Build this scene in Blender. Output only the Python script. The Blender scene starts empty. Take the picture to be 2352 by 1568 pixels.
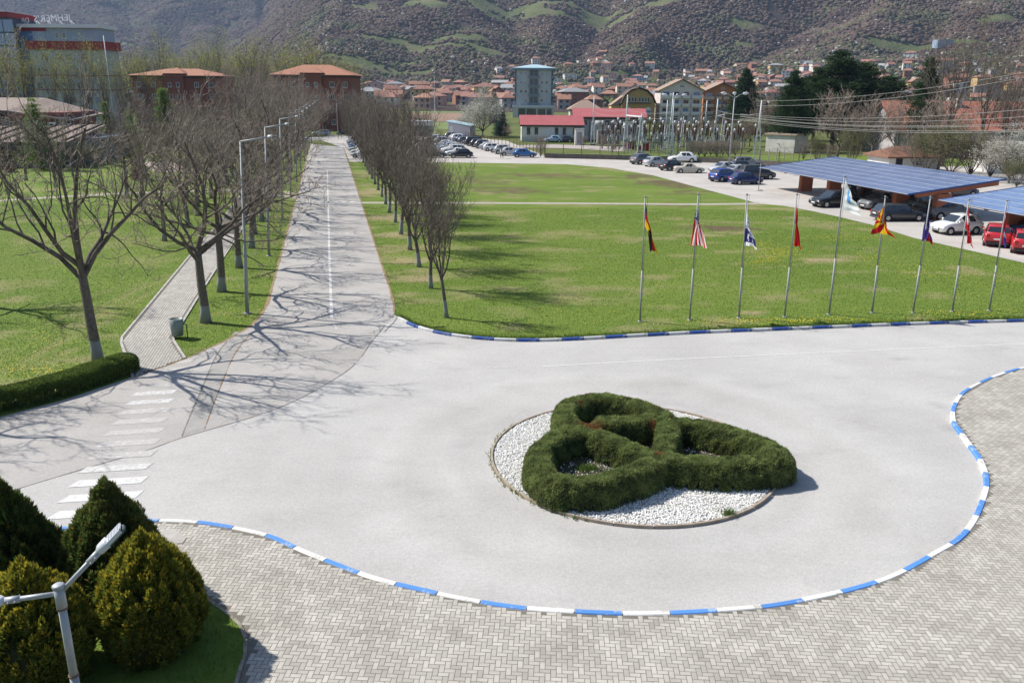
import bpy, bmesh, math, random
import numpy as np
from mathutils import Vector, Matrix

rnd = random.Random(7)
nrs = np.random.RandomState(11)
D = bpy.data
SC = bpy.context.scene
COL = SC.collection

# ------------------------------------------------------------------ camera
CAM_H = 10.5
PITCH = math.atan(574.5 / 1898.0)
ROLL = 0.008
_R0 = np.array([1.0, 0, 0]); _F = np.array([0, math.cos(PITCH), -math.sin(PITCH)]); _U0 = np.array([0, math.sin(PITCH), math.cos(PITCH)])
_R = _R0 * math.cos(ROLL) + _U0 * math.sin(ROLL)
_U = _U0 * math.cos(ROLL) - _R0 * math.sin(ROLL)
cam = D.cameras.new('camera')
cam.sensor_width = 36.0
cam.lens = 36.0 * 1898.0 / 2352.0
cam.clip_start = 0.1
cam.clip_end = 12000
camo = D.objects.new('camera', cam)
COL.objects.link(camo)
camo.matrix_world = Matrix(((_R[0], _U[0], -_F[0], 0), (_R[1], _U[1], -_F[1], 0), (_R[2], _U[2], -_F[2], CAM_H), (0, 0, 0, 1)))
SC.camera = camo

# ------------------------------------------------------------------ light
SUN_EL = math.radians(46)
SHAD = math.radians(-18)                     # direction the shadows run, measured from +x
to_sun = Vector((-math.cos(SHAD) * math.cos(SUN_EL), -math.sin(SHAD) * math.cos(SUN_EL), math.sin(SUN_EL)))
W = D.worlds.new('World'); SC.world = W; W.use_nodes = True
wn = W.node_tree.nodes; wl = W.node_tree.links
sky = wn.new('ShaderNodeTexSky'); sky.sky_type = 'NISHITA'; sky.sun_disc = False
sky.sun_elevation = SUN_EL
sky.sun_rotation = math.atan2(to_sun.x, to_sun.y)
sky.air_density = 1.0; sky.dust_density = 1.2; sky.altitude = 450
wl.new(sky.outputs[0], wn['Background'].inputs[0]); wn['Background'].inputs[1].default_value = 0.085
sun = D.lights.new('sun', 'SUN'); sun.energy = 4.6; sun.angle = math.radians(0.53); sun.color = (1.0, 0.95, 0.86)
suno = D.objects.new('sun', sun); COL.objects.link(suno)
suno.rotation_euler = to_sun.to_track_quat('Z', 'Y').to_euler()
vs = SC.view_settings
SC.display_settings.display_device = 'sRGB'
vs.view_transform = 'Standard'; vs.look = 'None'; vs.gamma = 1.0; vs.exposure = 0.64
HAZE = 0.80e-4; vs.use_curve_mapping = False
cy = SC.cycles
try:
    cy.use_denoising = True; cy.denoiser = 'OPENIMAGEDENOISE'
except Exception:
    pass
cy.max_bounces = 5; cy.diffuse_bounces = 2; cy.glossy_bounces = 2; cy.transmission_bounces = 3; cy.transparent_max_bounces = 8
cy.volume_bounces = 0
cy.caustics_reflective = False; cy.caustics_refractive = False

# ------------------------------------------------------------------ measuring helpers
def ray(u, v):
    return _F * 1898.0 + _R * (u - 1176.0) + _U * (784.0 - v)
def G(u, v, z=0.0):
    d = ray(u, v); t = (z - CAM_H) / d[2]
    return (float(d[0] * t), float(d[1] * t))
def PY(u, v, Y):
    d = ray(u, v); t = Y / d[1]
    return (float(d[0] * t), Y, float(CAM_H + d[2] * t))

# ------------------------------------------------------------------ numpy noise
def _hash(ix, iy, s):
    n = (ix * 374761393 + iy * 668265263 + s * 1442695041) & 0x7fffffff
    n = ((n ^ (n >> 13)) * 1274126177) & 0x7fffffff
    return ((n ^ (n >> 16)) & 0xffff) / 65535.0
def vnoise(x, y, s=0):
    x = np.asarray(x, float); y = np.asarray(y, float)
    ix = np.floor(x).astype(np.int64); iy = np.floor(y).astype(np.int64)
    fx = x - ix; fy = y - iy
    fx = fx * fx * (3 - 2 * fx); fy = fy * fy * (3 - 2 * fy)
    a = _hash(ix, iy, s); b = _hash(ix + 1, iy, s); c = _hash(ix, iy + 1, s); d = _hash(ix + 1, iy + 1, s)
    return (a * (1 - fx) + b * fx) * (1 - fy) + (c * (1 - fx) + d * fx) * fy
def fbm(x, y, o=4, s=0):
    r = 0; a = .5; t = 0
    for k in range(o):
        r = r + a * vnoise(x * 2 ** k, y * 2 ** k, s + k); t += a; a *= .5
    return r / t

# ------------------------------------------------------------------ object helpers
_mats = {}
def mesh_np(name, verts, faces, mats=None, midx=None, smooth=False, attrs=None):
    """verts (n,3); faces (m,k) array or list of tuples"""
    me = D.meshes.new(name)
    verts = np.asarray(verts, dtype=np.float32).reshape(-1, 3)
    if isinstance(faces, np.ndarray):
        m, k = faces.shape
        me.vertices.add(len(verts)); me.vertices.foreach_set('co', verts.ravel())
        me.loops.add(m * k); me.loops.foreach_set('vertex_index', faces.astype(np.int32).ravel())
        me.polygons.add(m)
        me.polygons.foreach_set('loop_start', np.arange(0, m * k, k, dtype=np.int32))
        me.polygons.foreach_set('loop_total', np.full(m, k, dtype=np.int32))
    else:
        me.from_pydata([tuple(map(float, v)) for v in verts], [], faces)
    for mt in (mats or []):
        me.materials.append(mt)
    if midx is not None:
        me.polygons.foreach_set('material_index', np.asarray(midx, dtype=np.int32))
    me.polygons.foreach_set('use_smooth', np.full(len(me.polygons), bool(smooth)))
    for an, (dom, arr) in (attrs or {}).items():
        arr = np.asarray(arr, dtype=np.float32)
        if arr.ndim == 2:
            a = me.attributes.new(an, 'FLOAT_COLOR', dom)
            a.data.foreach_set('color', np.concatenate([arr, np.ones((len(arr), 1), np.float32)], 1).ravel())
        else:
            a = me.attributes.new(an, 'FLOAT', dom)
            a.data.foreach_set('value', arr)
    me.update(); me.validate()
    return me

def link(name, data, parent=None, loc=None, rotz=None):
    o = D.objects.new(name, data); COL.objects.link(o)
    if parent is not None: o.parent = parent
    if loc is not None: o.location = loc
    if rotz is not None: o.rotation_euler = (0, 0, rotz)
    return o
def tag(o, label=None, cat=None, group=None, kind=None):
    if label: o['label'] = label
    if cat: o['category'] = cat
    if group: o['group'] = group
    if kind: o['kind'] = kind
    return o
def thing(name, loc, label, cat, group=None, rotz=0.0):
    o = link(name, None, None, loc, rotz); o.empty_display_size = .3
    return tag(o, label, cat, group)
def kids(o):
    return [c for c in D.objects if c.parent is o]
_kidmap = {}
def tree_of(o):
    """snapshot of a thing, its parts and sub-parts"""
    return (o, [tree_of(c) for c in o.children])
def copy_tree(t, parent=None, loc=None, rotz=None, scale=None, label=None, cat=None):
    o, ch = t
    c = o.copy(); COL.objects.link(c); c.parent = parent
    if loc is not None: c.location = loc
    if rotz is not None: c.rotation_euler = (0, 0, rotz)
    if scale is not None: c.scale = scale if hasattr(scale, '__len__') else (scale,) * 3
    if label: c['label'] = label
    if cat: c['category'] = cat
    for k in ch: copy_tree(k, c)
    return c

class MB:
    def __init__(s): s.v = []; s.f = []; s.m = []; s.cur = 0
    def add(s, vs, fs):
        n = len(s.v); s.v.extend(vs)
        for f in fs: s.f.append(tuple(i + n for i in f)); s.m.append(s.cur)
        return s
    def box(s, x0, x1, y0, y1, z0, z1, rot=0, c=None):
        vs = [(x, y, z) for z in (z0, z1) for (x, y) in ((x0, y0), (x1, y0), (x1, y1), (x0, y1))]
        if rot:
            cx, cy_ = c or ((x0 + x1) / 2, (y0 + y1) / 2); ca, sa = math.cos(rot), math.sin(rot)
            vs = [(cx + (x - cx) * ca - (y - cy_) * sa, cy_ + (x - cx) * sa + (y - cy_) * ca, z) for x, y, z in vs]
        return s.add(vs, [(3, 2, 1, 0), (4, 5, 6, 7), (0, 1, 5, 4), (1, 2, 6, 5), (2, 3, 7, 6), (3, 0, 4, 7)])
    def bar(s, a, b, w, h=None):
        """rectangular bar between two points"""
        a = Vector(a); b = Vector(b); d = (b - a).normalized(); h = h or w
        up = Vector((0, 0, 1)) if abs(d.z) < .95 else Vector((0, 1, 0))
        x = d.cross(up).normalized() * w / 2; y = x.cross(d).normalized() * h / 2
        vs = [tuple(p + i * x + j * y) for p in (a, b) for i, j in ((-1, -1), (1, -1), (1, 1), (-1, 1))]
        return s.add(vs, [(3, 2, 1, 0), (4, 5, 6, 7), (0, 1, 5, 4), (1, 2, 6, 5), (2, 3, 7, 6), (3, 0, 4, 7)])
    def tube(s, pts, rs, n=6, cap=True):
        pts = [Vector(p) for p in pts]
        if not hasattr(rs, '__len__'): rs = [rs] * len(pts)
        base = len(s.v); ref = None
        for i, p in enumerate(pts):
            d = (pts[min(i + 1, len(pts) - 1)] - pts[max(i - 1, 0)])
            d = d.normalized() if d.length > 1e-9 else Vector((0, 0, 1))
            if ref is None:
                ref = Vector((1, 0, 0)) if abs(d.x) < .8 else Vector((0, 1, 0))
            x = (ref - d * ref.dot(d))
            x = x.normalized() if x.length > 1e-6 else d.orthogonal().normalized()
            ref = x; y = d.cross(x)
            for k in range(n):
                a = 2 * math.pi * k / n
                s.v.append(tuple(p + x * (math.cos(a) * rs[i]) + y * (math.sin(a) * rs[i])))
        for i in range(len(pts) - 1):
            for k in range(n):
                k2 = (k + 1) % n
                s.f.append((base + i * n + k, base + i * n + k2, base + (i + 1) * n + k2, base + (i + 1) * n + k)); s.m.append(s.cur)
        if cap:
            s.f.append(tuple(base + k for k in reversed(range(n)))); s.m.append(s.cur)
            l = base + (len(pts) - 1) * n
            s.f.append(tuple(l + k for k in range(n))); s.m.append(s.cur)
        return s
    def prism(s, poly, z0, z1):
        n = len(poly)
        vs = [(x, y, z0) for x, y in poly] + [(x, y, z1) for x, y in poly]
        fs = [tuple(reversed(range(n))), tuple(range(n, 2 * n))] + [(i, (i + 1) % n, n + (i + 1) % n, n + i) for i in range(n)]
        return s.add(vs, fs)
    def quad(s, a, b, c, d): return s.add([a, b, c, d], [(0, 1, 2, 3)])
    def xprism(s, prof, x0, x1):
        """profile in (y,z) extruded along x"""
        n = len(prof)
        vs = [(x0, y, z) for y, z in prof] + [(x1, y, z) for y, z in prof]
        fs = [tuple(reversed(range(n))), tuple(range(n, 2 * n))] + [(i, (i + 1) % n, n + (i + 1) % n, n + i) for i in range(n)]
        return s.add(vs, fs)
    def mesh(s, name, mats, smooth=False, recalc=True):
        me = D.meshes.new(name); me.from_pydata([tuple(map(float, v)) for v in s.v], [], s.f)
        if not isinstance(mats, (list, tuple)): mats = [mats]
        for m in mats: me.materials.append(m)
        me.polygons.foreach_set('material_index', np.array(s.m, dtype=np.int32))
        if recalc:
            bm = bmesh.new(); bm.from_mesh(me); bmesh.ops.recalc_face_normals(bm, faces=bm.faces); bm.to_mesh(me); bm.free()
        if smooth: me.polygons.foreach_set('use_smooth', np.ones(len(me.polygons), dtype=bool))
        me.update()
        return me
    def obj(s, name, mats, parent=None, smooth=False, loc=None, rotz=None):
        return link(name, s.mesh(name, mats, smooth), parent, loc, rotz)

# ------------------------------------------------------------------ materials
def mat(name, col, rough=.8, col2=None, col3=None, scale=5., detail=4., bump=0., bscale=None, metal=0., spec=.4,
        attr=None, attr_amt=.5, objrand=0., stretch=None, mid=.5, emit=None, coat=0., sub=None, coords='Object', spread=.18):
    if name in _mats: return _mats[name]
    m = D.materials.new(name); m.use_nodes = True; _mats[name] = m
    nt = m.node_tree; N = nt.nodes; L = nt.links; B = N['Principled BSDF']
    B.inputs['Roughness'].default_value = rough; B.inputs['Metallic'].default_value = metal
    B.inputs['Specular IOR Level'].default_value = spec
    if coat: B.inputs['Coat Weight'].default_value = coat; B.inputs['Coat Roughness'].default_value = .05
    c = tuple(col) + (1,)
    B.inputs['Base Color'].default_value = c
    out = None
    tc = N.new('ShaderNodeTexCoord'); vec = tc.outputs[coords]
    if stretch:
        mp = N.new('ShaderNodeMapping'); mp.inputs['Scale'].default_value = stretch; L.new(vec, mp.inputs[0]); vec = mp.outputs[0]
    if col2:
        nz = N.new('ShaderNodeTexNoise'); nz.inputs['Scale'].default_value = scale; nz.inputs['Detail'].default_value = detail
        nz.inputs['Roughness'].default_value = .62
        L.new(vec, nz.inputs['Vector'])
        cr = N.new('ShaderNodeValToRGB'); L.new(nz.outputs[0], cr.inputs[0])
        e = cr.color_ramp.elements
        e[0].position = mid - spread; e[0].color = c; e[1].position = mid + spread; e[1].color = tuple(col2) + (1,)
        if col3:
            x = e.new(min(.98, mid + spread * 1.9)); x.color = tuple(col3) + (1,)
        out = cr.outputs[0]
    if attr or objrand:
        val = None
        if attr:
            an = N.new('ShaderNodeAttribute'); an.attribute_name = attr; val = an.outputs['Fac']
            mr = N.new('ShaderNodeMapRange'); mr.inputs[3].default_value = 1 - attr_amt; mr.inputs[4].default_value = 1 + attr_amt
            L.new(val, mr.inputs[0]); val = mr.outputs[0]
        if objrand:
            oi = N.new('ShaderNodeObjectInfo')
            mr2 = N.new('ShaderNodeMapRange'); mr2.inputs[3].default_value = 1 - objrand; mr2.inputs[4].default_value = 1 + objrand
            L.new(oi.outputs['Random'], mr2.inputs[0])
            if val is None: val = mr2.outputs[0]
            else:
                mu = N.new('ShaderNodeMath'); mu.operation = 'MULTIPLY'; L.new(val, mu.inputs[0]); L.new(mr2.outputs[0], mu.inputs[1]); val = mu.outputs[0]
        vm = N.new('ShaderNodeVectorMath'); vm.operation = 'SCALE'
        if out is not None: L.new(out, vm.inputs[0])
        else: vm.inputs[0].default_value = c[:3]
        L.new(val, vm.inputs['Scale']); out = vm.outputs[0]
    if out is not None: L.new(out, B.inputs['Base Color'])
    if bump:
        n2 = N.new('ShaderNodeTexNoise'); n2.inputs['Scale'].default_value = bscale or scale * 4; n2.inputs['Detail'].default_value = 3
        L.new(vec, n2.inputs['Vector'])
        bp = N.new('ShaderNodeBump'); bp.inputs['Strength'].default_value = min(1, bump); bp.inputs['Distance'].default_value = .02 * max(1, bump)
        L.new(n2.outputs[0], bp.inputs['Height']); L.new(bp.outputs[0], B.inputs['Normal'])
    if sub:
        tr = N.new('ShaderNodeBsdfTranslucent'); tr.inputs[0].default_value = (c if sub == 'same' else tuple(sub) + (1,))
        if out is not None and sub == 'same': L.new(out, tr.inputs[0])
        mx = N.new('ShaderNodeMixShader'); mx.inputs[0].default_value = .42
        L.new(B.outputs[0], mx.inputs[1]); L.new(tr.outputs[0], mx.inputs[2])
        L.new(mx.outputs[0], N['Material Output'].inputs['Surface'])
    return m

def paint(name, col, rough=.28, coat=.6):
    return mat('paint_' + name, col, rough=rough, coat=coat, spec=.5)

def catmull(pts, step):
    pts = [np.array(p, float) for p in pts]; P = [2 * pts[0] - pts[1]] + pts + [2 * pts[-1] - pts[-2]]
    out = []
    for i in range(1, len(P) - 2):
        n = max(2, int(np.linalg.norm(P[i + 1] - P[i]) / step))
        for k in range(n):
            t = k / n
            out.append(.5 * (2 * P[i] + (P[i + 1] - P[i - 1]) * t + (2 * P[i - 1] - 5 * P[i] + 4 * P[i + 1] - P[i + 2]) * t * t + (3 * P[i] - P[i - 1] - 3 * P[i + 1] + P[i + 2]) * t ** 3))
    out.append(pts[-1]); return np.array(out)
def resample(P, step):
    d = np.r_[0, np.cumsum(np.linalg.norm(np.diff(P, axis=0), axis=1))]
    n = int(d[-1] / step); s = np.arange(n + 1) * step
    return np.stack([np.interp(s, d, P[:, k]) for k in range(P.shape[1])], 1)
def in_poly(x, y, poly):
    x = np.asarray(x); y = np.asarray(y); r = np.zeros(x.shape, bool); n = len(poly)
    for i in range(n):
        x0, y0 = poly[i]; x1, y1 = poly[(i + 1) % n]
        c = ((y0 > y) != (y1 > y)) & (x < (x1 - x0) * (y - y0) / ((y1 - y0) or 1e-12) + x0)
        r ^= c
    return r
def dist_poly(x, y, P):
    """distance from points to an open polyline"""
    x = np.asarray(x, float); y = np.asarray(y, float); d = np.full(x.shape, 1e9)
    for i in range(len(P) - 1):
        ax, ay = P[i][0], P[i][1]; bx, by = P[i + 1][0] - ax, P[i + 1][1] - ay
        t = np.clip(((x - ax) * bx + (y - ay) * by) / max(bx * bx + by * by, 1e-9), 0, 1)
        d = np.minimum(d, np.hypot(x - ax - t * bx, y - ay - t * by))
    return d
def tri_flat(poly):
    """triangulate a simple polygon given in xy with bmesh"""
    return poly
# ================================================================== terrain
def gentle(x, y):
    g = .022 * np.clip(y - 450, 0, None)
    s = np.clip((x - 120) / 330., 0, 1); s = s * s * (3 - 2 * s)
    return g + .055 * np.clip(y - 520, 0, None) * s
def hb(x, y):
    g = gentle(x, y)
    foot = 1130 + 60 * np.sin(x / 260.)
    mid_ = g + .30 * np.clip(y - foot, 0, None) - .75 * np.clip(-255 - .1 * (y - 1150) - x, 0, None)
    left = .022 * np.clip(y - 450, 0, None) + .27 * np.clip(y - 1850, 0, None) - 1.05 * np.clip(x + .30 * y - 20, 0, None)
    back = .33 * (y - 2850)
    return np.maximum(np.maximum(mid_, left), np.maximum(back, .022 * np.clip(y - 450, 0, None)))
def S(u, v):
    """where a line of sight meets the smooth hill shape"""
    d = ray(u, v); Ys = np.arange(450, 3400, 6.0); xs = d[0] / d[1] * Ys; zs = CAM_H + d[2] / d[1] * Ys
    k = np.where(hb(xs, Ys) >= zs)[0]
    i = k[0] if len(k) else len(Ys) - 1
    return (xs[i], Ys[i])
gullies = [([(1203, 142), (1190, 100), (1183, 60), (1172, 15), (1160, -30)], 60, 24),
           ([(1300, 122), (1322, 112), (1345, 85), (1378, 45), (1402, 10), (1410, -40)], 65, 28),
           ([(1650, 168), (1672, 140), (1700, 108), (1750, 66), (1800, 35), (1870, -10)], 130, 60),
           ([(2060, 130), (2110, 85), (2150, 50), (2190, 0), (2220, -30)], 80, 26),
           ([(1500, 175), (1530, 140), (1560, 118)], 50, 12), ([(900, 170), (950, 120), (1010, 80), (1100, 60)], 60, 12),
           ([(2330, 120), (2345, 70), (2380, 20)], 70, 20), ([(1850, 140), (1880, 100), (1960, 60)], 60, 12),
           ([(470, 105), (500, 60), (520, 10)], 190, 80), ([(300, 100), (310, 50), (290, 0)], 170, 70), ([(130, 110), (110, 50), (80, 0)], 170, 60), ([(390, 100), (400, 60), (410, 20)], 90, 40), ([(220, 100), (200, 50)], 90, 40)]
gul = [(np.array([S(*p) for p in g]), w, d) for g, w, d in gullies]
def hill(x, y):
    h = hb(x, y)
    am = np.clip((y - 1050) / 250., 0, 1)
    for P, w, d in gul:
        q = dist_poly(x, y, P); h = h - d * np.clip(1 - q / w, 0, 1) * np.clip((h - gentle(x, y)) / 12., 0, 1)
    r = 1 - np.abs(2 * fbm(x / 260., y / 380., 3, 5) - 1) * 2
    h = h + am * (r * 13 + (fbm(x / 70., y / 70., 3, 9) - .5) * 13)
    h = h + np.clip((y - 620) / 300, 0, 1) * (fbm(x / 120., y / 120., 2, 15) - .5) * 7
    return h
xs = np.arange(-1500, 2050, 11.0); ys = np.r_[np.arange(440, 2000, 9.0), np.arange(2000, 3500, 16.0)]
X, Y = np.meshgrid(xs, ys)
Z = hill(X, Y) - .4 * (Y < 445)
Z[0, :] = -.3
meadows = [(1000, 112, 90, 12), (1080, 118, 70, 13), (1050, 92, 60, 9), (960, 20, 60, 9), (1100, 22, 60, 8), (860, 12, 70, 9), (1040, 5, 60, 10), (1180, 8, 80, 10), (1010, 208, 30, 9), (1340, 205, 60, 16), (1400, 190, 40, 14), (1270, 190, 30, 12), (1440, 170, 70, 8),
           (1290, 150, 60, 8), (1330, 22, 90, 10), (1480, 28, 110, 9), (1570, 5, 70, 9), (1700, 25, 40, 7), (1710, 50, 30, 5), (1240, 25, 70, 8), (1950, 160, 60, 7), (2090, 88, 130, 7), (1900, 75, 60, 6), (2200, 92, 80, 6), (1330, 225, 60, 8), (200, 50, 90, 5), (60, 30, 70, 4),
           (60, 60, 60, 4), (150, 75, 70, 4), (1780, 60, 50, 6), (930, 142, 60, 5), (820, 155, 50, 5), (900, 100, 70, 5), (2300, 40, 60, 6), (1200, 160, 50, 6)]
def proj(x, y, z):
    p = np.stack([x, y, z - CAM_H], -1); a = p @ _F
    return 1176 + 1898 * (p @ _R) / a, 784 - 1898 * (p @ _U) / a
U_, V_ = proj(X, Y, Z)
mead = np.zeros(X.shape)
for (u, v, a, b) in meadows:
    cx, cyy = S(u, v); e = .0009 * cyy
    dx = (X - cx) / (a * cyy * 5.1e-4); x2, y2 = S(u, v - b); dy = (Y - cyy) / max(12., abs(y2 - cyy))
    q = dx * dx + dy * dy + (fbm(X / 34., Y / 22., 4, 40) - .5) * 3.6
    mead = np.maximum(mead, np.clip((1.25 - q) * 2.2, 0, 1))
mead = np.maximum(mead, np.clip((fbm(X / 60., Y / 30., 3, 77) - .62) * 9, 0, 1) * (Y < 1200))
mead = np.maximum(mead, np.clip((fbm(X / 90., Y / 45., 3, 78) - .76) * 9, 0, .6))
nx, ny = len(xs), len(ys)
idx = np.arange(nx * ny).reshape(ny, nx)
fc = np.stack([idx[:-1, :-1], idx[:-1, 1:], idx[1:, 1:], idx[1:, :-1]], -1).reshape(-1, 4)

def hill_mat():
    m = D.materials.new('hillside_scrub'); m.use_nodes = True; nt = m.node_tree; N = nt.nodes; L = nt.links; B = N['Principled BSDF']
    B.inputs['Roughness'].default_value = .95; B.inputs['Specular IOR Level'].default_value = .1
    ge = N.new('ShaderNodeNewGeometry')
    def noise(s, d=5, r=.65):
        n = N.new('ShaderNodeTexNoise'); n.inputs['Scale'].default_value = s; n.inputs['Detail'].default_value = d; n.inputs['Roughness'].default_value = r; L.new(ge.outputs['Position'], n.inputs['Vector']); return n.outputs[0]
    def ramp(src, stops):
        c = N.new('ShaderNodeValToRGB'); L.new(src, c.inputs[0]); e = c.color_ramp.elements
        e[0].position, e[0].color = stops[0][0], stops[0][1] + (1,); e[1].position, e[1].color = stops[-1][0], stops[-1][1] + (1,)
        for p, q in stops[1:-1]: x = e.new(p); x.color = q + (1,)
        return c.outputs[0]
    woods = ramp(noise(.012, 7, .7), [(.33, (.045, .034, .034)), (.5, (.075, .056, .05)), (.62, (.075, .068, .046)), (.72, (.10, .10, .06))])
    med = ramp(noise(.03, 5), [(.3, (.065, .08, .036)), (.5, (.10, .12, .048)), (.66, (.15, .14, .08))])
    a = N.new('ShaderNodeAttribute'); a.attribute_name = 'meadow'
    mx = N.new('ShaderNodeMix'); mx.data_type = 'RGBA'; L.new(a.outputs['Fac'], mx.inputs[0]); L.new(woods, mx.inputs[6]); L.new(med, mx.inputs[7])
    L.new(mx.outputs[2], B.inputs['Base Color'])
    bp = N.new('ShaderNodeBump'); bp.inputs['Strength'].default_value = .8; bp.inputs['Distance'].default_value = 3.; L.new(noise(.16, 4), bp.inputs['Height']); L.new(bp.outputs[0], B.inputs['Normal'])
    return m
hills = link('hills', mesh_np('hills', np.stack([X, Y, Z], -1).reshape(-1, 3), fc, [hill_mat()], smooth=True, attrs={'meadow': ('POINT', mead.ravel())}))
tag(hills, kind='structure')

# ------------------------------------------------------------------ lawn and plain
def lawn_mat():
    m = D.materials.new('lawn'); m.use_nodes = True; nt = m.node_tree; N = nt.nodes; L = nt.links; B = N['Principled BSDF']
    B.inputs['Roughness'].default_value = .9; B.inputs['Specular IOR Level'].default_value = .15
    ge = N.new('ShaderNodeNewGeometry')
    mp = N.new('ShaderNodeMapping'); mp.inputs['Scale'].default_value = (.75, 1.25, 1); L.new(ge.outputs['Position'], mp.inputs[0])
    def noise(s, d=4, r=.6):
        n = N.new('ShaderNodeTexNoise'); n.inputs['Scale'].default_value = s; n.inputs['Detail'].default_value = d; n.inputs['Roughness'].default_value = r; L.new(mp.outputs[0], n.inputs['Vector']); return n.outputs[0]
    def ramp(src, stops):
        c = N.new('ShaderNodeValToRGB'); L.new(src, c.inputs[0]); e = c.color_ramp.elements
        e[0].position, e[0].color = stops[0][0], stops[0][1] + (1,); e[1].position, e[1].color = stops[-1][0], stops[-1][1] + (1,)
        for p, q in stops[1:-1]: x = e.new(p); x.color = q + (1,)
        return c.outputs[0]
    def mix(f, a_, b_):
        mx = N.new('ShaderNodeMix'); mx.data_type = 'RGBA'
        if isinstance(f, float): mx.inputs[0].default_value = f
        else: L.new(f, mx.inputs[0])
        L.new(a_, mx.inputs[6]); L.new(b_, mx.inputs[7]); return mx.outputs[2]
    big = ramp(noise(.10, 5, .68), [(.32, (.085, .14, .020)), (.48, (.112, .172, .026)), (.60, (.142, .196, .034)), (.72, (.20, .225, .065))])
    fine = ramp(noise(2.6, 6, .75), [(.28, (.065, .11, .016)), (.5, (.122, .178, .030)), (.70, (.18, .228, .060))])
    g = mix(.45, big, fine)
    dry = ramp(noise(1.1, 6, .75), [(.3, (.20, .15, .085)), (.5, (.30, .24, .14)), (.7, (.16, .20, .06))])
    soil = ramp(noise(1.6, 6, .75), [(.3, (.075, .05, .03)), (.6, (.13, .095, .06)), (.75, (.10, .14, .035))])
    a = N.new('ShaderNodeAttribute'); a.attribute_name = 'dry'
    g = mix(a.outputs['Fac'], g, dry)
    b = N.new('ShaderNodeAttribute'); b.attribute_name = 'soil'
    g = mix(b.outputs['Fac'], g, soil)
    L.new(g, B.inputs['Base Color'])
    bp = N.new('ShaderNodeBump'); bp.inputs['Strength'].default_value = .6; bp.inputs['Distance'].default_value = .035; L.new(noise(14., 4), bp.inputs['Height']); L.new(bp.outputs[0], B.inputs['Normal'])
    return m
LAWN = lawn_mat()
gx = np.arange(-75, 75.1, .5); gy = np.arange(6, 150.1, .5); GX, GY = np.meshgrid(gx, gy)
dry = np.zeros(GX.shape); soil = np.zeros(GX.shape)
# worn strips along the avenue, worn and muddy places on the big lawn (measured on the photograph)
for (u, v, rx, ry, k, amt) in [(935, 600, 2.2, 1.3, 'd', .9), (950, 640, 1.8, 1.0, 'd', .8), (900, 540, 2.2, 1.4, 'd', .9), (880, 500, 2.6, 2.0, 'd', .9), (860, 440, 3, 4, 'd', .8), (925, 570, 2.4, 1.6, 'd', .7), (945, 680, 1.4, .8, 'd', .7), (905, 640, 1.2, .8, 'd', .5), (838, 400, 3, 6, 'd', .6),
                              (1640, 525, 3.4, 1.3, 's', 1), (1590, 519, 1.5, .8, 's', .8), (1615, 540, 2.0, .7, 'd', .9), (1690, 534, 1.8, .8, 'd', .6), (1890, 598, 1.9, .6, 'd', .95), (1722, 720, 1.1, .35, 'd', 1), (1520, 470, 3, 2, 's', .5), (1940, 625, 1.4, .4, 'd', .5),
                              (1255, 403, 8, 3.4, 's', .75), (1360, 408, 5, 2.6, 's', .55), (1480, 405, 3.5, 3, 's', .9), (1520, 420, 4, 3, 's', .9), (1560, 428, 3, 2.5, 's', .8), (1600, 440, 3.2, 1.5, 's', .9), (1120, 420, 3.5, 2.5, 's', .6), (1145, 432, 4, 2, 's', .7), (1180, 440, 4, 2, 's', .8), (1590, 416, 3, 2, 's', .6),
                              (1640, 436, 2, 1.5, 's', .6), (1500, 395, 4, 3, 'd', .8), (1430, 388, 6, 3, 'd', .6), (1560, 445, 3, 1.4, 's', .5), (1800, 482, 2, 1, 'd', .6), (1750, 480, 3, 1.2, 'd', .6), (1400, 545, 3, 1.0, 'd', .4), (1260, 575, 3, 1, 'd', .3), (1060, 690, .8, .5, 'd', .5),
                              (560, 720, .8, .5, 'd', .9), (600, 570, 1, .8, 'd', .4), (250, 560, 5, 3, 'd', .35), (150, 540, 4, 2.5, 'd', .3), (330, 600, 2.5, 2, 'd', .3), (60, 650, 3, 1, 'd', .3), (330, 480, 5, 3, 'd', .3), (1050, 410, 8, 5, 's', .45), (700, 640, .8, 1, 'd', .0)]:
    cx, cyy = G(u, v); q = ((GX - cx) / rx) ** 2 + ((GY - cyy) / ry) ** 2 + (fbm(GX * 1.1, GY * 1.1, 4, 50) - .5) * 3.4
    w = np.clip((1.1 - q) * 1.1, 0, 1) * amt
    if k == 'd': dry = np.maximum(dry, w)
    else: soil = np.maximum(soil, w)
dry = np.maximum(dry, np.clip((fbm(GX * .35, GY * .6, 4, 60) - .60) * 4, 0, .5))
for a, b, w_, am in [((-40, 905), (330, 650), .30, .45), ((30, 900), (380, 640), .22, .40), ((60, 985), (420, 700), .22, .30), ((-60, 860), (250, 660), .25, .3)]:
    dry = np.maximum(dry, am * np.clip(1 - dist_poly(GX, GY, [G(*a), G(*b)]) / (w_ * 1.6), 0, 1) * (fbm(GX * .8, GY * .8, 2, 71) > .38))
idx = np.arange(GX.size).reshape(GX.shape)
fc = np.stack([idx[:-1, :-1], idx[:-1, 1:], idx[1:, 1:], idx[1:, :-1]], -1).reshape(-1, 4)
GZ = (fbm(GX * .05, GY * .05, 2, 3) - .5) * 0
tag(link('lawn', mesh_np('lawn', np.stack([GX, GY, GZ], -1).reshape(-1, 3), fc, [LAWN], attrs={'dry': ('POINT', dry.ravel()), 'soil': ('POINT', soil.ravel())})), kind='structure')
mb = MB(); mb.quad((-4000, -400, -.04), (4000, -400, -.04), (4000, 5000, -.04), (-4000, 5000, -.04))
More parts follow.
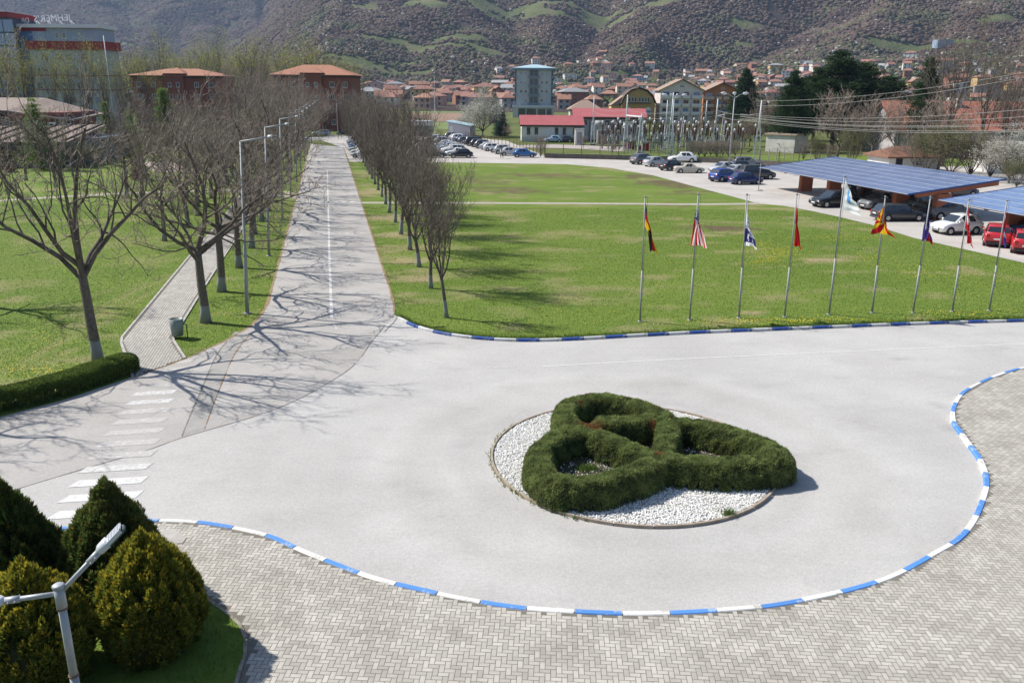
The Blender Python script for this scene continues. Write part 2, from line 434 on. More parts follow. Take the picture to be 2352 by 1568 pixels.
tag(mb.obj('ground', mat('plain_grass', (.085, .11, .035), .95, (.13, .15, .05), (.17, .13, .08), scale=.03, detail=8, spec=.1, coords='Object')), kind='structure')

def sheet(name, poly, z, m, kind='structure', parent=None):
    from mathutils.geometry import tessellate_polygon
    poly = [tuple(map(float, p[:2])) for p in poly]
    tr = tessellate_polygon([[Vector((x, y, 0)) for x, y in poly]])
    fs = []
    for a, b, c in tr:
        (x0, y0), (x1, y1), (x2, y2) = poly[a], poly[b], poly[c]
        cr = (x1 - x0) * (y2 - y0) - (x2 - x0) * (y1 - y0)
        if abs(cr) < 1e-7: continue
        fs.append((a, b, c) if cr > 0 else (a, c, b))
    me = mesh_np(name, [(x, y, z) for x, y in poly], fs, [m])
    o = link(name, me, parent)
    if kind: tag(o, kind=kind)
    return o

# ------------------------------------------------------------------ asphalt
def asphalt_mat(name, lo, hi, dark, gran=1.0):
    m = D.materials.new(name); m.use_nodes = True; nt = m.node_tree; N = nt.nodes; L = nt.links; B = N['Principled BSDF']
    B.inputs['Roughness'].default_value = .86; B.inputs['Specular IOR Level'].default_value = .3
    ge = N.new('ShaderNodeNewGeometry')
    def noise(s, d=4, r=.6, st=None):
        v = ge.outputs['Position']
        if st:
            mp = N.new('ShaderNodeMapping'); mp.inputs['Scale'].default_value = st; L.new(v, mp.inputs[0]); v = mp.outputs[0]
        n = N.new('ShaderNodeTexNoise'); n.inputs['Scale'].default_value = s; n.inputs['Detail'].default_value = d; n.inputs['Roughness'].default_value = r; L.new(v, n.inputs['Vector']); return n.outputs[0]
    def ramp(src, stops):
        c = N.new('ShaderNodeValToRGB'); L.new(src, c.inputs[0]); e = c.color_ramp.elements
        e[0].position, e[0].color = stops[0][0], stops[0][1] + (1,); e[1].position, e[1].color = stops[-1][0], stops[-1][1] + (1,)
        for p, q in stops[1:-1]: x = e.new(p); x.color = q + (1,)
        return c.outputs[0]
    def mul(a_, b_, f=1.0):
        mx = N.new('ShaderNodeMix'); mx.data_type = 'RGBA'; mx.blend_type = 'MULTIPLY'; mx.inputs[0].default_value = f; L.new(a_, mx.inputs[6]); L.new(b_, mx.inputs[7]); return mx.outputs[2]
    base = ramp(noise(.22, 6, .6), [(.35, lo), (.62, hi)])
    st = ramp(noise(.30, 6, .68, (1, 1.9, 1)), [(.30, dark), (.40, (.94, .94, .94)), (.50, (1, 1, 1))])
    g1 = ramp(noise(38, 3, .8), [(.34, (.72, .72, .73)), (.5, (.97, .97, .97)), (.68, (1.22, 1.22, 1.22))])
    g2 = ramp(noise(9, 4, .7), [(.3, (.93, .93, .93)), (.7, (1.06, 1.06, 1.06))])
    c = mul(mul(mul(base, st, .8), g1, .75 * gran), g2)
    # tyre rubber polished into the turning circle round the island and along the through road
    sx = N.new('ShaderNodeVectorMath'); sx.operation = 'DISTANCE'; L.new(ge.outputs['Position'], sx.inputs[0]); sx.inputs[1].default_value = (3.62, 22.75, 0)
    wob = N.new('ShaderNodeMath'); wob.operation = 'MULTIPLY_ADD'; wob.inputs[1].default_value = 2.2; L.new(noise(.25, 3), wob.inputs[0]); L.new(sx.outputs['Value'], wob.inputs[2])
    rings = ramp(wob.outputs[0], [(0, (1, 1, 1)), (1, (1, 1, 1))])
    mr = N.new('ShaderNodeMapRange'); mr.inputs[1].default_value = 5; mr.inputs[2].default_value = 13; L.new(wob.outputs[0], mr.inputs[0])
    rings = ramp(mr.outputs[0], [(0, (1, 1, 1)), (.12, (.93, .93, .93)), (.2, (1, 1, 1)), (.34, (.94, .94, .93)), (.46, (1.02, 1.02, 1.02)), (.62, (.95, .95, .95)), (1, (1, 1, 1))])
    patch = ramp(noise(1.3, 6, .75), [(.24, (.72, .71, .70)), (.33, (1, 1, 1))])
    c = mul(mul(c, rings), patch, .55)
    for (su, sv, rx, ry, dk) in [(2085, 824, 3.6, 1.1, .80), (2155, 930, 1.5, 1.7, .84), (2185, 985, 1.0, 1.6, .86), (1930, 868, 1.8, .8, .90), (2120, 1275, 1.3, .6, .88), (1150, 1075, .8, .6, .90), (1290, 1378, 1.4, .4, .92), (1500, 800, 5, .5, .93), (980, 800, 2, .8, .93), (1080, 762, 1.2, .4, .90), (2300, 800, 4, .6, .90)]:
        px_, py_ = G(su, sv); mp = N.new('ShaderNodeMapping'); mp.vector_type = 'POINT'; mp.inputs['Scale'].default_value = (1 / rx, 1 / ry, 1); mp.inputs['Location'].default_value = (-px_ / rx, -py_ / ry, 0); L.new(ge.outputs['Position'], mp.inputs[0])
        ln = N.new('ShaderNodeVectorMath'); ln.operation = 'LENGTH'; L.new(mp.outputs[0], ln.inputs[0]); wm = N.new('ShaderNodeMath'); wm.operation = 'MULTIPLY_ADD'; wm.inputs[1].default_value = 1.3; L.new(noise(1.1, 5, .7), wm.inputs[0]); L.new(ln.outputs['Value'], wm.inputs[2])
        c = mul(c, ramp(wm.outputs[0], [(.55, (dk, dk, dk)), (1.0, (1, 1, 1))]))
    L.new(c, B.inputs['Base Color'])
    bp = N.new('ShaderNodeBump'); bp.inputs['Strength'].default_value = .55; bp.inputs['Distance'].default_value = .008; L.new(noise(60, 2, .6), bp.inputs['Height']); L.new(bp.outputs[0], B.inputs['Normal'])
    return m
ASPH = asphalt_mat('pale_asphalt', (.395, .385, .374), (.455, .445, .434), (.86, .85, .84))
ASPH2 = asphalt_mat('old_asphalt', (.335, .32, .305), (.395, .38, .365), (.80, .79, .78))
ASPH3 = asphalt_mat('lot_asphalt', (.40, .37, .345), (.47, .445, .42), (.84, .83, .82))

kerb_plaza_px = [(-260, 1262), (-120, 1240), (0, 1226), (70, 1219), (160, 1211), (250, 1198), (345, 1195), (440, 1197), (535, 1211), (620, 1231), (690, 1262), (770, 1294), (860, 1327), (960, 1352), (1070, 1375), (1190, 1394), (1310, 1403), (1430, 1408), (1550, 1406), (1660, 1400), (1770, 1390), (1870, 1372), (1965, 1350), (2040, 1326), (2100, 1297), (2155, 1265), (2205, 1235), (2240, 1190), (2260, 1140), (2267, 1110), (2264, 1085), (2250, 1050), (2228, 1020), (2208, 992), (2192, 970), (2190, 940), (2206, 908), (2240, 884), (2290, 862), (2352, 844), (2470, 822)]
kerb_plaza = catmull([G(u, v, .1) for u, v in kerb_plaza_px], .12)
kerb_lawn_px = [(915, 730), (950, 747), (1000, 762), (1085, 775), (1190, 781), (1300, 779), (1450, 771), (1600, 763), (1750, 757), (1900, 751), (2050, 745), (2200, 740), (2352, 736), (2600, 730)]
kerb_lawn = catmull([G(u, v, .06) for u, v in kerb_lawn_px], .12)
strip_px = [(-500, 1080), (-200, 1010), (0, 958), (150, 918), (305, 866), (430, 823), (520, 782), (575, 750), (601, 722), (614, 698), (621, 675)]
strip = [G(*p) for p in strip_px]
roadL = [G(643, 593.5), G(713.5, 330)]; roadR = [G(789, 339), G(868, 582), G(882, 622), G(896, 665), G(905, 700), G(906, 722), G(915, 731)]
main_poly = strip + roadL + roadR + [tuple(p) for p in kerb_lawn[::6]] + [(48, 38.9), (48, 8), (-40, 8), (-40, 20)]
tag(sheet('forecourt_asphalt', main_poly, .010, ASPH), kind='structure')
# the older avenue surface lies over it and ends at the curved joint
joint_px = [(884, 748), (868, 768), (850, 790), (828, 822), (800, 850), (745, 885), (690, 915), (620, 945), (540, 970), (420, 1005), (330, 1037), (200, 1075), (100, 1105), (0, 1135), (-150, 1175)]
joint = catmull([G(*p) for p in joint_px], .3)
road_poly = strip + roadL + roadR[:-1] + [G(896, 735)] + [tuple(p) for p in joint[::3]]
tag(sheet('avenue', road_poly, .0145, ASPH2), kind='structure')
# parking area and access road behind the lawn
lotedge = [(803, 372), (950, 373), (1050, 373.5), (1200, 376), (1300, 377.5), (1400, 386), (1500, 403), (1600, 430), (1680, 451), (1742, 468), (1800, 473), (1860, 484), (1930, 499), (2000, 516), (2100, 547), (2230, 576), (2352, 604), (2500, 645)]
le = [G(*p) for p in lotedge]
lot_poly = le + [(44, 46), (110, 60), (110, 126), (60, 129.5), (35, 131.5), (24, 134), (6.2, 140.0), (3, 158), (-1.5, 187), (-14, 205), (-44, 205), (-44, 190)] + [G(790, 341)]
tag(sheet('parking_asphalt', lot_poly, .012, ASPH3), kind='structure')
crossroad = [(-75, 172), (-30, 188), (-30, 196), (-75, 196)]
tag(sheet('crossing_road', crossroad, .016, ASPH2), kind='structure')

CRACK = mat('joint_dirt', (.14, .13, .115), .95, (.24, .22, .20), scale=3)
def ribbon(name, P, w, z, m, kind='structure', jitter=0., seed=0, parent=None):
    P = np.asarray(P, float); t = np.gradient(P, axis=0); t /= np.linalg.norm(t, axis=1)[:, None] + 1e-9; n = np.stack([-t[:, 1], t[:, 0]], 1)
    r = np.random.RandomState(seed); ww = w * (1 + jitter * (r.rand(len(P)) - .5) * 2)
    a = P + n * ww[:, None] / 2; b = P - n * ww[:, None] / 2; k = len(P)
    v = np.c_[np.r_[a, b], np.full(2 * k, z)]; i = np.arange(k - 1)
    o = link(name, mesh_np(name, v, np.stack([i + k, i + k + 1, i + 1, i], 1), [m]), parent)
    if kind: tag(o, kind=kind)
    return o
ribbon('asphalt_joint', joint, .028, .019, CRACK, jitter=.8)
rj = catmull([G(*p) for p in [(912, 729), (905, 740), (893, 752), (884, 762)]], .2); ribbon('asphalt_joint', rj, .05, .0192, CRACK, jitter=.6)
drain = mat('drain_channel', (.27, .26, .25), .9, (.33, .32, .30), scale=2.5, bump=.3)
c1 = catmull([G(*p) for p in [(540, 762), (500, 812), (470, 878), (435, 960), (418, 1003)]], .3)
c2 = catmull([G(*p) for p in [(574, 768), (540, 812), (518, 860), (492, 925), (470, 986)]], .3)
tag(sheet('drain_channel', [tuple(p) for p in c1] + [tuple(p) for p in c2[::-1]], .0175, drain), kind='structure')
ribbon('channel_joint', c1, .045, .0205, CRACK, jitter=.5); ribbon('channel_joint', c2, .035, .0205, mat('rusty_dirt', (.22, .15, .09), .95), jitter=.8)

# ------------------------------------------------------------------ painted lines
def road_paint(name, wear):
    m = D.materials.new(name); m.use_nodes = True; nt = m.node_tree; N = nt.nodes; L = nt.links; B = N['Principled BSDF']
    B.inputs['Roughness'].default_value = .7
    ge = N.new('ShaderNodeNewGeometry'); n = N.new('ShaderNodeTexNoise'); n.inputs['Scale'].default_value = 7; n.inputs['Detail'].default_value = 7; n.inputs['Roughness'].default_value = .75; L.new(ge.outputs['Position'], n.inputs['Vector'])
    c = N.new('ShaderNodeValToRGB'); L.new(n.outputs[0], c.inputs[0]); e = c.color_ramp.elements
    e[0].position = wear - .10; e[0].color = (.39, .375, .36, 1); e[1].position = wear + .10; e[1].color = (.56, .56, .555, 1)
    L.new(c.outputs[0], B.inputs['Base Color']); return m
PT = road_paint('white_road_paint', .40); PT2 = road_paint('worn_road_paint', .50); PT3 = road_paint('faded_road_paint', .60)
ribbon('centre_line', resample(np.array([G(762, 730), G(757, 600), G(752, 392)]), .5), .15, .0195, PT)
ribbon('turn_line', resample(np.array([G(766, 745), G(775, 760)]), .5), .12, .0195, PT3)
ribbon('edge_line', catmull([G(*p) for p in [(1245, 842), (1400, 833.5), (1600, 823), (1850, 812), (2100, 801), (2352, 790), (2500, 783)]], .5), .10, .016, PT)
for a, b in [((860, 806), (918, 818)), ((975, 829), (1035, 837.5)), ((1100, 843), (1183, 844.5))]:
    ribbon('edge_line_dash', resample(np.array([G(*a), G(*b)]), .3), .09, .016, PT2)
for k in range(15):
    yy = 18.95 + .88 * k; t = (yy - 18.87) / 8.0
    l0 = np.array(G(105, 1198)); l1 = np.array(G(268, 957)); r0 = np.array(G(292, 1192)); r1 = np.array(G(382, 940))
    fl = l0 + (l1 - l0) * (yy - l0[1]) / (l1[1] - l0[1]); fr = r0 + (r1 - r0) * (yy - r0[1]) / (r1[1] - r0[1])
    if k > 10: fr = fr + np.array([.2, 0]); fl = fl + np.array([.5, 0])
    skew = .30
    q = [(fl[0], fl[1] - .22), (fr[0], fr[1] - .22 + skew), (fr[0] + .05, fr[1] + .22 + skew), (fl[0] + .12, fl[1] + .22)]
    sheet('crossing_stripe', q, .0195, PT if k < 3 else (PT2 if k in (3, 9, 10) else PT3))
d_ = np.array([-.2136, .977]); n_ = np.array([.977, .2136])
def roadx(yy, f):   # a point across the avenue, f from left edge 0 to right edge 1
    l = np.array([-12.98, 43.11]) + d_ * (yy - 43.11) / .977; return l + n_ * 6.3 * f
for yv, c0 in ((467, 7), (541, 10)):
    yy = G(755, yv)[1]
    for i in range(c0):
        f0 = .06 + i * .9 / c0
        a = roadx(yy, f0); b = roadx(yy, f0 + .5 / c0)
        sheet('crossing_mark', [tuple(a - d_ * .35), tuple(b - d_ * .35), tuple(b + d_ * .35), tuple(a + d_ * .35)], .0195, PT if yv == 467 else PT3)
ribbon('stop_line', resample(np.array([G(1560, 356.5), G(1562, 356)]), .2), .1, .016, PT3)
for a, b in [((1775, 425), (1800, 436)), ((1690, 428), (1716, 424)), ((1500, 381), (1560, 399)), ((1760, 452), (1930, 463)), ((1090, 347), (1180, 352)), ((1090, 330), (1180, 345))]:
    ribbon('bay_line', resample(np.array([G(*a), G(*b)]), .8), .12, .0165, PT3)

# footpaths
SLAB = mat('path_concrete', (.30, .27, .22), .9, (.38, .35, .30), scale=1.2, detail=6, bump=.3)
ribbon('lawn_path', catmull([G(*p) for p in [(830, 466), (1100, 466.5), (1400, 468), (1600, 469.5), (1745, 468)]], 1.), 1.25, .012, SLAB)
ribbon('left_lawn_path', catmull([G(*p) for p in [(-250, 476), (0, 461), (180, 450), (300, 444), (430, 440), (530, 438), (700, 457)]], 1.), 1.35, .012, SLAB)
ribbon('verge_path', catmull([G(*p) for p in [(655, 440), (700, 458)]], 1.), .8, .013, SLAB)
ribbon('garden_path', catmull([G(*p) for p in [(330, 372), (370, 378), (390, 390), (440, 392)]], 1.), 4.5, .012, mat('pink_gravel_path', (.36, .29, .25), .95, (.43, .36, .32), scale=1))
EDGE = mat('edging_concrete', (.33, .32, .30), .9, (.42, .41, .39), scale=3)
pathL_px = [(305, 866), (292, 827), (276, 781), (432, 593), (510, 505), (560, 440), (600, 395)]
pathR_px = [(425, 824), (396, 779), (452, 688), (499, 614), (534, 561), (585, 480), (625, 410)]
pathL = np.array([G(*p) for p in pathL_px]); pathR = np.array([G(*p) for p in pathR_px])
path_poly = [tuple(p) for p in pathL] + [tuple(p) for p in pathR[::-1]]
tag(sheet('walkway_bed', path_poly, .0362, mat('joint_sand', (.12, .11, .09), .95, (.17, .155, .13), scale=6)), kind='structure')
for nm, P in (('walkway_edging', pathL), ('walkway_edging', pathR)):
    o = thing(nm, (0, 0, 0), 'x', 'x'); del o['label']; del o['category']; tag(o, kind='structure')
    Q = resample(P, .98)
    m_ = MB(); m_.box(0, .96, -.05, .05, 0, .06); me = m_.mesh('edging_stone', EDGE)
    for i in range(min(len(Q) - 1, 60)):
        a, b = Q[i], Q[i + 1]; e = link('edging_stone', me, o, (a[0], a[1], 0), math.atan2(b[1] - a[1], b[0] - a[0]))
# thin dirt and leaf line where the verge meets the avenue
ribbon('verge_edge_dirt', resample(np.array(strip[4:] + roadL), .4), .14, .0198, mat('leaf_dirt', (.20, .13, .07), .95, (.30, .22, .12), scale=6), jitter=.6, seed=3)
ribbon('verge_edge_dirt', resample(np.array(roadR[:-1]), .4), .12, .0198, mat('leaf_dirt', (.2, .13, .07)), jitter=.6, seed=4)

# ------------------------------------------------------------------ kerbs
def kerb_paint(name, c, worn):
    return mat(name, c, .6, tuple(x * .93 + .01 for x in c), worn, scale=5, detail=8, bump=.25, bscale=30, mid=.45, spread=.10, objrand=.08)
KB = kerb_paint('blue_kerb_paint', (.075, .23, .58), (.26, .37, .56)); KW = kerb_paint('white_kerb_paint', (.68, .68, .66), (.46, .44, .40))
KB2 = kerb_paint('dark_blue_kerb_paint', (.02, .07, .30), (.20, .24, .32)); KW2 = kerb_paint('grey_white_kerb_paint', (.55, .56, .57), (.34, .33, .32))
def kerb(name, P, step, w, h, blue, white, start=0):
    o = link(name, None, None, (0, 0, 0)); tag(o, kind='structure')
    Q = resample(P, .1); n = max(1, int(round(step / .1)))
    k = start; i = 0
    while i + 2 < len(Q):
        seg = Q[i:min(i + n + 1, len(Q))]
        if len(seg) < 3: break
        t = np.gradient(seg, axis=0); t /= np.linalg.norm(t, axis=1)[:, None]; nn = np.stack([-t[:, 1], t[:, 0]], 1)
        c = seg.mean(0); j = rnd.uniform(-.006, .006)
        seg = seg - c; seg = seg.copy(); seg[0] += t[0] * .013; seg[-1] -= t[-1] * .013
        sub = [0, len(seg) // 3, 2 * len(seg) // 3, len(seg) - 1]
        vs = []
        for s_ in sub:
            p, q = seg[s_], nn[s_]
            for off, z in ((-w / 2, -.05), (-w / 2, h - .02), (-w / 2 + .018, h), (w / 2 - .018, h), (w / 2, h - .02), (w / 2, -.05)):
                vs.append((p[0] + q[0] * off, p[1] + q[1] * off, z))
        fs = [(a * 6 + b, a * 6 + b + 1, (a + 1) * 6 + b + 1, (a + 1) * 6 + b) for a in range(3) for b in range(5)] + [(0, 1, 2, 3, 4, 5), (18, 19, 20, 21, 22, 23)]
        m_ = MB(); m_.add(vs, fs); link('kerb_stone', m_.mesh('kerb_stone', blue if k % 2 else white), o, (c[0], c[1], j))
        k += 1; i += n
    return o
kerb('plaza_kerb', kerb_plaza, 1.03, .15, .12, KB, KW)
kerb('lawn_kerb', kerb_lawn, 1.05, .14, .13, KB2, KW2, 0)

# ------------------------------------------------------------------ herringbone paving of the plaza
bed_px = 0
off = kerb_plaza
plaza_poly = [tuple(p) for p in off[::4]] + [(32, 30.5), (32, 9.5), (-16, 9.5), (-16, 15.5)]
SAND = mat('paver_joint_sand', (.13, .12, .10), .95, (.18, .165, .14), scale=5)
tag(sheet('plaza_bed', [tuple(p) for p in off[::4]] + [(34, 31), (34, 6), (-18, 6), (-18, 15.5)], .0982, SAND), kind='structure')
PAV = mat('grey_pavers', (.33, .31, .275), .88, (.43, .41, .37), scale=.9, detail=8, attr='tint', attr_amt=.16, objrand=0., bump=.35, bscale=50, spread=.16)
PAVO = mat('grey_pavers_single', (.33, .31, .275), .88, (.43, .41, .37), scale=.9, detail=8, objrand=.14, bump=.35, bscale=50, spread=.16)
for m_ in (PAV, PAVO):       # world coordinates so that single pavers and the rest share one stain pattern
    nt = m_.node_tree; ge = nt.nodes.new('ShaderNodeNewGeometry')
    for l in list(nt.links):
        if l.from_node.bl_idname == 'ShaderNodeTexCoord': nt.links.new(ge.outputs['Position'], l.to_socket)
bed_px = [(410, 1330), (440, 1352), (478, 1378), (510, 1400), (545, 1428), (563, 1460), (565, 1495), (555, 1530), (542, 1568), (530, 1640)]
bedP = catmull([G(u, v, .09) for u, v in bed_px], .15)
bed_poly = [tuple(p) for p in bedP] + [(-30, 9), (-30, 17.5), G(60, 1262, .09), G(150, 1290, .09), G(230, 1300, .09), G(330, 1318, .09)]
CW = .105
def herring(x0, x1, y0, y1, rot, test, wj=.0065):
    ca, sa = math.cos(rot), math.sin(rot)
    R_ = math.hypot(x1 - x0, y1 - y0) / 2; cx, cyy = (x0 + x1) / 2, (y0 + y1) / 2; n = int(R_ / CW) + 3
    i, j = np.meshgrid(np.arange(-n, n), np.arange(-n, n)); k = (i - j) % 4
    res = []
    for hv in (0, 1):
        s_ = (k == (0 if hv == 0 else 3)); ii, jj = i[s_], j[s_]
        lx = (ii + (1 if hv == 0 else .5)) * CW; ly = (jj + (.5 if hv == 0 else 1)) * CW
        wx = cx + lx * ca - ly * sa; wy = cyy + lx * sa + ly * ca
        ok = test(wx, wy); res.append((wx[ok], wy[ok], hv))
    return res
def brick_arrays(wx, wy, hv, rot, z0, h, r):
    hx, hy = (CW - .0055, CW / 2 - .0055) if hv == 0 else (CW / 2 - .0055, CW - .0055)
    ca, sa = math.cos(rot), math.sin(rot); n = len(wx)
    lo = [(-hx, -hy), (hx, -hy), (hx, hy), (-hx, hy)]; k = .0015
    hi = [(-hx + k, -hy + k), (hx - k, -hy + k), (hx - k, hy - k), (-hx + k, hy - k)]
    V8 = np.zeros((n, 8, 3)); dz = r.rand(n) * .0015; tx = (r.rand(n) - .5) * .008; ty = (r.rand(n) - .5) * .008
    for q, (a, b) in enumerate(lo + hi):
        V8[:, q, 0] = wx + a * ca - b * sa; V8[:, q, 1] = wy + a * sa + b * ca
        V8[:, q, 2] = z0 if q < 4 else z0 + h + dz + tx * a + ty * b
    F = np.array([(4, 5, 6, 7), (0, 1, 5, 4), (1, 2, 6, 5), (2, 3, 7, 6), (3, 0, 4, 7)])
    FF = (np.arange(n)[:, None, None] * 8 + F[None]).reshape(-1, 4)
    return V8.reshape(-1, 3), FF, np.repeat(r.rand(n), 5)
def test_plaza(x, y):
    ok = in_poly(x, y, plaza_poly) & ~in_poly(x, y, bed_poly) & (y > 9.6)
    u, v = proj(x, y, np.full(x.shape, .1)); ok &= (u > -260) & (u < 2620) & (v < 1760)
    w = np.where(ok)[0]; d = dist_poly(x[w], y[w], kerb_plaza[::3]); ok[w[d < .125]] = False
    w = np.where(ok)[0]; d = dist_poly(x[w], y[w], bedP[::2]); ok[w[d < .13]] = False
    return ok
hr = herring(-16, 32, 9, 32, math.radians(-3), test_plaza)
paving = link('plaza_paving', None); tag(paving, kind='structure')
allx = np.concatenate([h[0] for h in hr]); ally = np.concatenate([h[1] for h in hr]); hvs = np.concatenate([np.full(len(h[0]), h[2]) for h in hr])
u, v = proj(allx, ally, np.full(allx.shape, .1)); inview = (u > 20) & (u < 2332) & (v < 1556)
order = np.argsort(np.where(inview, np.hypot(allx, ally), 1e9))[:300]; single = np.zeros(len(allx), bool); single[order] = True
Vs, Fs, Ts = [], [], []; base = 0
for hv in (0, 1):
    s_ = (hvs == hv) & ~single; a, b, t = brick_arrays(allx[s_], ally[s_], hv, math.radians(-3), .07, .03, nrs); Vs.append(a); Fs.append(b + base); Ts.append(t); base += len(a)
o = link('pavers', mesh_np('pavers', np.concatenate(Vs), np.concatenate(Fs), [PAV], attrs={'tint': ('FACE', np.concatenate(Ts))}), paving); tag(o, kind='stuff')
pm = []
for hv in (0, 1):
    a, b, t = brick_arrays(np.zeros(1), np.zeros(1), hv, 0, 0, .03, nrs); pm.append(mesh_np('paver', a, b, [PAVO]))
for i in order:
    link('paver', pm[int(hvs[i])], paving, (allx[i], ally[i], .07 + rnd.uniform(-.0015, .0015)), math.radians(-3))

# walkway bricks on the left path, laid in courses
wdir = pathL[3] - pathL[2]; wr = math.atan2(wdir[1], wdir[0])
def courses(poly, P1, P2, rot, n=2000, maxy=62):
    ca, sa = math.cos(rot), math.sin(rot); cx, cyy = P1[2]
    i, j = np.meshgrid(np.arange(-60, 230), np.arange(-60, 60)); lx = (i + .5 * (j % 2)) * .22 + .11; ly = j * .115
    wx = cx + lx * ca - ly * sa; wy = cyy + lx * sa + ly * ca
    wx, wy = wx.ravel(), wy.ravel(); ok = in_poly(wx, wy, poly) & (wy < maxy); wx, wy = wx[ok], wy[ok]
    d = np.minimum(dist_poly(wx, wy, P1), dist_poly(wx, wy, P2)); ok = d > .12
    return wx[ok], wy[ok]
bx, by = courses(path_poly, pathL, pathR, wr)
walk = link('walkway_paving', None); tag(walk, kind='structure')
o_ = np.argsort(np.hypot(bx, by)); near = o_[:300]; rest = o_[300:]
a, b, t = brick_arrays(bx[rest], by[rest], 0, wr, .008, .03, nrs)
PAV2 = mat('walkway_pavers', (.35, .335, .31), .88, (.45, .43, .40), scale=.8, detail=8, attr='tint', attr_amt=.15, bump=.3, bscale=50)
tag(link('pavers', mesh_np('pavers', a, b, [PAV2], attrs={'tint': ('FACE', t)}), walk), kind='stuff')
PAV3 = mat('walkway_pavers_single', (.37, .355, .33), .88, objrand=.13, bump=.3, bscale=50)
a, b, t = brick_arrays(np.zeros(1), np.zeros(1), 0, 0, 0, .03, nrs); me = mesh_np('paver', a, b, [PAV3])
for i in near: link('paver', me, walk, (bx[i], by[i], .008), wr)

# planting bed in the corner and its concrete edging
tag(sheet('planting_bed', bed_poly, .106, LAWN), kind='structure')
o = link('bed_edging', None); tag(o, kind='structure')
Q = resample(bedP, .5); m_ = MB(); m_.box(0, .49, -.035, .035, 0, .052); me = m_.mesh('edging_stone', mat('dirty_edging', (.20, .175, .14), .95, (.31, .28, .24), scale=4, detail=7))
for i in range(len(Q) - 1):
    a, b = Q[i], Q[i + 1]; link('edging_stone', me, o, (a[0], a[1], .07 + rnd.uniform(-.005, .005)), math.atan2(b[1] - a[1], b[0] - a[0]))
# pale cement patch and manhole in the paving
tag(sheet('cement_patch', [G(u, v, .11) for u, v in [(372, 1218), (392, 1213), (412, 1222), (428, 1234), (420, 1246), (398, 1248), (378, 1238)]], .112, mat('cement_patch', (.42, .40, .37), .9, (.33, .31, .29), scale=4)), kind='structure')
# ================================================================== plants
def leaf_mat(name, c1, c2, c3=None, sub='same', scale=1.2, rough=.75, attr='tint', amt=.35, mid=.5):
    return mat(name, c1, rough, c2, c3, scale=scale, detail=5, attr=attr, attr_amt=amt, spec=.25, sub=sub, mid=mid)
BARK = mat('grey_brown_bark', (.085, .07, .055), .95, (.17, .145, .12), scale=9, detail=6, bump=.8, bscale=30)
BARK2 = mat('limb_bark', (.055, .044, .036), .95, (.15, .125, .105), scale=2.2, detail=6, bump=.5, bscale=25)
TWIG = mat('grey_brown_twigs', (.095, .066, .050), .9, (.42, .35, .30), scale=3.5, detail=6)  # pale end of the noise paints bright highlights onto the twigs
TWIG2 = mat('dark_twigs', (.07, .055, .045), .9, (.26, .215, .18), scale=3.5, detail=4)
def limed_bark():
    m = mat('limewashed_bark', (.085, .07, .055), .95, (.17, .145, .12), scale=9, detail=6, bump=.8, bscale=30)
    nt = m.node_tree; N = nt.nodes; L = nt.links; B = N['Principled BSDF']
    ge = N.new('ShaderNodeTexCoord'); sp = N.new('ShaderNodeSeparateXYZ'); L.new(ge.outputs['Object'], sp.inputs[0])
    nz = N.new('ShaderNodeTexNoise'); nz.inputs['Scale'].default_value = 9; L.new(ge.outputs['Object'], nz.inputs['Vector'])
    ad = N.new('ShaderNodeMath'); ad.operation = 'MULTIPLY_ADD'; ad.inputs[1].default_value = .35; L.new(nz.outputs[0], ad.inputs[0]); L.new(sp.outputs['Z'], ad.inputs[2])
    lt = N.new('ShaderNodeMath'); lt.operation = 'LESS_THAN'; lt.inputs[1].default_value = 1.05; L.new(ad.outputs[0], lt.inputs[0])
    mul = N.new('ShaderNodeMath'); mul.operation = 'MULTIPLY'; mul.inputs[1].default_value = .8; L.new(lt.outputs[0], mul.inputs[0])
    src = B.inputs['Base Color'].links[0].from_socket
    mx = N.new('ShaderNodeMix'); mx.data_type = 'RGBA'; L.new(mul.outputs[0], mx.inputs[0]); L.new(src, mx.inputs[6]); mx.inputs[7].default_value = (.27, .28, .28, 1)
    L.new(mx.outputs[2], B.inputs['Base Color']); return m
LIMED = limed_bark()

def rvec(r): 
    v = Vector((r.gauss(0, 1), r.gauss(0, 1), r.gauss(0, 1))); return v.normalized()
class Twigs:
    """fast 3-sided twig tubes collected with numpy"""
    def __init__(s): s.a = []; s.b = []; s.ra = []; s.rb = []
    def seg(s, a, b, ra, rb): s.a.append(tuple(a)); s.b.append(tuple(b)); s.ra.append(ra); s.rb.append(rb)
    def arrays(s, n=3):
        A = np.array(s.a); B_ = np.array(s.b); d = B_ - A; L_ = np.linalg.norm(d, axis=1, keepdims=True) + 1e-9; d = d / L_
        ref = np.where(np.abs(d[:, 2:3]) < .9, np.array([[0, 0, 1.]]), np.array([[1., 0, 0]]))
        x = np.cross(d, ref); x /= np.linalg.norm(x, axis=1, keepdims=True); y = np.cross(d, x)
        ra = np.array(s.ra)[:, None]; rb = np.array(s.rb)[:, None]; V = np.zeros((len(A), 2 * n, 3))
        for k in range(n):
            an = 2 * math.pi * k / n; o = x * math.cos(an) + y * math.sin(an)
            V[:, k] = A + o * ra; V[:, n + k] = B_ + o * rb
        F = np.array([(k, (k + 1) % n, n + (k + 1) % n, n + k) for k in range(n)])
        return V.reshape(-1, 3), (np.arange(len(A))[:, None, None] * 2 * n + F[None]).reshape(-1, 4)

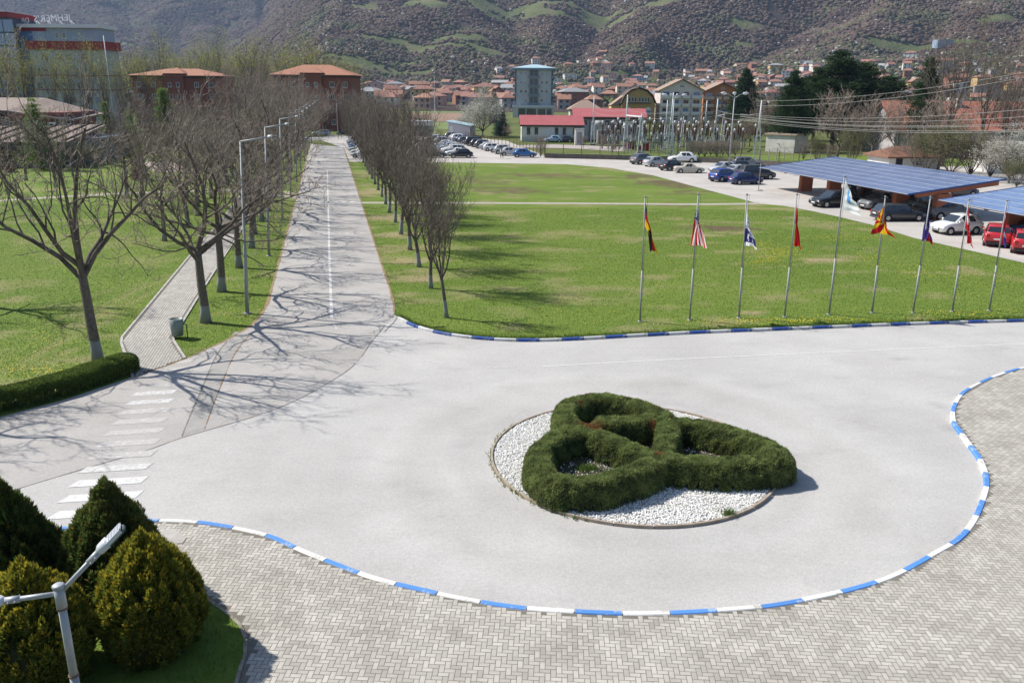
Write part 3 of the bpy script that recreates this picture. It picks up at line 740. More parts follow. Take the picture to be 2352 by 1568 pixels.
def grow(seed, trunk_h=3.4, trunk_r=.19, H=9.5, spread=3.8, limbs=6, levels=4, kids=(6, 6, 6, 3), up=(.25, .45, .7, .6), gn=.22, lean=(0, 0), first_ang=.95,
         twig_r=.010, shape='round', trunk_top=None, limb_len=None, fork_at=.75, lenf=(.62, .55, .5)):
    """bare tree: returns trunk MB and Twigs of the crown plus end points of twigs"""
    r = random.Random(seed); tm = MB(); tw = Twigs(); ends = []
    pts = [Vector((0, 0, -.1))]; rs = [trunk_r * 1.35]
    p = Vector((0, 0, 0)); d = Vector((lean[0], lean[1], 1)).normalized(); n = 6
    for i in range(n):
        d = (d + Vector((r.gauss(0, .035), r.gauss(0, .035), .05))).normalized(); p = p + d * trunk_h / n
        pts.append(p.copy()); rs.append(trunk_r * (1.1 - .35 * (i + 1) / n))
    tm.tube(pts, rs, 9)
    top = pts[-1]
    def branch(p, d, L, rad, lev, isl=False):
        steps = 5 if lev <= 1 else (4 if lev == 2 else 3)
        P = [p.copy()]; q = p.copy(); dd = d.copy(); R_ = [rad]
        for i in range(steps):
            dd = (dd + rvec(r) * gn * (1 + .3 * lev) + Vector((0, 0, up[min(lev, len(up) - 1)] * .28))).normalized()
            q = q + dd * L / steps
            if q.z < .6: q.z = .6 + r.random() * .2
            P.append(q.copy()); R_.append(max(twig_r * .45, rad * (1 - .72 * (i + 1) / steps)))
        if lev == 0: tm2.tube(P, R_, 7)
        elif lev == 1: tm2.tube(P, R_, 5, cap=False)
        else:
            for i in range(steps): tw.seg(P[i], P[i + 1], R_[i], R_[i + 1])
        if lev >= levels - 1: ends.append((P[-1], dd.copy())); ends.append((P[-2], dd.copy())); return
        nk = kids[min(lev, len(kids) - 1)]
        for k in range(nk):
            t = .25 + .75 * (k + r.random() * .8) / nk; t = min(.999, t); fi = t * steps; i = int(fi); f = fi - i
            pp = P[i].lerp(P[i + 1], f); base_d = (P[i + 1] - P[i]).normalized()
            side = base_d.cross(rvec(r)).normalized(); ang = r.uniform(.5, 1.15)
            nd = (base_d * math.cos(ang) + side * math.sin(ang) + Vector((0, 0, .15 * lev))).normalized()
            l = L * lenf[min(lev, len(lenf) - 1)] * r.uniform(.65, 1.2) * (1.15 - .35 * t)
            rr = max(twig_r, (R_[i] * (1 - f) + R_[i + 1] * f) * .55)
            branch(pp, nd, l, rr, lev + 1)
    tm2 = MB(); tm2_parts = tm2
    LL = limb_len or (H - trunk_h) * .95
    for k in range(limbs):
        a = 2 * math.pi * (k + r.uniform(-.25, .25)) / limbs + seed
        t = r.uniform(fork_at, 1) if k else 1.0
        i = min(n, int(t * n)); o = pts[i].lerp(pts[min(n, i + 1)], t * n - i) if i < n else pts[-1]
        ang = first_ang * r.uniform(.75, 1.2) if k else .12
        if shape == 'upright': ang = first_ang * r.uniform(.5, 1.2)
        dd = Vector((math.cos(a) * math.sin(ang), math.sin(a) * math.sin(ang), math.cos(ang)))
        L = LL * r.uniform(.8, 1.05)
        if ang > .5 and shape != 'upright': L = min(L, spread * 1.15 * r.uniform(.85, 1.05) / max(.5, math.sin(ang)))
        branch(o, dd, L, trunk_r * (.50 if k else .6), 0)
    return tm, tm2, tw, ends

def crown_mesh(name, tm2, tw, m, extra=None, n=3):
    """joins limbs and twigs into one mesh"""
    me0 = tm2.mesh('tmp', m, True, recalc=False)
    V, F = tw.arrays(n)
    v0 = np.array([tuple(v.co) for v in me0.vertices]); f0 = [tuple(p.vertices) for p in me0.polygons]
    D.meshes.remove(me0)
    quads = np.array([f for f in f0 if len(f) == 4]); 
    allv = np.concatenate([v0, V]); F4 = np.concatenate([quads, F + len(v0)])
    mi = np.r_[np.zeros(len(quads), int), np.ones(len(F), int)]
    return mesh_np(name, allv, F4, [BARK2, m], midx=mi, smooth=True)

def tris_at(P, Dn, size, r, flat=0., asp=.5):
    """one small leaf triangle at each point, length along Dn"""
    n = len(P); s = size * (.6 + .8 * r.rand(n))[:, None]
    Dn = Dn / (np.linalg.norm(Dn, axis=1, keepdims=True) + 1e-9)
    sd = np.cross(Dn, r.randn(n, 3)); sd /= np.linalg.norm(sd, axis=1, keepdims=True) + 1e-9
    V = np.stack([P - sd * s * asp / 2, P + sd * s * asp / 2, P + Dn * s], 1)
    return V.reshape(-1, 3), np.arange(3 * n).reshape(n, 3)
def leaves_on(ends, per, size, spread, seed, asp=.6):
    r = np.random.RandomState(seed); P = np.array([tuple(e[0]) for e in ends]); P = np.repeat(P, per, 0)
    P = P + r.randn(*P.shape) * spread; d = r.randn(*P.shape); d[:, 2] = np.abs(d[:, 2]) * .4
    V, F = tris_at(P, d, size, r, asp=asp); return V, F, r.rand(len(F))

class Tree:
    def __init__(s, name): s.name = name; s.parts = []
    def add(s, pname, me): s.parts.append((pname, me)); return s
    def place(s, loc, rot=0, scale=1., label='', cat='tree', group=None):
        o = thing(s.name, loc, label, cat, group, rot); o.scale = scale if hasattr(scale, '__len__') else (scale,) * 3
        for pn, me in s.parts: link(pn, me, o)
        return o
def bare_tree(name, seed, bark=None, twig=None, **k):
    tm, tm2, tw, ends = grow(seed, **k)
    t = Tree(name); t.add('trunk', tm.mesh('trunk', bark or LIMED, True, recalc=False)); t.add('crown', crown_mesh('crown', tm2, tw, twig or TWIG)); t.ends = ends
    return t
def leafy(t, m, per, size, spread, seed, asp=.6, pname='leaves'):
    V, F, tn = leaves_on(t.ends, per, size, spread, seed, asp); t.add(pname, mesh_np(pname, V, F, [m], attrs={'tint': ('FACE', tn)})); return t

# ------------------------------------------------------------------ avenue trees on the left
big = dict(H=9.4, spread=4.1, limbs=6, levels=4, kids=(6, 6, 4, 2), up=(.32, .42, .75, .8), gn=.34, first_ang=1.05, twig_r=.014, fork_at=.78, lenf=(.55, .5, .5))
LT = [bare_tree('avenue_tree', 21 + i, trunk_h=3.5 + .2 * i, trunk_r=.21, lean=((-.07, .02), (-.09, 0), (-.03, .03), (-.05, -.02))[i], **big) for i in range(4)]
def nth(n): return '%d%s' % (n, 'th' if 10 <= n % 100 <= 20 else {1: 'st', 2: 'nd', 3: 'rd'}.get(n % 10, 'th'))
ords = ['nearest', 'second', 'third', 'fourth', 'fifth', 'sixth', 'seventh', 'eighth', 'ninth', 'tenth', 'eleventh', 'twelfth', 'thirteenth', 'fourteenth', 'fifteenth', 'sixteenth', 'seventeenth', 'eighteenth', 'nineteenth', 'twentieth']
GL = 'bare trees with limewashed trunks along the left verge of the avenue'
LT[0].place(G(227, 838) + (0,), .4, (.95, .95, 1.16), 'large bare tree behind the end of the low clipped hedge, left foreground', 'tree', GL)
o = LT[1].place(G(473, 740) + (0,), 2.2, (1, 1, .94), 'bare forked tree beside the green litter bin on the verge', 'tree', GL)
lt_pos = [np.array((-15.64, 43.83)) + np.array((-1.29, 6.18)) * i for i in range(22)]
for i, p in enumerate(lt_pos):
    t = LT[(i * 3 + 2) % 4]; s = rnd.uniform(.92, 1.1)
    t.place((p[0] + rnd.uniform(-.3, .3), p[1] + rnd.uniform(-.3, .3), 0), rnd.uniform(0, 6.3), (s, s, s * (.94 + .02 * min(i, 10))),
            '%s tree up the left verge, counted from the one beside the litter bin' % nth(i + 2), 'tree', GL)
# a second row stands on the far side of the walkway
for i in range(16):
    p = np.array((-22.0, 52.5)) + np.array((-1.32, 6.2)) * i * 1.0
    if i in (0,): continue
    t = LT[(i + 1) % 4]; s = rnd.uniform(.74, .88)
    t.place((p[0] - 1.5 + rnd.uniform(-.5, .5), p[1] + rnd.uniform(-.5, .5), 0), rnd.uniform(0, 6.3), s,
            '%s bare tree of the row beyond the brick walkway, counted from the near end' % nth(i), 'tree', 'second row of bare trees left of the brick walkway')
# scattered bare trees on the left lawn
for j, (u, v, s, lab) in enumerate([(330, 470, .95, 'bare tree on the left lawn below the cross path, right of the large foreground tree'), (292, 452, .9, 'bare tree on the left lawn beside the cross path, behind the large foreground tree'), (128, 430, .85, 'bare tree near the brown roofed hall at the cross path'), (60, 415, .8, 'bare tree in front of the left end of the brown roofed hall'),
                                    (430, 452, .9, 'bare tree beside the cross path close to the walkway'), (380, 420, .85, 'bare tree between the pink gravel path and the cross path'), (480, 400, .9, 'bare tree on the lawn near the pink gravel path, left of the walkway row'), (-60, 700, .9, 'bare tree mostly outside the left edge beside the low hedge')]):
    x, y = G(u, v); LT[(j + 1) % 4].place((x, y, 0), j * 1.3, s, lab, 'tree', 'bare trees scattered over the left lawn')

LT[3].place((-21.8, 25.6, 0), 1.1, .95, 'bare tree just outside the left edge whose shadow falls on the zebra crossing road', 'tree', 'bare trees scattered over the left lawn')
# ------------------------------------------------------------------ the smaller upright trees on the right verge
RTk = dict(H=6.6, spread=2.0, limbs=7, levels=4, kids=(7, 7, 5, 3), up=(.8, .9, 1.0, .8), gn=.17, twig_r=.010, shape='upright', first_ang=.55, fork_at=.7)
RT = [bare_tree('verge_tree', 51 + i, twig=TWIG2, trunk_h=1.9 + .15 * i, trunk_r=.115, lean=(-.1 + .03 * i, .0), **RTk) for i in range(4)]
GR = 'bare upright trees along the right verge of the avenue'
small = bare_tree('verge_tree', 77, twig=TWIG2, H=5.2, spread=1.8, limbs=6, levels=4, kids=(6, 5, 4, 3), up=(.7, .8, .9, .8), gn=.2, twig_r=.010, shape='upright', first_ang=.6, fork_at=.8, trunk_h=2.1, trunk_r=.095, lean=(-.14, 0))
rt_first = [(-3.17, 38.6), (-4.52, 44.74), (-5.8, 50.51), (-7.06, 56.2), (-8.53, 62.64), (-9.76, 68.47), (-11.07, 74.03), (-12.26, 79.91)]
rt = rt_first + [tuple(np.array((-13.5, 85.6)) + np.array((-1.30, 5.9)) * i) for i in range(14)]
for i, (x, y) in enumerate(rt):
    if i > 8 and y > 160: continue
    t = small if i == 0 else RT[i % 4]
    s = (1.0 if i == 0 else (.86 if i == 1 else rnd.uniform(.95, 1.12)))
    t.place((x, y, 0), rnd.uniform(0, 6.3) if i else 0.6, (s * (1 if i == 0 else 1.15), s * (1 if i == 0 else 1.15), s * (1. if i == 0 else rnd.uniform(1, 1.15))),
            'small young bare tree at the near corner of the big lawn' if i == 0 else ('%s bare tree up the right verge, counting the young corner tree as the first' % nth(i + 1)), 'tree', GR)

# ------------------------------------------------------------------ trefoil hedge on the island
ICX, ICY, IR = 3.62, 22.75, 4.2
HZ = .74
def strokes():
    S_ = []
    S_.append([(1512, 1056), (1470, 1075), (1420, 1092), (1360, 1104), (1300, 1106), (1258, 1092), (1238, 1062), (1243, 1030), (1275, 1004), (1320, 990), (1362, 986)])
    S_.append([(1340, 984), (1385, 1000), (1430, 1018), (1470, 1034), (1512, 1052)])
    S_.append([(1352, 984), (1318, 975), (1298, 955), (1302, 934), (1330, 917), (1380, 912), (1430, 918), (1480, 932), (1524, 953)])
    S_.append([(1388, 966), (1430, 966), (1480, 964), (1530, 960)])
    S_.append([(1522, 958), (1536, 978), (1534, 1008), (1518, 1046)])
    S_.append([(1530, 966), (1600, 972), (1680, 989), (1745, 1013), (1794, 1044)])
    S_.append([(1798, 1050), (1740, 1058), (1660, 1061), (1580, 1057), (1515, 1053)])
    return [catmull([G(u, v, HZ) for u, v in s_], .12) for s_ in S_]
STR = strokes()
cell = .035
hx = np.arange(ICX - 5.4, ICX + 5.6, cell); hy = np.arange(ICY - 5, ICY + 5, cell); HX, HY = np.meshgrid(hx, hy)
dd_ = np.full(HX.shape, 9.)
for s_ in STR: dd_ = np.minimum(dd_, dist_poly(HX, HY, s_))
hw = .415 + (fbm(HX * 1.6, HY * 1.6, 3, 21) - .5) * .14
q = dd_ / hw
prof = np.clip(1 - np.clip(q, 0, 1.0) ** 5, 0, 1) ** .55
hgt = HZ * prof * (1 + (fbm(HX * 1.3, HY * 1.3, 3, 31) - .5) * .18) + (fbm(HX * 6, HY * 6, 2, 33) - .5) * .05 * prof
keep = q < 1.06
HZZ = np.where(q < 1, np.maximum(hgt, .02), 0.0) + .05
idx = np.arange(HX.size).reshape(HX.shape); kf = keep[:-1, :-1] & keep[:-1, 1:] & keep[1:, 1:] & keep[1:, :-1]
fc = np.stack([idx[:-1, :-1], idx[:-1, 1:], idx[1:, 1:], idx[1:, :-1]], -1)[kf]
used = np.unique(fc); remap = -np.ones(HX.size, int); remap[used] = np.arange(len(used))
hv = np.stack([HX, HY, HZZ], -1).reshape(-1, 3)[used]; hf = remap[fc]
def surf_points(v, f, n, r):
    """area weighted random points and normals on a quad mesh"""
    a, b, c, d = v[f[:, 0]], v[f[:, 1]], v[f[:, 2]], v[f[:, 3]]
    nn = np.cross(c - a, d - b); ar = np.linalg.norm(nn, axis=1); nn = nn / (ar[:, None] + 1e-12)
    k = r.choice(len(f), n, p=ar / ar.sum()); s, t = r.rand(n, 1), r.rand(n, 1)
    P = (a[k] * (1 - s) + b[k] * s) * (1 - t) + (d[k] * (1 - s) + c[k] * s) * t
    return P, nn[k]
hedge = thing('trefoil_hedge', (ICX, ICY, 0), 'clipped dark green hedge of three interlaced pointed loops on the white gravel island', 'hedge')
hv0 = hv - np.array([ICX, ICY, 0])
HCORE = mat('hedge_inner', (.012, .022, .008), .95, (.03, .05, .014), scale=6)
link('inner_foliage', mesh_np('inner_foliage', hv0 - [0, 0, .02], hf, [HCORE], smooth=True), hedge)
r_ = np.random.RandomState(5)
P, Nn = surf_points(hv0, hf, 260000, r_)
cl = fbm(P[:, 0] * 5 + 9, (P[:, 1] + P[:, 2] * .8) * 5 + 9, 3, 88)[:, None]
P = P + Nn * (r_.rand(len(P), 1) * .05 - .03 + (cl - .5) * .09)
dr = Nn * .5 + np.array([0, 0, .55]) + r_.randn(len(P), 3) * .55
V, F = tris_at(P, dr, .058, r_, asp=.42)
tn = np.clip(.35 * r_.rand(len(F)) + .65 * ((cl[:, 0] - .5) * 2.6 + .5), 0, 1)
HLEAF = leaf_mat('hedge_leaves', (.16, .205, .07), (.22, .26, .09), (.28, .29, .11), scale=1.3, amt=.45, mid=.52)
HLEAFB = leaf_mat('hedge_rusty_leaves', (.20, .09, .035), (.26, .15, .06))
rust = np.zeros(len(P), bool)
for (u, v, rr) in [(1345, 903, .28), (1360, 978, .35), (1372, 985, .22), (1515, 1047, .16), (1500, 972, .12), (1330, 925, .1), (1505, 1010, .08)]:
    x, y = G(u, v, HZ); rust |= np.hypot(P[:, 0] + ICX - x, P[:, 1] + ICY - y) < rr * (.5 + r_.rand(len(P)))
link('leaves', mesh_np('leaves', V, F, [HLEAF, HLEAFB], midx=rust.astype(int), attrs={'tint': ('FACE', tn)}), hedge)
gr = [(1415, 965, .35), (1350, 1075, .3), (1620, 1015, .6), (1560, 1010, .3), (1690, 1022, .3)]

# gravel bed with white stones, edging and weeds
tag(sheet('gravel_bed', [(ICX + (IR - .02) * math.cos(a), ICY + (IR - .02) * math.sin(a)) for a in np.linspace(0, 2 * math.pi, 72, endpoint=False)], .045, mat('gravel_base', (.30, .29, .27), .95, (.55, .54, .52), scale=14)), kind='structure')
n = 42000; rr = (IR - .09) * np.sqrt(r_.rand(n)); aa = r_.rand(n) * 2 * math.pi; gxs = rr * np.cos(aa); gys = rr * np.sin(aa)
dm = np.full(n, 9.)
for s_ in STR: dm = np.minimum(dm, dist_poly(gxs + ICX, gys + ICY, s_))
ok = dm > .30
lobes = [list(map(tuple, np.concatenate([STR[0], STR[1][::-1]]))), list(map(tuple, np.concatenate([STR[2], STR[3][::-1]]))), list(map(tuple, np.concatenate([STR[5], STR[6], STR[4][::-1]]))), list(map(tuple, np.concatenate([STR[3], STR[4], STR[1][::-1]])))]
for lb in lobes: ok &= ~(in_poly(gxs + ICX, gys + ICY, lb) & (r_.rand(n) < .93))
gxs, gys = gxs[ok], gys[ok]; n = len(gxs)
octv = np.array([(1, 0, 0), (-.3, .95, 0), (-.9, -.35, 0), (.2, -.95, .0), (0.1, .05, 1), (0, 0, -1)])
octf = np.array([(0, 1, 4), (1, 2, 4), (2, 3, 4), (3, 0, 4), (1, 0, 5), (2, 1, 5), (3, 2, 5), (0, 3, 5)])
sz = (.016 + .020 * r_.rand(n)); ang = r_.rand(n) * 6.28; V = np.repeat(octv[None], n, 0) * (1 + .5 * (r_.rand(n, 6, 1) - .5)) * np.stack([sz, sz * .75, sz * .6], -1)[:, None]
tl = r_.randn(n) * .4; z_ = V[:, :, 2] + V[:, :, 0] * tl[:, None]; c_, s__ = np.cos(ang)[:, None], np.sin(ang)[:, None]
V = np.stack([V[:, :, 0] * c_ - V[:, :, 1] * s__ + gxs[:, None] + ICX, V[:, :, 0] * s__ + V[:, :, 1] * c_ + gys[:, None] + ICY, z_ + .062 + .02 * r_.rand(n)[:, None]], -1)
gv = mat('white_gravel', (.80, .80, .79), .8, (.74, .73, .70), scale=.8, attr='tint', attr_amt=.14)
tag(link('white_gravel', mesh_np('white_gravel', V.reshape(-1, 3), (np.arange(n)[:, None, None] * 6 + octf[None]).reshape(-1, 3), [gv], attrs={'tint': ('FACE', np.repeat(r_.rand(n), 8))})), label='white marble gravel filling the round island round the trefoil hedge', cat='gravel', kind='stuff')
o = link('island_edging', None); tag(o, kind='structure')
m_ = MB(); na = 26; wa = 2 * math.pi / na
for q_ in range(1):
    v0 = []; 
    for k in range(5):
        a = -wa / 2 + wa * k / 4 * .97
        for rad, z in ((IR - .03, 0), (IR - .03, .10), (IR + .03, .10), (IR + .03, 0)): v0.append((rad * math.cos(a), rad * math.sin(a), z))
    m_.add(v0, [(i * 4 + j, i * 4 + j + 1, i * 4 + 5 + j, i * 4 + 4 + j) for i in range(4) for j in range(3)] + [(0, 1, 2, 3), (16, 17, 18, 19)])
me = m_.mesh('edging_strip', mat('brick_edging', (.24, .17, .12), .9, (.38, .33, .27), scale=3, detail=6))
for k in range(na): link('edging_strip', me, o, (ICX, ICY, rnd.uniform(-.008, .004)), wa * k)

for lb in lobes: sheet('hedge_soil', lb, .052, mat('hedge_soil', (.05, .045, .03), .95, (.09, .08, .05), scale=5))
def blades(P, h, r, wdt=.012, bend=.35):
    n = len(P); a = r.rand(n) * 6.28; hh = h * (.5 + r.rand(n)); lx = np.cos(a) * wdt; ly = np.sin(a) * wdt; b = r.randn(n, 2) * bend * hh[:, None]
    V = np.stack([np.c_[P[:, 0] - lx, P[:, 1] - ly, P[:, 2]], np.c_[P[:, 0] + lx, P[:, 1] + ly, P[:, 2]], np.c_[P[:, 0] + b[:, 0], P[:, 1] + b[:, 1], P[:, 2] + hh]], 1)
    return V.reshape(-1, 3), np.arange(3 * n).reshape(n, 3)
GRASS = leaf_mat('grass_blades', (.085, .145, .022), (.12, .172, .032), (.175, .21, .055), scale=.5, amt=.45)
GRD = leaf_mat('weed_leaves', (.08, .15, .03), (.13, .2, .04))
pw = []
for (u, v, rad) in gr:
    x, y = G(u, v, .1); k = int(1200 * rad); pw.append(np.c_[x + r_.randn(k) * rad * .5, y + r_.randn(k) * rad * .3, np.full(k, .06)])
for a in np.linspace(2.6, 4.3, 26): pw.append(np.c_[ICX + (IR + .02) * np.cos(a) + r_.randn(14) * .05, ICY + (IR + .02) * np.sin(a) + r_.randn(14) * .05, np.full(14, .0)])
x, y = G(1672, 1178, .1); pw.append(np.c_[x + r_.randn(150) * .09, y + r_.randn(150) * .09, np.full(150, .06)])
P = np.concatenate(pw); V, F = blades(P, .13, r_, .014)
tag(link('island_weeds', mesh_np('island_weeds', V, F, [GRD], attrs={'tint': ('FACE', r_.rand(len(F)))})), label='grass and weeds growing in the hollows and rim of the hedge island', cat='weeds', kind='stuff')

# ------------------------------------------------------------------ low clipped hedge at the left
hp = catmull([G(*p) for p in [(-420, 1040), (-200, 990), (0, 938), (90, 917), (170, 893), (240, 868), (286, 853)]], .15)
lh = thing('low_hedge', (hp[-1][0], hp[-1][1], 0), 'low clipped green hedge running along the road at the left edge', 'hedge')
org = np.array([hp[-1][0], hp[-1][1]])
bxs = np.arange(hp[:, 0].min() - 1, hp[:, 0].max() + 1, .06); bys = np.arange(hp[:, 1].min() - 1, hp[:, 1].max() + 1, .06); BX, BY = np.meshgrid(bxs, bys)
dq = dist_poly(BX, BY, hp) / (.52 + (fbm(BX, BY, 3, 4) - .5) * .16); pr = np.clip(1 - np.clip(dq, 0, 1) ** 6, 0, 1) ** .5
BZ = .62 * pr * (1 + (fbm(BX * 1.1, BY * 1.1, 3, 6) - .5) * .25)
keep = dq < 1.05; idx = np.arange(BX.size).reshape(BX.shape); kf = keep[:-1, :-1] & keep[:-1, 1:] & keep[1:, 1:] & keep[1:, :-1]
fc = np.stack([idx[:-1, :-1], idx[:-1, 1:], idx[1:, 1:], idx[1:, :-1]], -1)[kf]; used = np.unique(fc); remap = -np.ones(BX.size, int); remap[used] = np.arange(len(used))
bv = np.stack([BX - org[0], BY - org[1], BZ], -1).reshape(-1, 3)[used]; bf = remap[fc]
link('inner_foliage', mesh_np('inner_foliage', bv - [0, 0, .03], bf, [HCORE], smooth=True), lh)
P, Nn = surf_points(bv, bf, 90000, r_); P = P + Nn * (r_.rand(len(P), 1) * .06 - .02)
V, F = tris_at(P, Nn * .6 + [0, 0, .6] + r_.randn(len(P), 3) * .4, .085, r_, asp=.5)
link('leaves', mesh_np('leaves', V, F, [leaf_mat('boxwood_leaves', (.10, .155, .035), (.16, .21, .05), (.24, .26, .08), scale=1.1, amt=.5)], attrs={'tint': ('FACE', r_.rand(len(F)))}), lh)

# ------------------------------------------------------------------ thuja shrubs in the corner bed
def thuja(name, loc, R, H, seed, mats, label, gold=.0, zc=.42, npts=60000, pointy=1.0, leaf=.085):
    r = np.random.RandomState(seed)
    o = thing(name, loc, label, 'conifer')
    mt = MB(); mt.tube([(0, 0, -.1), (0, 0, H * .5)], [.09, .05], 8); mt.obj('trunk', BARK, o, True)
    # many upright flame shaped sprays packed over an egg shaped body
    nf = int(520 * R * H / 3); cs = []
    th = r.rand(nf) * 2 * math.pi; h = r.rand(nf) ** .85
    def body(h): 
        return np.clip(np.where(h < zc, (.72 + .28 * np.sin(np.clip(h / zc, 0, 1) * math.pi / 2)), np.clip(1 - ((h - zc) / (1 - zc)) ** (1.75 * pointy), 0, 1)), .0, 1)
    rad = R * body(h) * (.82 + .16 * r.rand(nf)); C0 = np.stack([np.cos(th) * rad, np.sin(th) * rad, h * H * .97 + .05], 1)
    C0 = np.concatenate([C0, [[0, 0, H * .93], [R * .12, .05, H * .88], [-R * .1, -.1, H * .9]]]); nf = len(C0)
    fr = R * (.055 + .065 * r.rand(nf)); fh = fr * (2.0 + 1.4 * r.rand(nf))
    k = r.randint(0, nf, npts); a = r.rand(npts) * 2 * math.pi; cz = r.rand(npts) * 2 - 1; sr = np.sqrt(1 - cz ** 2)
    nr_ = np.stack([np.cos(a) * sr, np.sin(a) * sr, cz], 1)
    tp = np.where(cz > 0, 1 - .45 * cz, 1)[:, None]
    P = C0[k] + nr_ * np.stack([fr[k], fr[k], fh[k]], 1) * np.concatenate([tp, tp, np.ones_like(tp)], 1)
    P[:, 2] = np.maximum(P[:, 2], .03)
    out = C0[k] * [1, 1, .0]; out /= np.linalg.norm(out, axis=1, keepdims=True) + 1e-6
    dr = nr_ * .6 + out * .35 + np.array([0, 0, .95]) + r.randn(npts, 3) * .3
    V, F = tris_at(P, dr, leaf, r, asp=.42)
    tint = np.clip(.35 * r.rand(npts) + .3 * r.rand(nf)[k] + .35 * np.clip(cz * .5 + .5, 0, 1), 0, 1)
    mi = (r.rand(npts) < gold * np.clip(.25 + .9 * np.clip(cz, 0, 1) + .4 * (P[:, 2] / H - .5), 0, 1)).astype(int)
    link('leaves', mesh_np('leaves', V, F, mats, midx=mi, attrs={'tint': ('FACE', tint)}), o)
    # inner dark foliage mass
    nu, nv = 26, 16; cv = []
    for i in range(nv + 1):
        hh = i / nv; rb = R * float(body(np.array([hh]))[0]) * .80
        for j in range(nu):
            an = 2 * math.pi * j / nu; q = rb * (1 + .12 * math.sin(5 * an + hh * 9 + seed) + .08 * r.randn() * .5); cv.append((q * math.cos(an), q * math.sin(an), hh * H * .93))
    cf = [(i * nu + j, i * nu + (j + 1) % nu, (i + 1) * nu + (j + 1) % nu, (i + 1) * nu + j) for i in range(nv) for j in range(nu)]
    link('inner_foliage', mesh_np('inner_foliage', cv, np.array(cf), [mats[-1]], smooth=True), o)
    return o
TD = leaf_mat('thuja_dark', (.055, .09, .022), (.10, .14, .035), scale=2, amt=.6); TG = leaf_mat('thuja_green', (.085, .125, .022), (.145, .18, .03), scale=2, amt=.6)
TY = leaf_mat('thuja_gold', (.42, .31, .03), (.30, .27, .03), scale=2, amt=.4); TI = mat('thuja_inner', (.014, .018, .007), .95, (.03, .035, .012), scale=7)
TB = leaf_mat('thuja_bronze', (.18, .13, .035), (.22, .18, .04), scale=2, amt=.4)
def apex(u, v, h): x, y = G(u, v, h + .1); return (x, y, .1)
thuja('golden_thuja', apex(326, 1250, 2.25), .96, 2.25, 3, [TG, TY, TI], 'golden tipped egg shaped conifer behind the street lamp, largest of the corner group', gold=.55, npts=120000, pointy=.92)
thuja('golden_thuja', apex(52, 1318, 2.2), .98, 2.2, 4, [TG, TY, TI], 'golden tipped conifer cut by the left edge below the lamp arm', gold=.58, npts=80000, pointy=.9)
thuja('dark_thuja', apex(238, 1128, 2.5), 1.05, 2.5, 5, [TD, TB, TI], 'dark green bronze tipped conifer behind the golden one, beside the zebra crossing', gold=.22, npts=100000, pointy=.8, zc=.3)
thuja('dark_thuja', apex(-8, 1128, 2.6), 1.1, 2.6, 6, [TD, TB, TI], 'dark conifer at the left edge behind the golden one', gold=.18, npts=80000, pointy=.8, zc=.3)
# rough grass in the bed
k = 30000; px_ = r_.rand(k) * 14 - 16; py_ = r_.rand(k) * 9 + 9.5; ok = in_poly(px_, py_, bed_poly); P = np.c_[px_, py_, np.full(k, .10)][ok]; V, F = blades(P, .08, r_, .008)
tag(link('bed_grass', mesh_np('bed_grass', V, F, [GRASS], attrs={'tint': ('FACE', r_.rand(len(F)))})), label='grass round the conifers inside the curved concrete edging', cat='grass', kind='stuff')
# lawn grass tufts
def lawn_pts(n, y0, y1, x0, x1, pw=1.0):
    y = y0 + (y1 - y0) * r_.rand(n) ** pw; x = x0 + (x1 - x0) * r_.rand(n); return x, y
x, y = lawn_pts(560000, 26, 78, -48, 44, 1.35)
u, v = proj(x, y, np.zeros_like(x)); ok = (u > -150) & (u < 2500)
ok &= ~in_poly(x, y, road_poly) & ~in_poly(x, y, main_poly) & ~in_poly(x, y, lot_poly) & ~in_poly(x, y, path_poly)
gxi = np.clip(((x + 75) / .5).astype(int), 0, dry.shape[1] - 1); gyi = np.clip(((y - 6) / .5).astype(int), 0, dry.shape[0] - 1)
ok &= r_.rand(len(x)) > np.maximum(dry, soil)[gyi, gxi] * .9
x, y = x[ok], y[ok]; P = np.c_[x, y, np.zeros_like(x)]; V, F = blades(P, .042, r_, .014, .5)
tag(link('lawn_grass', mesh_np('lawn_grass', V, F, [GRASS], attrs={'tint': ('FACE', .6 * r_.rand(len(F)) + .4 * fbm(x * .4, y * .4, 3, 7))})), label='short mown grass of the lawns on both sides of the avenue', cat='grass', kind='stuff')
# longer tufts along the kerb of the big lawn
kk = r_.randint(0, len(kerb_lawn), 14000); P = np.c_[kerb_lawn[kk] + np.c_[r_.randn(14000) * .06, .14 + np.abs(r_.randn(14000)) * .28], np.zeros(14000)]; V, F = blades(P, .13, r_, .012)
tag(link('kerb_grass', mesh_np('kerb_grass', V, F, [GRASS], attrs={'tint': ('FACE', r_.rand(len(F)))})), label='longer untrimmed grass fringe just behind the painted kerb of the big lawn', cat='grass', kind='stuff')
# dandelions
pts = []
for (u, v, ru, rv, n) in [(1790, 580, 60, 18, 420), (1740, 560, 40, 12, 120), (1930, 545, 120, 10, 240), (2110, 620, 80, 20, 140), (2000, 590, 60, 15, 100), (1830, 735, 180, 6, 260), (2200, 720, 150, 12, 160), (1700, 740, 120, 7, 90), (2240, 650, 100, 30, 120), (1500, 560, 200, 40, 70), (1150, 600, 130, 60, 70),
                          (1250, 720, 200, 40, 60), (340, 740, 50, 60, 160), (120, 850, 120, 14, 140), (250, 690, 90, 50, 110), (480, 590, 30, 40, 90), (520, 720, 60, 40, 60), (230, 860, 60, 6, 60), (100, 780, 90, 50, 90), (1650, 620, 200, 50, 100), (620, 560, 30, 40, 40), (1760, 600, 40, 12, 120), (1780, 470, 60, 4, 80)]:
    uu = u + r_.randn(n) * ru * .6; vv = v + r_.randn(n) * rv * .6
    for a, b in zip(uu, vv):
        p = G(a, b, .04)
        pts.append(p)
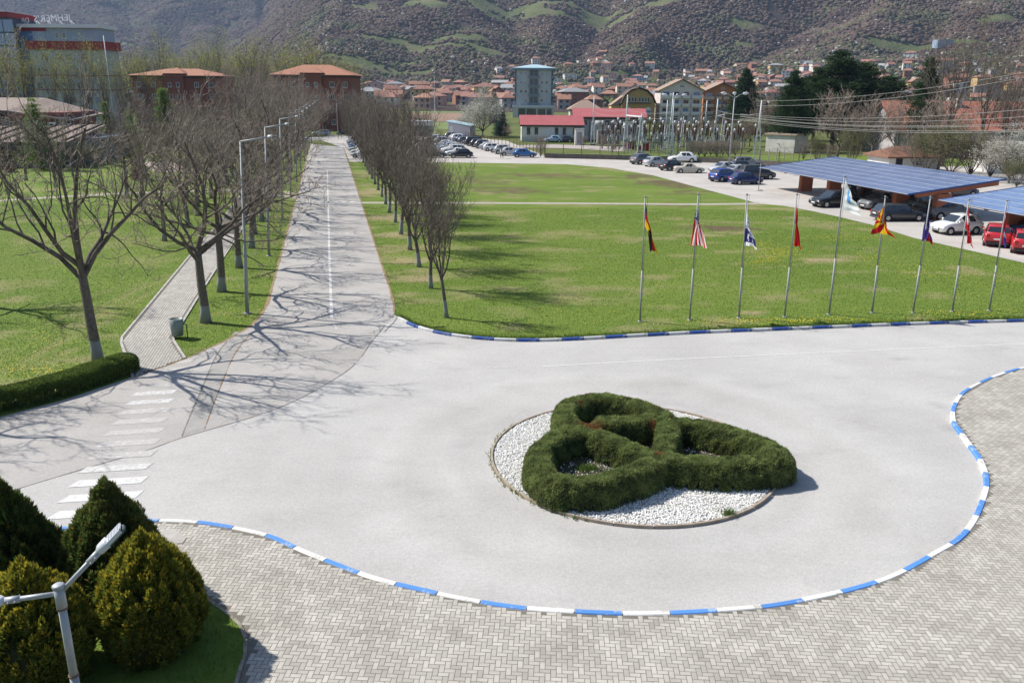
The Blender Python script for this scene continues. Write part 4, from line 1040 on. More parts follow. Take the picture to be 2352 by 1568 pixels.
pts = np.array(pts); ok = ~in_poly(pts[:, 0], pts[:, 1], road_poly) & ~in_poly(pts[:, 0], pts[:, 1], main_poly) & ~in_poly(pts[:, 0], pts[:, 1], lot_poly) & ~in_poly(pts[:, 0], pts[:, 1], path_poly); pts = pts[ok]
n = len(pts); hexa = np.array([(math.cos(a), math.sin(a), 0) for a in np.linspace(0, 2 * math.pi, 6, endpoint=False)] + [(0, 0, .4)]) * .026
V = hexa[None] + np.c_[pts, np.full(n, .055)][:, None]; F = np.array([(i, (i + 1) % 6, 6) for i in range(6)])
tag(link('dandelions', mesh_np('dandelions', V.reshape(-1, 3), (np.arange(n)[:, None, None] * 7 + F[None]).reshape(-1, 3), [mat('dandelion_yellow', (.75, .55, .02), .7)])), label='yellow dandelion flowers sprinkled over the lawns', cat='flowers', kind='stuff')
# ================================================================== metal, lamps, flags, carports
GALV = mat('galvanised_steel', (.30, .32, .35), .5, (.42, .44, .47), (.30, .22, .17), scale=3, detail=8, metal=.2, bump=.1)
GREYM = mat('grey_painted_steel', (.24, .25, .26), .5, (.32, .33, .34), scale=2)
LAMPW = mat('pale_lamp_casing', (.55, .58, .62), .35, coat=.3); LENS = mat('lamp_fins', (.10, .11, .12), .5)
DARK = mat('dark_rubber', (.02, .02, .022), .7); RUST = mat('rusty_band', (.16, .10, .07), .8)
def lamp_head(parent, base, dirv, L=.50, w=.21, fins=True, name='lamp_head'):
    """flat LED head: smooth cap near the arm, finned body beyond"""
    d = Vector(dirv).normalized(); s = d.cross(Vector((0, 0, 1))).normalized(); u = s.cross(d)
    def P(a, b, c): return tuple(Vector(base) + d * a + s * b + u * c)
    m = MB(); prof = [(0, .05), (.06, .10), (.16, .12), (L * .42, .125)]
    vs = []; 
    for a, hw_ in prof:
        for b, c in ((-hw_, -.04), (-hw_ * .95, .02), (-hw_ * .5, .075), (hw_ * .5, .075), (hw_ * .95, .02), (hw_, -.04)): vs.append(P(a, b * w / .25, c * (1 if a > .03 else .6)))
    fs = [(i * 6 + j, i * 6 + (j + 1) % 6, (i + 1) * 6 + (j + 1) % 6, (i + 1) * 6 + j) for i in range(3) for j in range(6)] + [(0, 1, 2, 3, 4, 5), (18, 19, 20, 21, 22, 23)]
    m.add(vs, fs); h = m.obj(name, LAMPW, parent, True)
    m = MB(); hw_ = w / 2
    m.add([P(L * .42, -hw_, -.04), P(L * .42, hw_, -.04), P(L * .42, hw_, .0), P(L * .42, -hw_, .0), P(L * .9, -hw_, -.04), P(L * .9, hw_, -.04), P(L * .9, hw_, .0), P(L * .9, -hw_, .0), P(L, -hw_ * .6, -.04), P(L, hw_ * .6, -.04), P(L, hw_ * .6, -.005), P(L, -hw_ * .6, -.005)],
          [(0, 1, 2, 3), (0, 4, 5, 1), (1, 5, 6, 2), (2, 6, 7, 3), (3, 7, 4, 0), (4, 8, 9, 5), (5, 9, 10, 6), (6, 10, 11, 7), (7, 11, 8, 4), (8, 9, 10, 11)])
    m.obj('fin_bed', LENS, h)
    if fins:
        for k in range(9):
            a = L * .45 + k * L * .06; wv = hw_ * (1 if k < 8 else .8); mm = MB(); mm.bar(P(a, -wv, .022), P(a, wv, .022), .012, .05); mm.obj('fin', LAMPW, h)
        for sd in (-1, 1):
            mm = MB(); mm.bar(P(L * .42, sd * hw_, .012), P(L * .92, sd * hw_, .012), .014, .06); mm.obj('side_rail', LAMPW, h)
    return h

# foreground lamp
bx0, by0 = G(180, 1568)   # only a first guess for the direction of the mast
TOP = Vector(PY(134, 1345, 10.2)); lampx = TOP.x + .0
fl = thing('street_lamp', (TOP.x, TOP.y, 0), 'tall grey street lamp with two arms standing among the conifers, lower left corner', 'street lamp')
m = MB(); m.tube([(0, 0, 0), (0, 0, .35), (0, 0, TOP.z - 1.5)], [.11, .085, .062], 16); m.obj('pole', GALV, fl, True)
m = MB(); m.tube([(0, 0, TOP.z - 1.5), (0, 0, TOP.z - .33)], [.0605, .057], 16); m.tube([(0, 0, TOP.z - .34), (0, 0, TOP.z - .02)], [.075, .072], 16); m.obj('upper_pole', GALV, fl, True)
m = MB(); m.tube([(0, 0, TOP.z - .025), (0, 0, TOP.z + .012), (0, 0, TOP.z + .03)], [.084, .084, .06], 20); m.obj('cap', GALV, fl, True)
for zz in (TOP.z - .36, TOP.z - 1.5, TOP.z - 1.9): m = MB(); m.tube([(0, 0, zz - .012), (0, 0, zz + .012)], [.074, .074], 16, cap=True); m.obj('weld_ring', RUST, fl, True)
def arm(end_uv, Yend, zr):
    e = Vector(PY(end_uv[0], end_uv[1], Yend)) - Vector((TOP.x, TOP.y, 0)); s_ = Vector((0, 0, TOP.z - .12))
    a = MB(); a.tube([s_, e], [.036, .036], 12); ao = a.obj('arm', GALV, fl, True); d = (e - s_).normalized()
    c = MB(); c.tube([e - d * .16, e + d * .05], [.05, .05], 12); c.obj('clamp', GALV, ao, True)
    for k in (-.12, -.03):
        for sd in (-1, 1):
            sv = d.cross(Vector((0, 0, 1))).normalized() * sd * .06; b = MB(); b.tube([e + d * k + sv, e + d * k + sv * 1.6], [.012, .012], 6); b.obj('bolt', GREYM, ao)
    lamp_head(fl, e + d * .03, d)
arm((222, 1272), TOP.y + .22, 0)
arm((18, 1378), TOP.y - .1, 0)

# avenue lamps
def avenue_lamp():
    t = thing('avenue_lamp', (0, 0, 0), 'x', 'street lamp')
    m = MB(); m.tube([(0, 0, 0), (0, 0, 3.2), (0, 0, 3.22), (0, 0, 8.2)], [.095, .085, .07, .05], 10); m.tube([(0, 0, 0), (0, 0, .04)], [.2, .2], 10); m.obj('pole', GREYM, t, True)
    m = MB(); m.tube([(-.03, 0, 8.17), (.6, 0, 8.30), (1.25, .0, 8.45)], [.055, .05, .042], 8); m.obj('arm', GREYM, t, True)
    lamp_head(t, (1.2, .0, 8.44), (1, .0, .2), L=.55, w=.25, fins=False)
    return t
al = avenue_lamp(); snap = tree_of(al)
bpy.context.view_layer.update()
al_pos = [(-12.95, 39.03), (-16.03, 53.63), (-19.37, 69.4), (-22.54, 84.34), (-25.66, 99.22), (-28.73, 113.54), (-31.75, 128.2), (-34.9, 143), (-38., 157.5), (-41, 172)]
def snapshot(o):
    ch = [c for c in D.objects if c.parent == o]
    return (o, [snapshot(c) for c in ch])
snap = snapshot(al)
for i, (x, y) in enumerate(al_pos):
    lab = '%s grey single arm lamp along the left verge of the avenue' % ('nearest' if i == 0 else ords[i]) if i < 9 else 'farthest grey single arm lamp on the left verge, near the parked cars'
    if i == 0: al.location = (x, y, 0); al.rotation_euler = (0, 0, .2); o = al; o['label'] = lab
    else: o = copy_tree(snap, None, (x, y, 0), .2, 1, lab)
    o['group'] = 'single arm lamps along the avenue'; o.rotation_euler = (0, .045, .2)
al2 = copy_tree(snap, None, G(777, 320) + (0,), .3, (.75, .75, .92), 'single arm lamp standing by itself beyond the end of the avenue')
# four headed lamps in the car park
def multi_lamp(loc, H_, label, rot):
    t = thing('parking_lamp', loc, label, 'street lamp', 'four headed lamps in the car park', rot)
    m = MB(); m.tube([(0, 0, 0), (0, 0, H_)], [.11, .055], 10); m.obj('pole', GALV, t, True)
    for k, a in enumerate((0, 1.1, 3.14, 4.2)):
        dx, dy = math.cos(a), math.sin(a); m = MB(); m.tube([(0, 0, H_ - .1), (dx * .7, dy * .7, H_ + .35), (dx * 1.2, dy * 1.2, H_ + .5)], [.04, .035, .03], 7); m.obj('arm', GALV, t, True)
        m = MB(); vs = []
        e = Vector((dx * 1.15, dy * 1.15, H_ + .5)); d = Vector((dx, dy, .1)); s = Vector((-dy, dx, 0))
        m.tube([e, e + d * .12, e + d * .5, e + d * .85], [.06, .15, .19, .07], 8); m.obj('lamp_head', LAMPW, t, True)
x, y = G(1540, 369); multi_lamp((x, y, 0), 9.6, 'tall lamp with four heads in the car park in front of the white apartment block', 0)
x, y = G(1673, 397); multi_lamp((x, y, 0), 9.9, 'tall lamp with four heads beside the blue car, left of the solar carport', .2)
x, y = G(1000, 319); t = thing('antenna_mast', (x, y, 0), 'tall thin white mast rising behind the middle rows of parked cars', 'mast'); m = MB(); m.tube([(0, 0, 0), (0, 0, 9), (0, 0, 14.4)], [.13, .08, .03], 8); m.obj('pole', mat('mast_white', (.55, .55, .55), .5), t, True)
m = MB(); m.box(-.25, .25, -.25, .25, 0, .15); m.obj('base', GREYM, t)
t = thing('flag_mast_base', G(1742, 438) + (0,), 'thin grey pole on a small round base beside the dark hatchback', 'pole'); m = MB(); m.tube([(0, 0, 0), (0, 0, 3)], [.04, .03], 6); m.obj('pole', GREYM, t, True); m = MB(); m.tube([(0, 0, 0), (0, 0, .1)], [.5, .45], 12); m.obj('base', EDGE, t, True)
t.name = 'sign_pole'

# litter bin
x, y = G(409, 776); t = thing('litter_bin', (x, y, 0), 'green grey metal litter bin hung on a post beside the walkway', 'litter bin')
BING = mat('bin_green', (.15, .19, .18), .5, (.23, .27, .26), (.30, .22, .14), scale=4, detail=6)
m = MB(); n = 18; rr_ = [(.235, .12), (.28, .55), (.30, .88), (.27, .88), (.25, .3)]; vs = []
for r0, z in rr_:
    for k in range(n): a = 2 * math.pi * k / n; vs.append((r0 * math.cos(a), r0 * math.sin(a), z))
m.add(vs, [(i * n + k, i * n + (k + 1) % n, (i + 1) * n + (k + 1) % n, (i + 1) * n + k) for i in range(len(rr_) - 1) for k in range(n)] + [tuple(reversed(range(n))), tuple(range(4 * n, 5 * n))]); m.obj('bucket', BING, t, True)
for z in (.42, .70): m = MB(); m.tube([(0, 0, z), (0, 0, z + .03)], [.287 - (.02 if z < .5 else 0), .293 - (.015 if z < .5 else 0)], 18, cap=False); m.obj('band', GREYM, t, True)
m = MB(); m.tube([(.42, .02, 0), (.42, .02, .62)], [.022, .022], 8); m.tube([(.42, .02, .6), (.29, 0, .64)], [.018, .018], 6); m.obj('post', DARK, t, True)

# ------------------------------------------------------------------ flags
FC = dict(k=(.02, .02, .025), r=(.55, .015, .02), y=(.78, .52, .02), w=(.82, .83, .85), b=(.025, .04, .22), s=(.12, .38, .75), p=(.08, .06, .32), n=(.05, .05, .22), dr=(.40, .012, .02), l=(.50, .66, .85))
FM = {}
for k, c in FC.items():
    mm = mat('flag_cloth_' + k, c, .8, tuple(x * .88 for x in c), scale=12); nt = mm.node_tree; B = nt.nodes['Principled BSDF']
    tr = nt.nodes.new('ShaderNodeBsdfTranslucent'); tr.inputs[0].default_value = c + (1,); mx = nt.nodes.new('ShaderNodeMixShader'); mx.inputs[0].default_value = .55
    nt.links.new(B.outputs[0], mx.inputs[1]); nt.links.new(tr.outputs[0], mx.inputs[2]); nt.links.new(mx.outputs[0], nt.nodes['Material Output'].inputs['Surface']); FM[k] = mm
FK = list(FC); FML = [FM[k] for k in FK]
GLY = {'V': ["1...1", "1...1", "1...1", ".1.1.", ".1.1.", "..1..", "..1.."], 'O': [".111.", "1...1", "1...1", "1...1", "1...1", "1...1", ".111."], 'A': ["..1..", ".1.1.", ".1.1.", "1...1", "11111", "1...1", "1...1"], 'I': ["11", "11", "11", "11", "11", "11", "11"], 'C': [".111.", "1...1", "1....", "1....", "1....", "1...1", ".111."]}
def glyph(ch, x, y):
    g = GLY[ch]; 
    if 0 <= x < 1 and 0 <= y < 1: return g[int(y * 7)][int(x * len(g[0]))] == '1'
    return False
def f_ger(s, t): return 'k' if s < .34 else ('r' if s < .67 else 'y')
def f_us(s, t):
    if s < 7 / 13 and t < .4:
        a, b = (s * 13 / 7 * 9) % 2, (t / .4 * 11) % 2
        return 'w' if (abs(a - 1) < .45 and abs(b - 1) < .45) else 'b'
    return 'r' if int(s * 13) % 2 == 0 else 'w'
def f_txt(s, t):
    if t < .60:
        for i, ch in enumerate('OVA'):
            if glyph(ch, (t - .08 - i * .17) / .14, (s - .22) / .56): return 'n'
        return 'w'
    if t < .90: return 'w' if glyph('C', (t - .66) / .2, (s - .25) / .5) else 'n'
    return 'w'
def f_red(s, t): return 'r'
def f_white(s, t):
    q = math.hypot((s - .42) * .62, (t - .38)); 
    if q < .17: return 'w' if .155 > q > .145 else ('s' if s > .42 + .25 * (t - .38) else 'l' if q < .05 else 's')
    return 'w'
def f_mkd(s, t):
    dx, dy = (t - .5) * 2, (s - .5); q = math.hypot(dx, dy); a = (math.atan2(dy, dx) / (math.pi / 8))
    if q < .15: return 'y'
    if q < .19: return 'r'
    return 'y' if abs((a + 16) % 2 - 1) > .5 + .12 / max(q, .2) * 0 else 'r'
def f_eu(s, t):
    q = math.hypot((s - .5), (t - .5) * 1.5)
    return 'y' if (.24 < q < .29 and int((math.atan2(s - .5, t - .5) + 4) * 3.8) % 2 == 0) else ('p' if t < .75 else ('dr' if s > .5 else 'p'))
def f_cross(s, t): return 'w' if (abs(s - .5) < .09 or abs(t - .36) < .06) else 'r'
def f_nl(s, t): return 'r' if s < .34 else ('w' if s < .67 and t < .7 else 'p')
def flag(parent, ztop, hoist, fly, a, b, fn, rip=.07, az=0., wind=0., seed=0, shrink=.70):
    ns, ntt = 52, 72; r = random.Random(seed); ph = r.random() * 6
    V = []; ca, sa = math.cos(az), math.sin(az)
    for i in range(ns + 1):
        for j in range(ntt + 1):
            s, t = i / ns, j / ntt
            x = t ** .85 * (a + (s - .5) * b) * 2.1 + .02 * math.sin(5 * t + ph) + .05
            yv = (rip * math.sin(s * 9 + t * 5 + ph) + .03 * math.sin(s * 23 + t * 3)) * min(1, t * 3.2) + wind * t
            z = ztop - s * hoist * (1 - shrink * t) - t * fly * (1 - .06 * math.sin(s * 3.1)) + .03 * math.sin(s * 14 + ph) * t
            V.append((x * ca - yv * sa, x * sa + yv * ca, z))
    F = np.array([(i * (ntt + 1) + j, i * (ntt + 1) + j + 1, (i + 1) * (ntt + 1) + j + 1, (i + 1) * (ntt + 1) + j) for i in range(ns) for j in range(ntt)])
    mi = [FK.index(fn((i + .5) / ns, (j + .5) / ntt)) for i in range(ns) for j in range(ntt)]
    return link('flag', mesh_np('flag', V, F, FML, midx=mi, smooth=True), parent)
poles = [((1470, 738), 5.9, f_ger, .30, .24, 1.05, 2.25, 'flagpole with a limp black red and gold flag, leftmost of the row'),
         ((1584, 735), 6.0, f_us, .14, .62, 1.05, 2.1, 'flagpole with the limp stars and stripes flag'),
         ((1697, 730), 5.95, f_txt, .26, .50, 1.1, 2.15, 'flagpole with a limp white flag lettered in dark blue'),
         ((1802, 728), 5.95, f_red, .20, .28, 1.05, 2.2, 'flagpole with a plain red flag hanging narrow'),
         ((1904, 722), 6.75, f_white, .44, .42, 1.45, .75, 'tallest flagpole, with a white flag bearing a light blue round emblem'),
         ((2003, 718), 5.75, f_mkd, .05, .75, 1.0, 1.45, 'flagpole with the red flag with golden rays'),
         ((2097, 718), 5.75, f_eu, .10, .40, 1.1, 1.8, 'flagpole with a limp violet blue flag'),
         ((2187, 715), 5.6, f_cross, .36, .32, 1.1, 1.9, 'flagpole with a red flag with a white cross'),
         ((2272, 713), 5.55, f_nl, .20, .36, 1.1, 1.9, 'flagpole with a limp red white and violet striped flag, rightmost of the row')]
for i, ((u, v), hp_, fn, a, b, ho, fy, lab) in enumerate(poles):
    x, y = G(u, v); t = thing('flagpole', (x, y, 0), lab, 'flagpole', 'flagpoles along the front of the big lawn')
    ln = .012 * math.sin(i * 2.3) - .012
    m = MB(); m.tube([(0, 0, 0), (hp_ * .42 * ln, 0, hp_ * .42)], [.048, .043], 10); m.tube([(hp_ * .42 * ln, 0, hp_ * .42), (hp_ * ln, 0, hp_)], [.036, .028], 10); m.obj('pole', GREYM, t, True)
    m = MB(); m.tube([(0, 0, 0), (0, 0, .03)], [.12, .12], 10); m.obj('base_plate', GREYM, t, True)
    m = MB(); m.tube([(hp_ * ln, 0, hp_ - .02), (hp_ * ln, 0, hp_ + .05), (hp_ * ln, 0, hp_ + .07)], [.042, .045, .01], 10); m.tube([(hp_ * ln, 0, hp_ - .01), (hp_ * ln + .12, -.01, hp_ - .0), (hp_ * ln + .13, -.01, hp_ - .05)], [.012, .012, .012], 6); m.obj('truck', GREYM, t, True)
    m = MB(); m.box(.04, .07, -.03, .03, 1.25, 1.36); m.tube([(.055, -.03, 1.32), (.055, -.045, 1.32)], [.008, .008], 5); m.obj('cleat', LAMPW, t)
    m = MB(); m.tube([(.06, -.03, 1.3), (hp_ * .5 * ln + .06, -.03, hp_ * .5), (hp_ * ln + .12, -.01, hp_ - .04)], [.005] * 3, 4); m.obj('halyard', DARK, t)
    f = flag(t, hp_ - (.28 if i != 4 else .14), ho, fy, a, b, fn, az=.5 + .12 * math.sin(i), seed=i, rip=.05, shrink=.70 if i != 4 else .25); f.location = (hp_ * ln * .8, 0, 0)

# ------------------------------------------------------------------ solar carports
def panel_mat():
    m = mat('solar_cells', (.035, .075, .22), .16, spec=.8, coat=1.0); m.node_tree.nodes['Principled BSDF'].inputs['Base Color'].default_value = (.05, .11, .32, 1)
    nt = m.node_tree; N = nt.nodes; L = nt.links; B = N['Principled BSDF']
    oi = N.new('ShaderNodeObjectInfo'); cr = N.new('ShaderNodeValToRGB'); L.new(oi.outputs['Random'], cr.inputs[0]); e = cr.color_ramp.elements
    e[0].color = (.12, .20, .43, 1); e[1].color = (.19, .28, .53, 1); L.new(cr.outputs[0], B.inputs['Base Color']); B.inputs['Roughness'].default_value = .22  # blues lightened so the colour carries the hazy sky reflection
    return m
CELL = panel_mat(); FRAME = mat('panel_frame', (.62, .64, .66), .4, metal=.5); BEAM = mat('orange_brown_steel', (.42, .13, .06), .6, (.30, .09, .045), scale=1.5, detail=6, bump=.2)
BLUEB = mat('blue_edge_beam', (.03, .08, .26), .5)
ex = Vector((.21, -.978, 0)).normalized(); ey = Vector((.978, .21, 0)).normalized()
def carport(org, label, ncol=26, nrow=7):
    rot = math.atan2(ex.y, ex.x); t = thing('solar_carport', org, label, 'carport', 'solar roofed carports', rot)
    # local x runs along the carport, local y is -ey ... build with y positive up the slope
    Wd = 9.6; rise = 1.15; zl = 2.32
    sy = 1 if Vector((math.cos(rot + math.pi / 2), math.sin(rot + math.pi / 2), 0)).dot(ey) > 0 else -1
    pw, ph = 1.0, Wd / nrow; sl = math.atan2(rise, Wd)
    mb = MB(); mb.box(.0, pw - .012, 0, (ph - .012) , -.035, 0); me = mb.mesh('panel', [FRAME, CELL])
    mb2 = MB(); mb2.add([(.022, .03, .002), (pw - .037, .03, .002), (pw - .037, ph - .05, .002), (.022, ph - .05, .002)], [(0, 1, 2, 3)])
    bm = bmesh.new(); bm.from_mesh(me); 
    vs = [bm.verts.new(v) for v in ((.018, .05, .002), (pw - .03, .05, .002), (pw - .03, ph - .06, .002), (.018, ph - .06, .002))]
    f = bm.faces.new(vs); f.material_index = 1; bm.to_mesh(me); bm.free()
    if sy < 0:
        me.transform(Matrix.Scale(-1, 4, (0, 1, 0))); me.flip_normals()
    for i in range(ncol):
        for j in range(nrow):
            o = link('solar_panel', me, t, (i * pw, sy * j * ph, zl + j * ph * rise / Wd)); o.rotation_euler = (sy * sl, 0, 0)
    def Z_(yy): return zl + yy * rise / Wd - .06
    for i in range(5):
        xx = 4.0 + 5.45 * i
        if xx > ncol: continue
        m = MB(); m.box(xx - .28, xx + .28, sy * 3.0 if sy > 0 else -4.4, 4.4 if sy > 0 else -3.0, 0, 2.25); m.obj('column', BEAM, t)
        m = MB(); a = (xx, sy * 1.0, Z_(1.0) - .2); b = (xx, sy * 9.0, Z_(9.0) - .22); m.bar(a, b, .34, .38); m.obj('roof_beam', BEAM, t)
    for yy in (.1, 2.4, 4.8, 7.2, 9.45):
        m = MB(); m.bar((-.1, sy * yy, Z_(yy)), (ncol + .05, sy * yy, Z_(yy)), .10, .09); m.obj('purlin', BLUEB if yy in (.1, 9.45) else GREYM, t)
    for xx in (-.06, ncol + .04):
        m = MB(); m.bar((xx, sy * .05, Z_(0) + .03), (xx, sy * 9.58, Z_(9.58) + .03), .05, .14); m.obj('edge_beam', BLUEB, t)
    return t
C1 = Vector((28.3, 96.9, 0)); carport(C1, 'solar panel roofed carport on red brown columns behind the flagpoles, the farther one')
carport(C1 + ex * 29.9, 'solar panel roofed carport cut by the right edge, the nearer one')

# ------------------------------------------------------------------ cars
TYRE = mat('tyre_rubber', (.018, .018, .02), .8); RIM = mat('alloy_rim', (.50, .51, .53), .35, metal=.7); GLASS = mat('car_glass', (.02, .025, .03), .06, spec=.8, coat=1.)
HL = mat('headlight_glass', (.60, .63, .66), .12, coat=1.); TL = mat('taillight_red', (.40, .01, .01), .25, coat=.6); PLATE = mat('number_plate', (.70, .70, .68), .5); BLACKP = mat('black_plastic', (.025, .025, .028), .6)
PC = dict(white=(.72, .73, .74), silver=(.42, .44, .46), grey=(.14, .15, .165), dark=(.035, .038, .045), black=(.012, .012, .015), blue=(.025, .12, .32), navy=(.015, .03, .12), royal=(.025, .055, .27), red=(.45, .02, .03), beige=(.50, .46, .38), green=(.05, .12, .09), brown=(.10, .06, .04), skyb=(.30, .42, .55))
PM = {k: paint(k, c) for k, c in PC.items()}
CT = {  # L, W, H, belt, hood z, cowl x, windscreen-top x, roof-rear x, rear glass base x, rear end type (all from the tail, metres)
    'hatch': dict(L=4.05, W=1.74, H=1.47, belt=.92, hood=.88, nose=.66, cowl=3.05, wt=2.35, rt=.75, rb=.28, tail=.98, wr=.31),
    'suv': dict(L=4.35, W=1.84, H=1.66, belt=1.06, hood=1.03, nose=.80, cowl=3.25, wt=2.55, rt=.62, rb=.20, tail=1.10, wr=.35),
    'sedan': dict(L=4.35, W=1.70, H=1.41, belt=.88, hood=.86, nose=.66, cowl=3.2, wt=2.55, rt=1.45, rb=.85, tail=.92, wr=.30),
    'estate': dict(L=4.55, W=1.78, H=1.48, belt=.92, hood=.88, nose=.66, cowl=3.4, wt=2.7, rt=.55, rb=.18, tail=.98, wr=.31),
    'van': dict(L=4.6, W=1.86, H=1.84, belt=1.12, hood=1.06, nose=.80, cowl=3.75, wt=3.1, rt=.35, rb=.12, tail=1.15, wr=.32),
    'mini': dict(L=3.55, W=1.62, H=1.49, belt=.93, hood=.90, nose=.72, cowl=2.62, wt=2.0, rt=.62, rb=.22, tail=.96, wr=.29)}
def car_model(kind):
    p = CT[kind]; L, Wd, H_ = p['L'], p['W'], p['H']; w = Wd / 2; t = thing('car', (0, 0, -60), 'x', 'car'); t.name = 'parked_car'
    ws = (.19 * L, .815 * L); zb = .20
    m = MB(); st = [(0.0, .52, .80, .88), (.05, .50, p['tail'] - .08, .95), (.18, .28, p['tail'], .985), (p['rb'] + .3, .22, p['belt'] + .03, 1), (L * .5, zb, p['belt'], 1), (p['cowl'], zb, p['hood'] + .03, 1), (L * .88, .22, p['hood'] - .06, .985), (L - .10, .26, p['nose'] + .02, .92), (L - .02, .34, p['nose'] - .14, .84), (L, .38, p['nose'] - .24, .78)]
    vs = []
    for x, z0, z1, k in st:
        for yy, z in ((-.86, z0), (-.98, z0 + .12), (-1, z0 + .55 * (z1 - z0)), (-.97, z1 - .06), (-.86, z1), (-.4, z1 + .025), (.4, z1 + .025), (.86, z1), (.97, z1 - .06), (1, z0 + .55 * (z1 - z0)), (.98, z0 + .12), (.86, z0)): vs.append((x - L / 2, yy * w * k, z))
    n = 12; fs = [(i * n + j, i * n + (j + 1) % n, (i + 1) * n + (j + 1) % n, (i + 1) * n + j) for i in range(len(st) - 1) for j in range(n)] + [tuple(range(n)), tuple(reversed(range((len(st) - 1) * n, len(st) * n)))]
    m.add(vs, fs)
    # cabin
    b = p['belt'] - .02; rw = w * .74; bw = w * .94; X = lambda x: x - L / 2; rz = H_ - .05
    wt, rt, rb, cw = p['wt'], p['rt'], p['rb'], p['cowl']
    cab = [[(X(rb), bw * .9, b), (X(rb + .25), bw, b), (X(cw - .35), bw, b), (X(cw), bw * .88, b)], [(X(rt - .03), rw * .93, rz), (X(rt + .3), rw * 1.0, rz + .02), (X(wt - .25), rw * 1.0, rz + .02), (X(wt), rw * .93, rz)], [(X(rt + .12), rw * .6, H_ - .01), (X(rt + .4), rw * .65, H_), (X(wt - .4), rw * .65, H_), (X(wt - .12), rw * .6, H_ - .015)]]
    vs = []
    for ring in cab: vs += ring + [(x, -y_, z) for x, y_, z in reversed(ring)]
    fs = [(i * 8 + j, i * 8 + (j + 1) % 8, (i + 1) * 8 + (j + 1) % 8, (i + 1) * 8 + j) for i in range(2) for j in range(8)] + [(16, 17, 18, 19, 20, 21, 22, 23)]
    m.add(vs, fs)
    body = m.obj('body', PM['grey'], t, True)
    def lerp(a_, b_, f): return tuple(a_[i] + (b_[i] - a_[i]) * f for i in range(3))
    def pane(name, q, off):
        c = [Vector(v) for v in q]; nn = (c[1] - c[0]).cross(c[3] - c[0]).normalized(); 
        if nn.dot(Vector(off)) < 0: nn = -nn
        k = MB(); k.add([tuple(v + nn * .012) for v in c], [(0, 1, 2, 3)]); return k.obj(name, GLASS, t)
    A, Bt = cab[0], cab[1]
    mir = lambda v: (v[0], -v[1], v[2])
    f0, f1 = .08, .92
    # windscreen and rear window
    pane('windscreen', [lerp(A[3], Bt[3], f0), lerp(mir(A[3]), mir(Bt[3]), f0), lerp(mir(A[3]), mir(Bt[3]), f1), lerp(A[3], Bt[3], f1)], (1, 0, 1))
    pane('rear_window', [lerp(A[0], Bt[0], .22), lerp(mir(A[0]), mir(Bt[0]), .22), lerp(mir(A[0]), mir(Bt[0]), .9), lerp(A[0], Bt[0], .9)], (-1, 0, 1))
    for sd in (1, -1):
        def sidept(fx, fz):
            lo = lerp(A[1], A[2], fx); hi = lerp(Bt[1], Bt[2], fx); q = lerp(lo, hi, fz); return (q[0], q[1] * sd, q[2])
        lo0 = lerp(A[0], A[1], .75); hi0 = lerp(Bt[0], Bt[1], .55); lo3 = lerp(A[2], A[3], .45); hi3 = lerp(Bt[2], Bt[3], .35)
        q1 = [sidept(.52, .12), sidept(.52, .92), sidept(.98, .92), (lo3[0], lo3[1] * sd * .99, lo3[2] + .04)]
        pane('side_window', q1, (0, sd, 0)); q2 = [sidept(.12, .12), sidept(.16, .92), sidept(.48, .92), sidept(.48, .12)]; pane('side_window', q2, (0, sd, 0))
        if kind in ('estate', 'suv', 'van'): pane('side_window', [(lo0[0], lo0[1] * sd, lo0[2] + .1), (hi0[0], hi0[1] * sd, hi0[2] - .06), sidept(.12, .92), sidept(.08, .14)], (0, sd, 0))
        for wx in ws:
            k = MB(); r_w = p['wr']; k.tube([(0, -.1, 0), (0, -.085, 0), (0, .085, 0), (0, .1, 0)], [r_w * .93, r_w, r_w, r_w * .93], 18)
            wl_ = k.obj('wheel', TYRE, t, True, (X(wx), sd * (w - .09), r_w))
            k = MB(); k.tube([(0, sd * .08, 0), (0, sd * .104, 0)], [r_w * .64, r_w * .60], 14)
            for a in range(5): an = a * 2 * math.pi / 5; k.bar((0, sd * .11, 0), (math.cos(an) * r_w * .6, sd * .11, math.sin(an) * r_w * .6), .05, .02)
            k.obj('rim', RIM, wl_)
            k = MB(); k.tube([(X(wx), sd * (w - .16), r_w + .01), (X(wx), sd * (w + .004), r_w + .01)], [r_w * 1.17, r_w * 1.17], 18); k.obj('wheel_arch', BLACKP, t, True)
        k = MB(); k.box(X(L - .36), X(L - .07), sd * w * .52 - .12, sd * w * .52 + .17, p['nose'] - .10, p['nose'] + .035, rot=-sd * .28); k.obj('headlight', HL, t)
        k = MB(); k.box(X(-.012), X(.14), sd * w * .72 - .10, sd * w * .72 + .12, p['tail'] - .28, p['tail'] - .10, rot=sd * .15); k.obj('taillight', TL, t)
        k = MB(); k.box(X(cw - .42), X(cw - .28), sd * (w + .0), sd * (w + .15), p['belt'] + .02, p['belt'] + .15); k.obj('mirror', PM['grey'], t)
        k = MB(); k.box(X(.3), X(L - .35), sd * w * .90 - .03, sd * w * .90 + .03, .19, .28); k.obj('sill', BLACKP, t)
    k = MB(); k.box(X(L - .03), X(L + .012), -w * .45, w * .45, .33, p['nose'] - .20); k.obj('grille', BLACKP, t)
    k = MB(); k.box(X(L + .012), X(L + .022), -.26, .26, .40, .50); k.obj('number_plate', PLATE, t)
    k = MB(); k.box(X(-.022), X(-.012), -.26, .26, .62, .73); k.obj('number_plate', PLATE, t)
    k = MB(); k.box(X(-.02), X(.10), -w * .84, w * .84, .26, .44); k.obj('rear_bumper', BLACKP if kind == 'suv' else PM['grey'], t)
    return t
models = {}
for k in CT:
    o = car_model(k); models[k] = (o, snapshot(o))
_usedm = set(); allcars = []
_paintcache = {}
